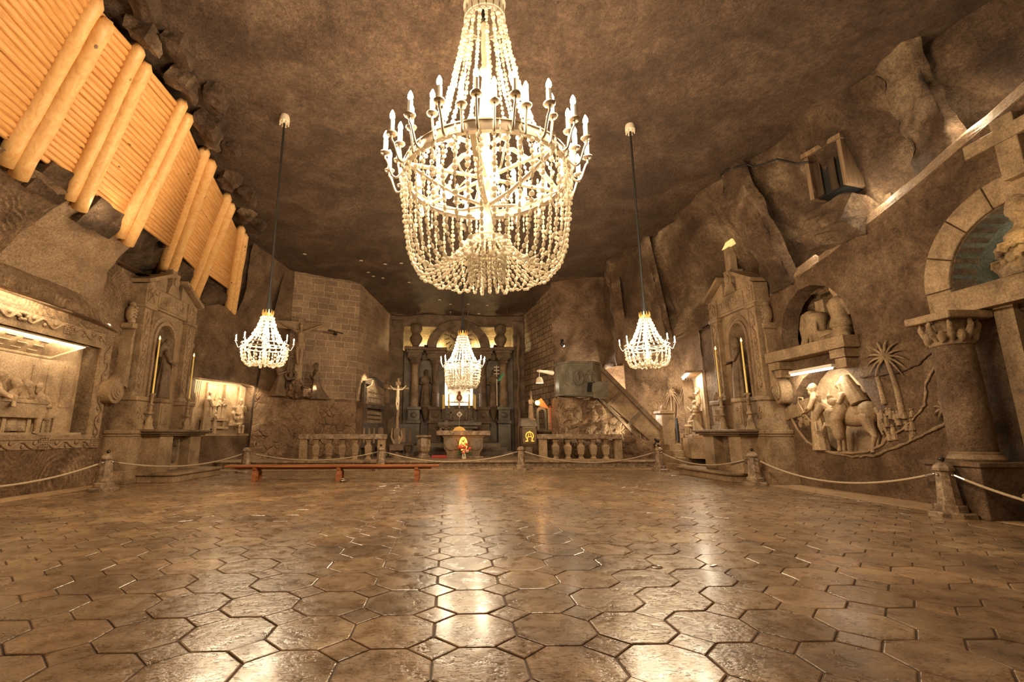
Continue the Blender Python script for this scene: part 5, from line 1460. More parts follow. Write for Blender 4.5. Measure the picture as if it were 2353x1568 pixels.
# ------------------------------------------------------------------ main altar table
def main_table():
    Y = 22.5; k = lambda a, b: atY(a, b, Y); z0 = .33
    e = empty('altar_table', 'dark speckled stone altar table in the middle of the platform', 'altar table', (0, Y, z0))
    x0, x1 = k(1003, 995).x, k(1125, 995).x; Z = lambda b: k(1063, b).z - z0
    MB().bx(x0, x1, -.55, .55, Z(1001), Z(990.5), .02).build('table_top', MAT['rock_speckle'], e)
    xa, xb = k(1019, 1020).x, k(1109, 1020).x
    m = MB()
    pr = [(xa, Z(1004)), (xa+.02, Z(1030)), (xa+.14, Z(1040)), (xa+.16, Z(1045)), (xa+.08, Z(1050)), (xa+.08, 0), (xb-.08, 0), (xb-.08, Z(1050)), (xb-.16, Z(1045)), (xb-.14, Z(1040)), (xb-.02, Z(1030)), (xb, Z(1004))]
    m.prism(pr, -.42, .42); m.bx(xa-.06, xb+.06, -.46, .46, Z(1005), Z(1001))
    b = m.build('body', MAT['rock_carved_dark'], e, bevel=.02)
    rnd = random.Random(2); m = MB()
    for q in range(26):
        cx = rnd.choice([rnd.uniform(xa+.15, xa+.75), rnd.uniform(xb-.75, xb-.15)]); m.ell((cx, -.43, Z(1022)+rnd.uniform(-.22, .22)), (rnd.uniform(.03, .1), .04, rnd.uniform(.03, .09)), 7, 5)
    m.build('relief_carving', MAT['rock_altar'], b, smooth='auto')
    for cx in (xa+.36, xb-.36):
        MB().lathe([(.27, 0), (.27, -.04), (.22, -.05)], (cx, -.42, Z(1021)), 18, axis='Y').build('roundel', MAT['rock_altar'], b, smooth='auto')
    m = MB(); m.bx(xa-.0, xb+.0, -.5, .5, -.0, .07, .01); m.build('plinth', MAT['rock_speckle'], e)
    # things on the table
    for q, px_ in enumerate((1012, 1025, 1037.5)):
        p = k(px_, 990); m = MB()
        m.lathe([(.13, 0), (.13, .03), (.05, .08), (.05, .13), (.14, .2), (.15, .23), (.02, .24)], n=10)
        tag(m.build('candle_holder', MAT['rock_carved_dark'], loc=(p.x, Y-.1, z0+Z(990.5)), smooth='auto'), 'squat dark stone candle holder on the left half of the altar table', 'candle holder', group='three stone candle holders on the altar table')
    p = k(1055, 990)
    m = MB(); m.prism([(-.32, 0), (.32, 0), (.2, .14), (.05, .2), (-.05, .2), (-.2, .14)], -.18, .18)
    tag(m.build('missal_stand', MAT['gold'], loc=(p.x, Y-.1, z0+Z(990.5))), 'low golden stand lying open in the middle of the altar table', 'book stand')
    m = MB(); p = k(1055.5, 990); m.lathe([(.012, 0), (.012, .9)], n=6)
    tag(m.build('microphone_stem', MAT['steel'], loc=(p.x, Y+.2, z0+Z(990.5))), 'thin upright microphone stem behind the golden stand', 'microphone')
    # oval picture and flowers before the table
    Yf = 21.7; kf = lambda a, b: atY(a, b, Yf)
    f = empty('oval_icon', 'glowing orange oval picture leaning at the front of the altar table', 'picture', (kf(1064.5, 1022).x, Yf, .33))
    zc = kf(1064, 1021).z - .33
    m = MB(); m.lathe([(.01, -.045), (1, -.05), (1, .0), (.01, .0)], n=28, axis='Y')
    m.xf(Matrix.Translation((0, 0, zc)) @ Matrix.Diagonal((.19, 1, .32, 1))); m.build('oval_panel', MAT['orange_glass'], f)
    m = MB(); st_ = 0
    for q in range(28): a = 2*pi*q/28; m.ell((.195*cos(a), -.03, zc+.325*sin(a)), .022, 6, 4)
    m.build('rim', MAT['bench_wood'], f, smooth=True)
    m = MB()
    for dx, dz in ((0, .12), (-.07, .02), (.07, .03), (0, -.06), (.04, .17), (-.05, .14), (.03, -.1), (-.08, -.1)): m.box((dx, -.06, zc+dz), (.035, .012, .10), ry=dx*6)
    m.build('dark_figure_pattern', MAT['dark_wood'], f)
    v = empty('flower_bouquet', 'bouquet of red and orange flowers in front of the oval picture', 'flowers', (kf(1066, 1045).x, Yf-.25, .33))
    MB().lathe([(.10, 0), (.12, .18), (.10, .19)], n=10).build('vase', MAT['ivory'], v)
    rnd = random.Random(5); m = MB()
    for q in range(40): a = rnd.uniform(0, 6.28); r = rnd.uniform(.05, .34); m.box((r*cos(a), r*sin(a)*.4, .22+rnd.uniform(-.08, .2)), (.13, .02, .05), rz=a, ry=rnd.uniform(-.8, .8))
    m.build('leaves', MAT['leaf'], v)
    for q in range(16):
        a = rnd.uniform(0, 6.28); r = rnd.uniform(0, .26); zz = .36 + rnd.uniform(-.14, .28); m = MB()
        R_ = rnd.uniform(.045, .085)
        for w in range(6): b_ = 2*pi*w/6; m.ell((r*cos(a)+R_*.55*cos(b_), -.12+r*sin(a)*.4, zz+R_*.55*sin(b_)), (R_*.55, R_*.4, R_*.55), 6, 4)
        m.ell((r*cos(a), -.15+r*sin(a)*.4, zz), R_*.5, 6, 4)
        m.build('blossom', MAT['flower_red'] if q % 3 else MAT['flower_pink'], v, smooth=True)
    plight('icon_lamp', (f.location.x, Yf-.3, 1.3), 2.5, (1, .45, .12), .08)
    m = MB(); m.bx(-.35, .35, -.16, .16, 0, .12, .02)
    tag(m.build('kneeling_cushion', MAT['red_cloth'], loc=(kf(1009, 1050).x, 22.0, .33)), 'dark red cushion on the platform left of the altar table', 'cushion')
main_table()
def pedestal_stand():
    Y = 22.5; p = atY(974, 1030, Y); z0 = .33
    e = empty('stone_pedestal', 'urn-shaped carved stone pedestal with flat top, left of the altar table', 'pedestal', (p.x, Y, z0))
    m = MB(); m.lathe([(.34, 0), (.34, .06), (.24, .12), (.22, .18), (.30, .3), (.34, .5), (.32, .75), (.28, .92)], n=8, rot=pi/8); m.build('body', MAT['rock_speckle'], e)
    MB().bx(-.36, .36, -.36, .36, .92, 1.02, .02).build('top', MAT['rock_carved'], e)
pedestal_stand()
def stone_stool(label, px_, py_, Y, w=.7, h=.5, group=None):
    p = atY(px_, py_, Y)
    e = empty('stone_stool', label, 'stool', (p.x, Y, .33))
    MB().bx(-w/2, w/2, -.22, .22, h-.09, h, .01).build('seat', MAT['rock_carved_dark'], e)
    m = MB(); m.lathe([(.18, 0), (.14, .08), (.10, .15), (.16, .28), (.22, h-.09)], n=4, rot=pi/4)
    m.build('leg', MAT['rock_carved_dark'], e)
stone_stool('dark low stone stool behind the processional crucifix', 938, 1020, 23.6, 1.0, .62)

def processional():
    Y = 22.0; p = atY(911, 1040, Y)
    e = empty('standing_crucifix', 'tall pale carved crucifix on a stand left of the altar', 'crucifix', (p.x, Y, .33))
    Z = lambda b: atY(911, b, Y).z - .33
    m = MB(); m.tube([Vector((0, 0, Z(985))), Vector((0, 0, Z(960))), Vector((.02, 0, Z(940))), Vector((0, 0, Z(920))), Vector((0, 0, Z(870)))], [.08, .06, .07, .05, .05], 8); m.tube([Vector((-.50, 0, Z(893))), Vector((.5, 0, Z(893)))], .05, 8); m.box((0, -.04, Z(882)), (.22, .05, .17)); m.build('cross', MAT['rock_pale'], e, smooth='auto')
    h = Z(890); m = MB()
    m.ell((0, -.1, h), (.06, .07, .08), 8, 6); m.limb([(0, -.09, h-.12), (0, -.1, h-.3), (0, -.1, h-.5)], [.07, .08, .07], 8)
    for sx in (-1, 1): m.limb([(sx*.05, -.09, h-.12), (sx*.2, -.07, h-.12), (sx*.36, -.05, h+.06)], [.035, .03, .02], 6); m.limb([(sx*.04, -.1, h-.5), (sx*.05, -.15, h-.78), (sx*.02, -.09, h-1.05)], [.05, .04, .025], 6)
    m.build('carved_body', MAT['ivory'], e, voxel=.012)
    m = MB(); m.bx(-.32, .32, -.22, .22, Z(1036), Z(1022), .03); m.lathe([(.30, 0), (.26, .1), (.12, .2), (.10, Z(1036)), (.14, Z(1034))], n=10); m.bx(-.13, .13, -.13, .13, Z(1022), Z(985))
    m.build('stand', MAT['rock_carved_dark'], e)
    m = MB()
    for sx, fz in ((-1, 985), (1, 990)): m.limb([(sx*.12, -.1, Z(1018)), (sx*.24, -.12, Z(1005)), (sx*.2, -.2, Z(fz))], [.06, .045, .03], 8)
    m.ell((.1, -.1, Z(1008)), (.08, .08, .15), 8, 6); m.build('carved_foot_figures', MAT['rock_pale'], e, voxel=.014)
processional()
# dark high backed choir chairs
fc = None
for q, (px_, Y, rz) in enumerate(((834, 23.2, .5), (846, 23.4, .5), (858, 23.6, .5), (878, 23.9, .6), (926, 26.2, .1), (938, 26.4, .1))):
    p = atY(px_, 1030, Y)
    lb = ['dark high-backed chair at the left end below the inscribed plaque', 'dark high-backed chair, second from the left below the inscribed plaque', 'dark high-backed chair, third from the left below the inscribed plaque', 'dark high-backed chair just left of the standing crucifix', 'dark high-backed chair right behind the standing crucifix', 'dark high-backed chair beside the high altar, farthest right of the row'][q]
    if fc is None:
        fc = empty('choir_chair', lb, 'chair', (p.x, Y, .33), rz, group='dark high-backed chairs along the left brick wall')
        MB().bx(-.27, .27, -.25, .25, .42, .50, .015).build('seat', MAT['dark_wood'], fc)
        m = plate([(-.29, .5), (.29, .5), (.29, 1.5), (.2, 1.62), (-.2, 1.62), (-.29, 1.5)], [archpoly(0, .17, .62, 1.25, 8)], .06)
        for i in range(len(m.v)): v = m.v[i]; m.v[i] = (v[0], v[1]+.2, v[2])
        m.build('backrest', MAT['dark_wood'], fc)
        MB().bx(-.16, .16, .22, .24, .63, 1.4).build('back_panel', MAT['old_timber'], fc)
        for sx in (-.24, .24):
            for sy in (-.22, .22): MB().bx(sx-.03, sx+.03, sy-.03, sy+.03, 0, .42).build('leg', MAT['dark_wood'], fc)
    else: c = copy_tree(fc); c.location = (p.x, Y, .33); c.rotation_euler = (0, 0, rz); c['label'] = lb
# wall monument on the left brick side wall
def monument():
    q0 = Vector((-4.6, 24.35, 0)); d = Vector((1.42, 5.2, 0)).normalized(); a = atan2(d.y, d.x)
    e = empty('wall_monument', 'pale lit carved monument with inscribed plaque on the left brick wall', 'monument', tuple(q0 + Vector((.10, 0, 0))), a)
    m = MB(); m.bx(.1, 3.0, -.14, .05, 2.75, 2.95, .02); m.bx(.1, 3.0, -.10, .05, .95, 1.15, .02); m.bx(.1, .3, -.12, .05, 1.15, 2.75); m.bx(2.6, 2.8, -.12, .05, 1.15, 2.75)
    m.prism([(.2, 4.0), (2.9, 4.0), (2.9, 4.15), (1.55, 4.5), (.2, 4.15)][::-1], -.12, .05); m.bx(.15, .32, -.1, .05, 2.95, 4.0); m.bx(2.75, 2.95, -.1, .05, 2.95, 4.0)
    m.build('surround', MAT['rock_altar'], e)
    m = MB(); m.prism([(.4, 2.95), (2.7, 2.95), (2.6, 3.9), (1.7, 4.05), (1.5, 4.3), (1.1, 4.3), (.9, 4.0), (.35, 3.8)][::-1], -.16, .05)
    rnd = random.Random(3)
    for k in range(5):
        for j in range(3): m.box((.7+.42*k, -.17, 3.15+.28*j), (.36, .05, .22), ry=rnd.uniform(-.1, .1))
    m.build('carved_panel', MAT['rock_pale'], e, bevel=.01)
    m = MB(); m.bx(.35, 2.55, -.08, .05, 1.3, 2.6); b = m.build('plaque', MAT['rock_relief'], e)
    m = MB()
    rnd = random.Random(8)
    for j in range(5):
        x = .5
        while x < 2.35:
            w = rnd.uniform(.04, .1); m.box((x+w/2, -.085, 2.4-.22*j), (w, .012, .07)); x += w+.035
    m.build('engraved_lines', MAT['rock_dark'], b)
    p = atY(883, 935, 24.6); m = MB(); fig(m, 0, 0, 0, 1.25, .4, 'stand', 'hood', False, 'hold', 6)
    tag(m.build('monument_figure', MAT['rock_carved_dark'], voxel=.02, loc=(p.x+.1, 24.6, 2.98)), 'small hooded stone figure at the right end of the wall monument', 'statue')
    slight('monument_lamp', (-4.0, 24.6, 5.1), (-.1, .25, -1), 260, 70, (1, .82, .55), .05)
monument()

# ================================================================== PULPIT AND STAIR ON THE RIGHT
def pulpit():
    Y = 20.8
    e = empty('pulpit', 'carved salt pulpit box on rock with long sloping stair parapet', 'pulpit', (0, Y, .33))
    z0 = .33; P = lambda a, b: (atY(a, b, Y).x, atY(a, b, Y).z - z0)
    C = MAT['rock_carved']
    a, b, c, d = P(1378, 842), P(1521, 986), P(1506, 1024), P(1378, 910)
    m = MB(); m.prism([d, c, (b[0], c[1]), b, a], -.02, .22); m.build('stair_parapet', C, e)
    m = MB(); dv = Vector((b[0]-a[0], 0, b[1]-a[1])); L = dv.length; dv.normalize(); nv = Vector((-dv.z, 0, dv.x)) if True else None
    A = Vector((a[0], 0, a[1]))
    def strip(o0, o1, y0, y1, t0=-.02, t1=1.0, mbx=m):
        nn = Vector((dv.z, 0, -dv.x))
        p_ = [A + dv*(L*t0) + nn*o1, A + dv*(L*t1) + nn*o1, A + dv*(L*t1) + nn*o0, A + dv*(L*t0) + nn*o0]
        mbx.prism([(q.x, q.z) for q in p_], y0, y1)
    strip(-.05, .14, -.12, .30); m.build('handrail', MAT['rock_carved_dark'], e)
    m = MB(); strip(1.02, 1.14, -.08, .05, .0, .86, m)
    strip(.14, 1.06, -.07, -.02, .0, .03, m); strip(.14, 1.06, -.07, -.02, .36, .40, m); strip(.14, 1.06, -.07, -.02, .68, .72, m)
    m.build('raised_panel_frames', MAT['rock_carved_dark'], e)
    # pulpit box, three faces
    x0, x1 = P(1283, 870)[0], P(1380, 870)[0]; zt = P(1330, 840)[1]; zb_ = P(1330, 905)[1]
    poly = [(x0, .6), (x0, -.1), (x0+.45, -.65), (x1-.55, -.65), (x1, -.1), (x1, .6)]
    def pris(z_0, z_1, off, mm):
        cx = (x0+x1)/2; pp = [(cx+(x-cx)*(1+off), y*(1+off)) for x, y in poly]; n = len(pp)
        mm.add([(x, y, z_0) for x, y in pp]+[(x, y, z_1) for x, y in pp], [tuple(range(n-1, -1, -1)), tuple(range(n, 2*n))]+[(i, (i+1) % n, (i+1) % n+n, i+n) for i in range(n)])
    m = MB(); pris(zb_, zt, 0, m); pris(zt, zt+.10, .07, m); pris(zb_-.1, zb_+.04, .04, m); m.build('pulpit_box', MAT['rock_green'], e)
    m = MB(); xc = P(1319, 870)[0]
    for (px_, ww) in ((1300, .2), (1319, .26), (1347, .28)):
        xx = P(px_, 870)[0]; yy = -.67 if px_ > 1310 and px_ < 1350 else -.5
        m.tube([Vector((xx+.26*cos(q*pi/6), yy-.0, (zt+zb_)/2+.34*sin(q*pi/6))) for q in range(13)], .014, 6)
        m.ell((xx, yy, (zt+zb_)/2), (.08, .03, .18), 8, 6); m.ell((xx, yy, (zt+zb_)/2+.22), .05, 8, 6)
    m.build('relief_emblems', MAT['rock_green'], e, smooth=True)
    xx = P(1348, 885)[0]; m = MB(); m.prism([(xx-.2, zb_+.02), (xx+.45, zb_+.02), (xx+.38, zb_+.32), (xx+.15, zb_+.45), (xx-.15, zb_+.42)], -.72, -.5); m.build('opening_shade', MAT['painted_shade'], e)  # solid black block in place of the shade in an opening
    sx_ = P(1365, 900); m = MB(); m.prism([(sx_[0]-.3, sx_[1]-.35), (sx_[0]+.3, sx_[1]-.38), (sx_[0]+.36, sx_[1]-.1), (sx_[0]+.34, sx_[1]+.25), (sx_[0]+.1, sx_[1]+.36), (sx_[0]-.3, sx_[1]+.3), (sx_[0]-.36, sx_[1])], -.95, -.75); m.build('stone_shield', MAT['rock_green'], e, bevel=.03)
    # newel post
    xa, xb = P(1515, 1000)[0], P(1546, 1000)[0]; zt2 = P(1530, 945)[1]
    m = MB(); m.bx(xa+.04, xb-.04, -.3, .3, 0, zt2-.12); m.bx(xa-.04, xb+.04, -.38, .38, zt2-.14, zt2, .03); m.build('newel_post', MAT['rock_carved'], e)
    m = MB(); cx = (xa+xb)/2; m.lathe([(.2, zt2), (.12, zt2+.06)], (cx, 0, 0), 12); m.ell((cx, 0, zt2+.17), .14, 14, 10); m.build('newel_ball', MAT['rock_carved'], e, smooth='auto')
pulpit()
# rock under the pulpit and stair
Yp = 20.95
def under(px_): # height of stair underside at px
    t = (px_-1378)/(1506-1378); p, q = atY(1378, 912, Yp), atY(1506, 1026, Yp)
    return p.z + (q.z-p.z)*max(0, min(1, t))
rows = []
for px_ in (1283, 1300, 1330, 1360, 1385, 1410, 1440, 1470, 1500, 1520):
    x = atY(px_, 1000, Yp).x; zt = under(px_)
    rows.append([(x, 20.55, .28), (x, 20.6, .28+(zt-.28)*.3), (x, 20.75, .28+(zt-.28)*.65), (x, 20.88, zt-.02), (x, 21.3, zt)])
struct(loft(rows, 5, 8, .13, 1.6, 7.0, ridged=1.0).build('wall_right_stair_rock', MAT['rock_rubble']))
rows = [[(4.95, 20.7, .28), (4.95, 20.75, 1.6), (4.98, 20.9, 3.1)], [(5.0, 22.5, .28), (5.0, 22.5, 1.6), (5.1, 22.5, 3.1)], [(5.4, 24.2, .28), (5.4, 24.2, 1.6), (5.4, 24.2, 3.1)]]
struct(loft(rows, 6, 6, .1, 1.6, 7.0, ridged=.6).build('wall_right_rock_side', MAT['rock_rubble']))
# warm strip behind the handrail and spotlight at the newel
for t in (.08, .24, .4, .56, .72):
    p, q = atY(1385, 850, 21.6), atY(1521, 990, 21.6); r_ = p.lerp(q, t); plight('stair_light', (r_.x+.2, 22.1, r_.z+.0), 110*(1-t*.6), (1, .86, .66), .05)
spx = atY(1509, 1012, 20.2)
m = MB(); m.lathe([(.05, -.1), (.09, .1)], (0, 0, 0), 10, axis='X'); m.bx(-.02, .02, -.02, .02, -.25, 0); m.xf(Matrix.Rotation(.5, 4, 'Y'))
tag(m.build('spotlight', MAT['iron'], loc=tuple(spx)), 'black spotlight at the foot of the stair aimed at the rock', 'spotlight')
slight('stair_spot', (spx.x-.15, 20.15, spx.z+.05), (-1, .12, .42), 420, 60, (1, .86, .55), .04)
# radiator
def radiator():
    Y = 22.3; p = atY(1560, 1016, Y); top = atY(1560, 961, Y).z
    e = empty('radiator', 'dark grey ribbed radiator standing behind the newel post', 'radiator', (p.x+.28, Y, p.z))
    h = top-p.z
    for k in range(6): MB().bx(-.36+.125*k, -.36+.125*k+.09, -.06, .06, 0, h, .02).build('rib', MAT['radiator'], e)
    MB().bx(-.36, .36, -.03, .03, h-.12, h-.06).build('upper_pipe', MAT['radiator'], e)
    m = MB(); m.ell((.42, 0, h-.1), (.07, .05, .05), 8, 6); m.build('valve', MAT['radiator'], e)
radiator()
m = MB(); m.bx(10.2, 11.6, 21.9, 22.7, .2, 1.0); tag(m.build('stone_landing', MAT['rock_carved']), 'stone landing carrying the radiator', 'landing')

# lectern with the yellow monogram
def lectern():
    Y = 21.6; p = atY(1215, 1040, Y); Z = lambda b: atY(1215, b, Y).z-.33
    e = empty('lectern', 'dark stone lectern with a yellow alpha and omega monogram', 'lectern', (p.x, Y, .33))
    m = MB(); m.lathe([(.40, 0), (.40, .08), (.22, .16), (.22, Z(1028)), (.40, Z(1020)), (.46, Z(1005)), (.47, Z(988)), (.43, Z(984))], n=4, rot=pi/4, sq=None); m.build('body', MAT['rock_carved_dark'], e, bevel=.02)
    m = MB(); m.bx(-.42, .42, -.34, .34, 0, .07); m.build('plinth', MAT['rock_altar'], e)
    m = MB(); zb_, zt = Z(980), Z(966); m.add([(-.38, -.3, zb_), (.38, -.3, zb_), (.38, .3, zb_), (-.38, .3, zb_), (-.33, -.22, zt), (.33, -.22, zt), (.33, .3, zt+.1), (-.33, .3, zt+.1)], [(3, 2, 1, 0), (4, 5, 6, 7), (0, 1, 5, 4), (1, 2, 6, 5), (2, 3, 7, 6), (3, 0, 4, 7)]); m.bx(-.3, .3, -.26, .3, Z(984), zb_)
    m.build('book_rest', MAT['rock_altar'], e)
    zc = Z(1004); yy = -.36; m = MB()
    R_ = .17
    om = [Vector((-.20, yy, zc-.20)), Vector((-.08, yy, zc-.20)), Vector((-.10, yy, zc-.13))] + [Vector((R_*cos(radians(a)), yy, zc+.04+R_*sin(radians(a)))) for a in range(232, -54, -13)] + [Vector((.10, yy, zc-.13)), Vector((.08, yy, zc-.20)), Vector((.20, yy, zc-.20))]
    m.tube(om, .022, 6)
    m.tube([Vector((-.13, yy-.02, zc-.18)), Vector((0, yy-.02, zc+.26)), Vector((.13, yy-.02, zc-.18))], .022, 6); m.tube([Vector((-.08, yy-.02, zc)), Vector((.08, yy-.02, zc))], .02, 6)
    m.build('monogram', MAT['emblem_yellow'], e, smooth=True)
lectern()
def shrine():
    Y = 23.0; K_ = lambda a, b: atY(a, b, Y)
    # side table
    p = K_(1258, 990); z = K_(1258, 989).z
    e = empty('side_table', 'dark stone side table behind the left end of the right balustrade', 'table', (p.x, Y, .33))
    MB().bx(-.55, .8, -.4, .4, z-.33-.1, z-.33, .02).build('table_top', MAT['rock_carved_dark'], e)
    for sx in (-.35, .55): m = MB(); m.lathe([(.2, 0), (.12, .2), (.14, z-.33-.1)], (sx, 0, 0), 4, rot=pi/4); m.build('leg', MAT['rock_carved_dark'], e)
    # lantern shrine
    q = K_(1246, 989); e = empty('lantern_shrine', 'greenish arched salt shrine with a glowing orange lamp on top', 'shrine', (q.x, Y, z))
    h = K_(1246, 935).z - z
    m = plate([(-.24, 0), (.24, 0), (.24, h), (-.24, h)][:2]+[(.24, h*.8)]+arc(0, h*.8, .24, 0, 180, 8)[1:], [archpoly(0, .15, .08, h*.75, 8)], .25)
    m.build('arch_body', MAT['rock_green'], e)
    m = MB(); m.prism([(-.3, h+.1), (.28, h-.1), (.34, h-.05), (0, h+.42), (-.2, h+.3)], -.02, .2); m.build('carved_roof', MAT['orange_wood'], e)
    l = MB(); l.ell((-.22, -.14, h+.18), .12, 12, 8); l.build('orange_lamp', MAT['lamp_orange'], e, smooth=True)
    plight('shrine_lamp', (q.x-.22, Y-.35, z+h+.2), 9, (1, .5, .16), .08)
    m = MB(); m.bx(.30, .56, -.05, .12, 0, h*.95, .02); m.build('pale_slab', MAT['lime'] if False else MAT['rock_pale'], e)
    m = MB(); m.tube([Vector((.42, -.12, 0)), Vector((.40, -.12, h+.1))], .016, 6); m.build('red_rod', MAT['flower_red'], e)
    m = MB(); m.lathe([(.02, h), (.06, h+.1), (.03, h+.2), (.07, h+.3), (.03, h+.42)], (.38, -.1, 0), 8); m.build('dark_finial', MAT['iron'], e)
    q = K_(1279, 990); m = MB(); fig(m, 0, 0, 0, 1.3, -.6, 'stand', 'veil', False, 'pray', 7)
    tag(m.build('praying_figure', MAT['rock_carved_dark'], voxel=.02, loc=(q.x, Y, z)), 'dark stone praying figure at the right end of the side table', 'statue')
    # bishop statue
    Yb = 23.6; q = atY(1221, 962, Yb); h = atY(1221, 897, Yb).z - q.z
    e = empty('bishop_statue', 'pale statue with a pointed mitre above the lectern', 'statue', (q.x, Yb, q.z))
    m = MB(); fig(m, 0, 0, 0, h*.82, .5, 'stand', 'short', True, 'bless', 7); m.build('carved_body', MAT['rock_relief'], e, voxel=.022)
    s_ = h*.82/1.75; m = MB(); m.lathe([(.10*s_, 1.62*s_), (.14*s_, 1.80*s_), (.09*s_, 2.0*s_), (.01, 2.16*s_)], n=10); m.build('mitre', MAT['rock_carved_dark'], e)
    m = MB(); m.bx(-.3, .3, -.3, .3, -(q.z-.33), -.02); m.lathe([(.34, -.12), (.3, 0)], n=12); m.build('pedestal', MAT['rock_carved_dark'], e)
    # wall arm with hanging bell lamp
    Yl = 22.6; a = atY(1239, 853, Yl); b = atY(1268, 857, Yl+1.2); c = atY(1243, 872, Yl)
    e = empty('arm_lamp', 'carved pale forearm bracket holding a small bell-shaped hanging lamp', 'lamp', tuple(a))
    m = MB(); r_ = b-a; m.limb([(0, 0, 0), r_*.25, r_*.6, r_], [.075, .07, .10, .13], 10); m.ell((-.05, 0, 0), (.09, .06, .06), 8, 6); m.build('bracket_arm', MAT['ivory'], e, voxel=.015)
    m = MB(); m.lathe([(.012, -.02), (.012, -.30)], n=5); m.lathe([(.03, -.28), (.13, -.34), (.17, -.44), (.20, -.60), (.18, -.60)], n=14); m.build('bell_shade', MAT['ivory'], e, smooth='auto')
    MB().ell((0, 0, -.54), .07, 8, 6).build('lamp_bulb', MAT['bulb'], e)
    plight('bell_lamp', (a.x, Yl, a.z-.75), 8, (1, .85, .6), .05)
shrine()
def wall_spot(label, px_, py_, Y, d, w):
    p = atY(px_, py_, Y); e = empty('wall_spotlight', label, 'spotlight', tuple(p))
    m = MB(); m.bx(-.06, .06, -.06, .12, .12, .26); m.build('bracket', MAT['iron'], e)
    m = MB(); m.lathe([(.06, -.12), (.10, .1)], (0, 0, 0), 10, axis='X'); m.xf(Matrix.Rotation(.7, 4, 'Y')); m.build('housing', MAT['iron'], e)
    MB().ell((.06, 0, -.06), .06, 8, 6).build('lens', MAT['bulb'], e)
    if w: slight('wall_spot_light', (p.x, p.y-.15, p.z-.1), d, w, 100, (1, .83, .55), .05)
wall_spot('small black wall spotlight left of the calvary on the rock', 589, 688, 21.6, (.6, .35, -1), 120)
wall_spot('small black wall spotlight on the rock above the pulpit', 1292, 792, 23.0, (-.5, -.5, -.9), 90)
m = MB(); p = atY(770, 764, 22.9); m.tube([Vector((-.45, 0, .12)), Vector((0, 0, .03)), Vector((.4, 0, -.06))], .03, 6); m.bx(-.05, .05, -.05, .3, -.1, .05); m.ell((0, -.02, -.1), (.12, .08, .06), 8, 5)
tag(m.build('wall_bracket', MAT['iron'], loc=tuple(p), smooth='auto'), 'dark metal bracket fixed to the left brick wall', 'bracket')
m = MB(); a = atY(1190, 765, 27.6); b = atY(1193, 1045, 27.4)
pts = [a.lerp(b, t/12) + Vector((.05*sin(t*1.7), .03*cos(t*2.3), 0)) for t in range(13)]
m.tube(pts, [.07+.02*sin(t) for t in range(13)], 8)
tag(m.build('rough_pole', MAT['old_timber'], smooth=True), 'tall thin crooked wooden pole at the right corner of the high altar', 'pole')

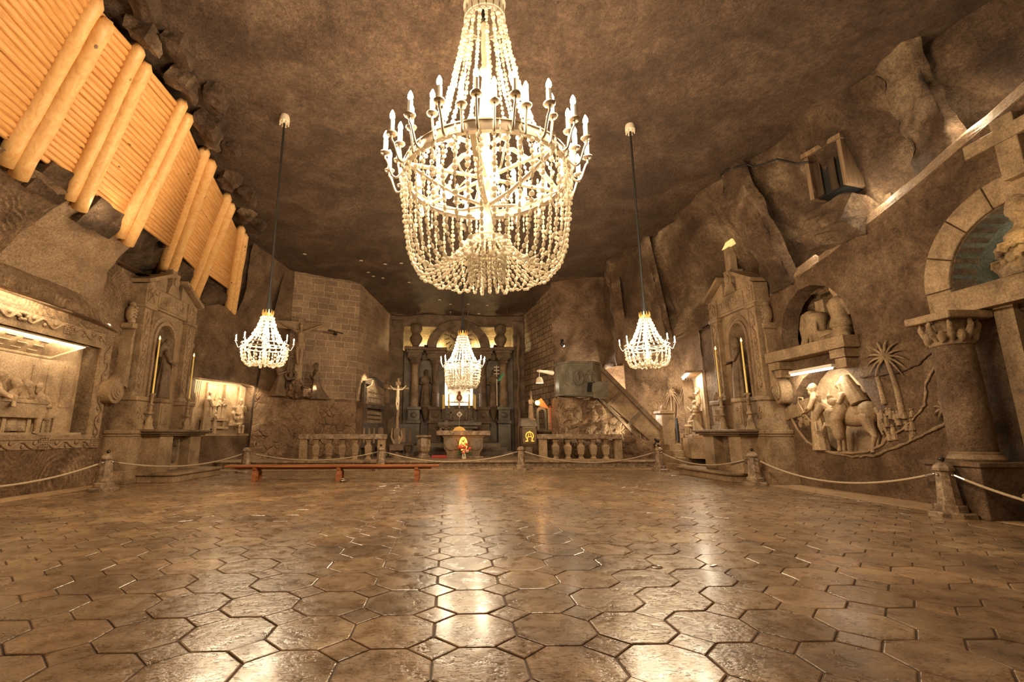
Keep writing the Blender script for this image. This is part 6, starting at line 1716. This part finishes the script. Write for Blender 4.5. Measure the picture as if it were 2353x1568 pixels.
# fill lights of the presbytery: floodlights on the platform
# ================================================================== RIGHT WALL: BOWL RELIEF
def LW_(y, z, d=0.0): return (9.9 + d, y, z)
def donkey_group():
    e = empty('relief_group', 'sunken wall relief of a bearded man leading a donkey with a seated woman', 'relief', (9.9, 0, 0), -pi/2)
    C = MAT['rock_relief']; gz = .98
    m = MB(); fig(m, -12.3, .02, gz, 1.78, -.9, 'stand', 'short', True, 'hold', 9, .9, 2, -.03, .92)
    m.build('bearded_man', C, e, voxel=.012)
    m = MB(); m.tube([Vector((-12.05, -.05, gz+.35)), Vector((-12.55, -.12, gz+.95)), Vector((-12.72, -.12, gz+1.30)), Vector((-12.68, -.12, gz+1.42)), Vector((-12.55, -.12, gz+1.40)), Vector((-12.52, -.12, gz+1.30))], .024, 7); m.build('crooked_staff', C, e, smooth=True)
    m = MB(); x0 = -11.25; zb_ = gz
    m.ell((x0+.02, .12, zb_+.86), (.52, .23, .27), 16, 10); m.ell((x0+.42, .12, zb_+.92), (.26, .24, .28), 14, 8); m.ell((x0-.38, .12, zb_+.86), (.22, .2, .26), 12, 8)
    m.limb([(x0-.42, .1, zb_+.95), (x0-.68, .04, zb_+1.16), (x0-.78, 0, zb_+1.18)], [.19, .13, .11], 12)
    m.limb([(x0-.76, 0, zb_+1.20), (x0-.92, -.06, zb_+.98), (x0-1.0, -.08, zb_+.78)], [.115, .095, .065], 12)
    for sx, yy in ((-.03, -.10), (.05, .08)): m.limb([(x0-.74, yy, zb_+1.28), (x0-.70+sx, yy*1.4, zb_+1.42), (x0-.68+sx, yy*1.4, zb_+1.54)], [.035, .045, .012], 8)
    def leg(x, y, hind):
        if hind: m.limb([(x, y, zb_+.80), (x+.06, y, zb_+.58), (x+.15, y, zb_+.38), (x+.08, y, zb_+.20), (x+.05, y, zb_+.05)], [.16, .11, .062, .045, .042], 10)
        else: m.limb([(x, y, zb_+.72), (x-.02, y, zb_+.46), (x-.01, y, zb_+.24), (x-.02, y, zb_+.05)], [.11, .065, .045, .04], 10)
        m.lathe([(.055, 0), (.045, .07)], (x+(.04 if hind else -.03), y, zb_), 10)
    leg(x0+.45, 0, True); leg(x0+.30, .25, True); leg(x0-.40, -.02, False); leg(x0-.52, .22, False)
    m.tube([Vector((x0+.64, .1, zb_+1.02)), Vector((x0+.74, .06, zb_+.85)), Vector((x0+.74, .04, zb_+.6)), Vector((x0+.78, .04, zb_+.4))], [.05, .045, .055, .03], 8)
    m.build('donkey', C, e, voxel=.012)
    m = MB(); x = x0-.12
    fig(m, x, .02, zb_+.60, 1.42, -.75, 'sit', 'veil', False, 'hold', 8, 1, 4, -.02)
    m.limb([(x+.02, -.1, zb_+1.05), (x-.08, -.22, zb_+.75), (x-.04, -.2, zb_+.38)], [.15, .15, .12], 14)
    m.tube([Vector((x+.05, .08, zb_+1.85)), Vector((x+.18, .1, zb_+1.5)), Vector((x+.34, .12, zb_+1.15))], [.11, .17, .20], 12)
    m.ell((x-.16, -.2, zb_+1.35), (.07, .08, .08), 10, 6); m.ell((x-.10, -.2, zb_+1.22), (.14, .09, .10), 10, 6)
    m.build('seated_woman_with_child', C, e, voxel=.012)
    m = MB()
    for k in range(3): m.tube([Vector((-12.2, -.14, gz+.75)), Vector((-12.12, -.2, gz+.52-.05*k)), Vector((-11.98, -.18, gz+.50-.05*k)), Vector((-11.92, -.1, gz+.72))], .016, 6)
    m.build('halter_rope', C, e, smooth=True)
    # little town behind
    m = MB()
    for a, b, c_ in ((-11.9, .34, 2.15), (-11.7, .5, 2.3), (-11.5, .3, 2.4), (-11.75, .34, 2.62)): m.bx(a, a+b, .40, .50, c_-.25, c_); m.prism([(a-.02, c_), (a+b+.02, c_), (a+b/2, c_+.08)], .38, .5)
    for k in range(5): m.bx(-11.85+.09*k, -11.81+.09*k, .36, .42, 1.95, 2.1)
    m.build('carved_town', C, e)
    m = MB(); pts = flip(bowl)
    rim = [Vector((p[0], -.01, p[1])) for p in pts[:10]]
    m.tube(rim, .035, 6); m.build('rim', MAT['rock_smooth'], e, smooth=True)
donkey_group()
# shelf with stepped brackets, lamp below
m = MB(); ZS = 3.46
m.bx(-13.45, -10.62, -.42, .0, ZS, ZS+.30, .015); m.bx(-13.35, -12.95, -.36, 0, ZS-.22, ZS-.01); m.bx(-11.15, -10.70, -.36, 0, ZS-.22, ZS-.01); m.bx(-13.3, -13.02, -.28, 0, ZS-.45, ZS-.23); m.bx(-11.08, -10.76, -.30, 0, ZS-.46, ZS-.23); m.bx(-13.1, -10.72, .0, 1.0, ZS+.1, ZS+.29)
o = onwallR(m.build('stone_shelf', MAT['rock_carved'])); tag(o, 'thick stone shelf on stepped brackets under the two-figure niche', 'shelf')
def tube_light(label, y0, y1, z, w, d=-.22, n=1):
    e = empty('strip_lamp', label, 'lamp', (9.9, (y0+y1)/2, z), -pi/2); L = abs(y1-y0)
    MB().bx(-L/2, L/2, d-.05, d+.09, .04, .12, .01).build('housing', MAT['tube_housing'], e)
    MB().lathe([(.028, -L/2+.04), (.028, L/2-.04)], (0, d, .015), 10, axis='X').build('light_tube', MAT['tube_lamp'], e, smooth='auto')
    o = alight('tube_glow', (9.9+d, (y0+y1)/2, z-.03), (.35, 0, -1), w, .08, L, (1, .87, .64)); o.rotation_euler = (0, radians(-30), 0)
tube_light('lit fluorescent strip under the stone shelf above the donkey relief', 11.25, 12.75, 3.02, 26)
# two kneeling stone figures in the niche
def niche_figs():
    e = empty('kneeling_statue', 'bent headless-looking stone figure with draped robe beside a square pillar', 'statue', (10.35, 12.35, 3.75), -pi/2)
    m = MB(); m.lathe([(.30, 0), (.30, .25), (.22, .5), (.25, .7), (.30, .85), (.27, .95), (.15, 1.0)], (0, 0, 0), 20); m.ell((-.2, 0, .98), (.2, .16, .14), 10, 8); m.limb([(-.28, -.1, .95), (-.34, -.16, .6), (-.30, -.2, .35)], [.11, .09, .06], 10)
    for k in range(6): a = -2.6+.35*k; m.tube([Vector((.3*cos(a)*.8, .3*sin(a)*.8, .7)), Vector((.34*cos(a), .34*sin(a), .35)), Vector((.42*cos(a), .42*sin(a), .02))], .05, 6)
    m.limb([(.1, -.1, .25), (.5, -.12, .22)], [.22, .2], 10)
    m.build('carved_body', MAT['rock_carved'], e, voxel=.022)
    o = onwallR(MB().bx(-12.45, -12.15, .55, .85, 3.7, 5.1).build('square_pillar', MAT['rock_carved'])); tag(o, 'plain square stone pillar rising behind the bent figure in the niche', 'pillar')
    e = empty('kneeling_statue', 'stone miner kneeling with back turned, wearing belt and tall cap', 'statue', (10.25, 11.45, 3.75), -pi/2)
    m = MB(); m.lathe([(.24, 0), (.24, .2), (.20, .38), (.25, .40), (.25, .5), (.18, .72), (.21, .78), (.24, 1.0), (.18, 1.15), (.08, 1.22), (.09, 1.3)], (0, 0, 0), 20)
    m.ell((0, .0, 1.4), (.13, .14, .15), 12, 8); m.lathe([(.15, 1.42), (.14, 1.5), (.12, 1.62), (.04, 1.66)], n=14)
    for sx in (-1, 1): m.limb([(sx*.24, 0, 1.05), (sx*.30, .1, .75), (sx*.12, .28, .72)], [.10, .085, .06], 10)
    m.limb([(-.1, 0, .2), (-.2, -.35, .1)], [.13, .10], 10); m.limb([(.12, 0, .2), (.3, -.2, .12)], [.15, .12], 10)
    m.build('carved_body', MAT['rock_carved'], e, voxel=.022)
niche_figs()
# palm trees carved on the wall
def palm(label, base, top, lean, scale, n=11, rr=.05):
    e = empty('palm_relief', label, 'relief', (9.9, 0, 0), -pi/2)
    b = Vector((-base[0], -.01, base[1])); t = Vector((-top[0], -.02, top[1]))
    m = MB(); N_ = 14; m.tube([b.lerp(t, k/N_) + Vector((lean*sin(pi*k/N_), 0, 0)) for k in range(N_+1)], [rr*(1.3-.5*k/N_)*(1+.1*(k % 2)) for k in range(N_+1)], 8); m.build('trunk', MAT['rock_carved'], e, smooth=True)
    m = MB()
    for k in range(n):
        a = radians(-30 + 240*k/(n-1)); L = scale*(.8+.3*sin(a)); c = t
        pts = [c + Vector((L*q*cos(a), -.01-.03*sin(pi*q), L*q*sin(a) - .45*scale*q*q)) for q in (0, .25, .5, .75, 1)]
        m.tube(pts, [.016, .03, .028, .018, .005], 6, flat=(1, .5))
    m.build('fronds', MAT['rock_carved'], e, smooth=True)
YZ = lambda a, b: (lambda p: (p.y, p.z))(atX(a, b, 9.9))
palm('tall leaning palm tree carved on the right wall beside the donkey relief', YZ(2077, 962), YZ(2037, 822), .05, .62, 12)
palm('short carved palm stump with few fronds, second on the right wall', YZ(2035, 930), YZ(2018, 865), 0, .0001, 2, .045)
palm('small carved palm low on the right wall near the column', YZ(2180, 975), YZ(2176, 940), 0, .30, 8, .03)
# carved landscape lines (crack; lit dune ridges put in as paler stone)
def ridge(nm, label, pts, r, mat, cat):
    e = []
    P_ = [atX(a, b, 9.88) for a, b in pts]; Q = []
    for i in range(len(P_)-1):
        for k in range(5): Q.append(P_[i].lerp(P_[i+1], k/5) + Vector((0, random.uniform(-.01, .01), random.uniform(-.015, .015))))
    Q.append(P_[-1])
    m = MB(); m.tube(Q, [r*(.6+.6*random.random()) for _ in Q], 6)
    tag(m.build(nm, mat, smooth=True), label, cat)
ridge('dune_relief', 'pale ridge line of carved dunes rising from the donkey relief to the column', [(1905, 1040), (1960, 1050), (2010, 1047), (2045, 1032), (2085, 1018), (2120, 1000), (2150, 985), (2190, 968), (2208, 966)], .035, MAT['rock_pale'], 'carving')
ridge('dune_relief', 'upper carved dune line curving up beside the small palm', [(2050, 1000), (2075, 985), (2100, 962), (2125, 930), (2128, 880), (2150, 840), (2170, 820)], .025, MAT['rock_smooth'], 'carving')
ridge('wall_crack', 'long dark crack running across the right wall above the palms', [(1975, 868), (2010, 864), (2050, 860), (2085, 850), (2110, 838), (2135, 815), (2158, 806)], .016, MAT['rock_dark'], 'crack')
# tiny carved figures and town to the left of the bowl
def small_carvings():
    e = empty('small_carving', 'band of tiny carved walls and people left of the donkey relief', 'carving', (9.9, 0, 0), -pi/2)
    m = MB(); rnd = random.Random(4)
    for k in range(12): a, b = YZ(1805+7*k, 950-2.6*k); m.bx(-a-.07, -a+.05, -.05, .02, b-.22, b+.1+.08*rnd.random())
    m.build('town_wall', MAT['rock_carved'], e)
    m = MB()
    for k in range(8): a, b = YZ(1845+rnd.uniform(-10, 18), 960+rnd.uniform(-14, 18)); m.ell((-a, -.02, b), (.06, .04, .10), 7, 5); m.ell((-a, -.03, b+.14), .04, 6, 5)
    m.build('small_people', MAT['rock_carved'], e)
    e = empty('small_carving', 'crowd of small carved people below the tall palm', 'carving', (9.9, 0, 0), -pi/2)
    m = MB()
    for k in range(22):
        a, b = YZ(2035+rnd.uniform(-10, 70), 965+rnd.uniform(-20, 40)-.2*rnd.random()); h = rnd.uniform(.12, .2); m.lathe([(.06, 0), (.05, h*.6), (.025, h)], (-a, -.01, b-h*.5), 7); m.ell((-a, -.02, b+h*.62), .035, 6, 5)
    m.build('small_people', MAT['rock_carved'], e)
small_carvings()

# ================================================================== COLUMN, BEAM, BUST, CROSS
def col_right():
    x, y = 9.38, 8.17
    e = empty('column', 'large stone column with leafy capital on a tall plinth, far right', 'column', (x, y, 0))
    p_ = MB(); p_.bx(-.50, .50, -.47, .47, 0, .85, .01); p_.bx(-.54, .50, -.51, .51, .85, .93, .01)
    o = p_.build('plinth', MAT['rock_wall'], e)
    MB().lathe([(.35, .93), (.38, .97), (.35, 1.03), (.32, 1.05), (.325, 1.08), (.30, 1.10)], n=32).build('base_ring', MAT['rock_carved'], e, smooth='auto')
    m = MB(); m.lathe([(.305, 1.08), (.305, 1.6), (.30, 2.2), (.29, 2.8), (.285, 3.0)], n=40)
    o = m.build('shaft', MAT['rock_wall'], e, smooth='auto')
    m = MB(); m.lathe([(.41, 3.0), (.43, 3.03), (.39, 3.06), (.36, 3.1), (.36, 3.3), (.42, 3.46)], n=24)
    for k in range(8):
        a = 2*pi*k/8; c, s_ = cos(a), sin(a)
        m.tube([Vector((.36*c, .36*s_, 3.08)), Vector((.45*c, .45*s_, 3.22)), Vector((.52*c, .52*s_, 3.36)), Vector((.50*c, .50*s_, 3.44)), Vector((.44*c, .44*s_, 3.40))], [.05, .075, .06, .045, .03], 8)
        a += pi/8; c, s_ = cos(a), sin(a)
        m.ell((.44*c, .44*s_, 3.16), (.09, .09, .12), 8, 6)
    m.xf(Matrix.Diagonal((.74, .74, 1, 1))); m.build('capital', MAT['rock_carved'], e, voxel=.014)
    MB().bx(-.42, .42, -.42, .42, 3.46, 3.60, .015).build('abacus', MAT['rock_carved'], e)
col_right()
m = MB(); m.bx(-8.55, -5.6, -.32, .5, 3.62, 4.06, .01)
o = onwallR(m.build('stone_beam', MAT['rock_carved'])); tag(o, 'thick stone beam carrying the bust beneath the right arch', 'beam')
m = MB(); m.bx(-7.75, -7.45, -.10, .5, 0, 3.62); m.bx(-7.8, -7.4, -.16, .5, 0, .8)
o = onwallR(m.build('stone_pilaster', MAT['rock_carved'])); tag(o, 'tall narrow stone door jamb behind the large column', 'door jamb')
def bust():
    p = atX(2352, 560, 10.0)
    e = empty('bust', 'bearded stone bust with curled drapery on the beam under the right arch', 'bust', (9.98, p.y-.12, 4.06), -pi/2+.75)
    m = MB(); H_ = 1.45
    m.lathe([(.42, 0), (.46, .12), (.36, .3), (.30, .5), (.30, .75), (.16, .9), (.13, 1.0)], n=24)
    hc = Vector((0, -.06, 1.16)); m.ell(hc, (.20, .23, .28), 20, 14); m.ell(hc+Vector((0, -.23, -.02)), (.035, .06, .075), 10, 8); m.ell(hc+Vector((0, -.19, .08)), (.13, .05, .03), 10, 6)
    for sx in (-1, 1):
        m.ell(hc+Vector((sx*.075, -.195, .035)), (.035, .03, .022), 8, 6); m.ell(hc+Vector((sx*.2, .0, 0)), (.03, .05, .08), 8, 6); m.ell(hc+Vector((sx*.10, -.15, -.07)), (.06, .06, .06), 8, 6); m.tube([hc+Vector((sx*.01, -.235, -.09)), hc+Vector((sx*.08, -.22, -.12)), hc+Vector((sx*.12, -.18, -.18))], [.03, .028, .015], 8)
    m.ell(hc+Vector((0, -.15, -.23)), (.13, .11, .18), 14, 10); m.ell(hc+Vector((0, .04, .08)), (.215, .23, .25), 16, 10)
    rnd = random.Random(1)
    for k in range(34):
        a = 2*pi*k/34*2; z = .08 + .55*(k/34); r_ = .47 - .12*(k/34)
        m.ell((r_*cos(a), r_*sin(a)*.8, z), (rnd.uniform(.05, .09), .06, rnd.uniform(.05, .08)), 9, 6)
        if k % 3 == 0: m.tube([Vector((r_*cos(a)+.09*cos(q), (r_+.04)*sin(a)*.8-.02, z+.09*sin(q))) for q in (0, 1.2, 2.4, 3.6, 4.8)], .028, 6)
    m.build('carved_bust', MAT['rock_carved'], e, voxel=.011)
    plight('bust_lamp', (9.35, p.y-.35, 4.75), 5, (1, .72, .25), .06)
    plight('arch_lamp', (10.8, 7.3, 4.7), 10, (.9, .95, .75), .1)
bust()
def ledge_cross():
    X0 = 9.7; a = atX(2300, 268, X0); b = atX(2325, 382, X0); c = atX(2232, 335, X0-.1); d = atX(2344, 288, X0-.1)
    yv = a.y*.5+b.y*.5; zt, zb_ = a.z, b.z-.2
    e = empty('ledge_cross', 'large square-cut stone cross on the ledge at the upper right', 'cross', (X0+.12, yv, zb_), -pi/2)
    MB().bx(-.17, .17, -.14, .14, 0, zt-zb_, .01).build('upright', MAT['rock_carved'], e)
    zc = (c.z+d.z)/2-zb_; MB().bx(-.62, .62, -.17, .13, zc-.13, zc+.13, .01).build('crossbar', MAT['rock_carved'], e)
ledge_cross()
def seat_right():
    e = empty('stone_chair', 'curved stone chair back peeking in at the right edge beside the plinth', 'chair', (9.35, 7.05, 0), -pi/2)
    MB().bx(-.3, .3, -.3, .3, .38, .48, .02).build('seat', MAT['rock_carved'], e)
    m = MB(); m.prism(([(-.33, .1), (.33, .1)] + arc(0, .95, .33, 0, 180, 12)), .22, .34); m.build('backrest', MAT['rock_carved'], e)
    for sx in (-.25, .25): MB().bx(sx-.06, sx+.06, -.26, .26, 0, .38).build('leg', MAT['rock_carved'], e)
seat_right()

# timber framed hatch in the upper right wall
def hatch():
    a = atX(1880, 362, 9.85); b = atX(1952, 410, 9.85)
    yc = (a.y+b.y)/2; z0, z1 = atX(1915, 440, 9.85).z-.1, atX(1915, 345, 9.85).z
    e = empty('timber_hatch', 'small dark timber-framed hatch high in the right rock wall', 'hatch', (9.60, yc-.1, z0), -pi/2+.25)
    h = z1-z0
    MB().bx(-.46, -.36, -.10, 1.0, -.05, h).build('jamb', MAT['old_timber'], e); MB().bx(.36, .46, -.10, 1.0, -.05, h).build('jamb', MAT['old_timber'], e)
    MB().bx(-.5, .5, -.16, 1.0, h, h+.12).build('lintel', MAT['old_timber'], e)
    for k in (0, 2): MB().bx(-.35+.175*k, -.35+.175*k+.165, .02, .06, 0, h).build('door_board', MAT['dark_wood'], e)
    MB().bx(-.36, .36, .08, .9, -.02, h).build('shaft_shade', MAT['painted_shade'], e)  # black filling painted for the darkness inside the hatch
hatch()

# ================================================================== RELIEF IN THE FAR RIGHT CORNER
def nativity():
    q0 = Vector((9.95, 17.55, 0)); q1 = Vector((10.95, 20.2, 0)); d = (q0-q1).normalized(); L = (q1-q0).length; a = atan2(d.y, d.x)
    e = empty('corner_relief', 'lit relief of robed figures under an arch beside the right side altar', 'relief', tuple(q1 + Vector((-.25, 0, 0))), a)
    C = MAT['rock_relief']; zt, zb_ = 3.72, 1.38
    m = MB(); m.bx(.0, L, .10, .2, zb_, zt+.1); m.bx(0, L, -.45, .2, zb_-.14, zb_, .02); m.bx(0, .12, -.3, .2, zb_, zt); m.bx(0, L+.2, -.55, .2, .5, zb_-.14)
    m.prism((arc(.65, 2.6, .36, 0, 180, 10) + [(.29, 1.4), (1.01, 1.4)]), .04, .14)
    m.lathe([(.2, 0), (.12, .1), (.10, .8), (.14, .9), (.24, 1.0), (.26, 1.04)], (1.25, -.05, 1.9), 12); m.lathe([(.16, 0), (.12, .7), (.2, .8)], (1.9, -.05, 1.5), 10)
    m.build('back_panel', C, e)
    F = [(1.15, -.2, zb_, 1.1, .8, 'kneel', 'veil', False, 'pray'), (1.55, -.22, zb_, 1.25, .4, 'sit', 'long', False, 'hold'), (2.0, -.15, zb_, 1.35, -.6, 'stand', 'short', True, 'bless'), (2.4, -.2, zb_, 1.3, -.8, 'kneel', 'hood', False, 'pray'), (1.7, .0, 2.5, .75, 0, 'stand', 'long', False, 'pray'), (2.25, .0, 2.55, .7, -.2, 'stand', 'veil', False, 'pray')]
    for k, f in enumerate(F):
        m = MB(); fig(m, *f[:3], f[3], f[4], f[5], f[6], f[7], f[8], 7, .9, k); m.build('carved_figure', C, e, voxel=.02)
    MB().bx(1.0, L+.1, -.5, .1, zt+.02, zt+.10).build('canopy', MAT['rock_smooth'], e)
    MB().lathe([(.035, 1.1), (.035, L)], (0, -.38, zt-.02), 8, axis='X').build('light_tube', MAT['tube_lamp'], e)
    c = q1.lerp(q0, .62); o = alight('corner_tube_glow', (c.x-.62, c.y-.2, zt-.08), (.3, .1, -1), 70, 1.8, .08, (1, .86, .62)); o.rotation_euler = (radians(15), 0, a)
nativity()
def palm_wall():
    # carved palms between radiator and corner relief
    for k, (px_, lb) in enumerate(((1545, 'carved palm on the curved wall above the radiator'), (1582, 'slender carved palm just left of the corner relief'))):
        X_ = 10.82 - .05*k; b = atX(px_, 1010, X_); t = atX(px_-2, 905 if k == 0 else 885, X_)
        e = empty('palm_relief', lb, 'relief', tuple(b))
        m = MB(); T = t-b; m.tube([T*(q/8)+Vector((0, .03*sin(q), 0)) for q in range(9)], .05, 7); m.build('trunk', MAT['rock_carved'], e, smooth=True)
        m = MB()
        for j in range(10):
            a = radians(-20+220*j/9); L = .75
            m.tube([T + Vector((-.02, L*q*cos(a), L*q*sin(a)-.5*q*q)) for q in (0, .3, .6, 1)], [.03, .05, .04, .01], 6)
        m.build('fronds', MAT['rock_carved'], e, smooth=True)
    p = atY(1505, 905, 24.2)
    e = empty('standing_group', 'faint carved group of standing people on the wall behind the stair', 'relief', (p.x, 24.35, p.z-.7))
    for k in range(5):
        m = MB(); fig(m, -.6+.32*k, 0, 0, 1.2+.1*(k % 2), .2*(k-2), 'stand', 'veil', False, 'pray', 7, .7, k); m.build('carved_figure', MAT['rock_carved'], e, voxel=.025)
palm_wall()
for px_, py_, lb in ((1508, 1304, 'engraved oval ring mark on a small square floor tile'), (1640, 1301, 'small engraved dash mark on a square floor tile right of the ring')):
    g_ = atZ(px_, py_, 0.0); m = MB()
    if px_ < 1600: m.tube([Vector((.06*cos(q*pi/10), .05*sin(q*pi/10), .004)) for q in range(21)], .007, 6)
    else: m.box((0, 0, .004), (.10, .03, .008), rz=.6)
    tag(m.build('floor_marker', MAT['steel'], loc=(g_.x, g_.y, .0)), lb, 'floor mark')
g_ = atX(588, 1021, -9.05); m = MB(); m.lathe([(.10, 0), (.13, -.02), (.11, -.05), (.07, -.03), (.065, 0)], n=18, axis='X')
q_ = atY(588, 1021, 21.6); tag(m.build('wall_pipe_end', MAT['rock_relief'], loc=tuple(q_)), 'small round pipe opening low in the corner rock left of the balustrade', 'pipe')
# floodlight on the ledge behind the left side altar
fp = atX(372, 562, -9.35)
e = empty('floodlight', 'small glaring floodlight on the rock ledge behind the left altar cross', 'floodlight', tuple(fp))
MB().bx(-.10, .10, -.07, .07, -.10, .10, .01).build('housing', MAT['iron'], e)
MB().bx(-.08, .08, -.06, .06, .10, .115).build('lens', MAT['bulb'], e)
plight('flood_glow', (fp.x+.12, fp.y-.1, fp.z+.35), 95, (1, .84, .52), .08)
for y in (7.2, 10.6): plight('ledge_light', (-8.1, y, 6.5), 10, (1, .83, .55), .1)
# lamps lying behind the edge of the right ledge
for y in (7.6, 9.6, 11.6): plight('ledge_light', (10.02, y, 7.62-.22*(y-5)+.28), 26, (1, .86, .62), .06)
# ================================================================== AMBIENT AND VIEW
wd = bpy.data.worlds.new('world'); sc.world = wd; wd.use_nodes = True
wd.node_tree.nodes['Background'].inputs[0].default_value = (1.0, .69, .40, 1); wd.node_tree.nodes['Background'].inputs[1].default_value = .34
sc.view_settings.view_transform = 'Standard'; sc.view_settings.look = 'None'; sc.view_settings.gamma = 1; sc.view_settings.use_curve_mapping = False
sc.view_settings.exposure = 0.45
sc.cycles.max_bounces = 5; sc.cycles.diffuse_bounces = 3; sc.cycles.glossy_bounces = 2; sc.cycles.transmission_bounces = 3; sc.cycles.caustics_reflective = False; sc.cycles.caustics_refractive = False
sc.cycles.use_adaptive_sampling = True; sc.cycles.adaptive_threshold = .09; sc.cycles.adaptive_min_samples = 16; sc.cycles.light_sampling_threshold = .03; sc.cycles.sample_clamp_indirect = 4; sc.cycles.sample_clamp_direct = 0
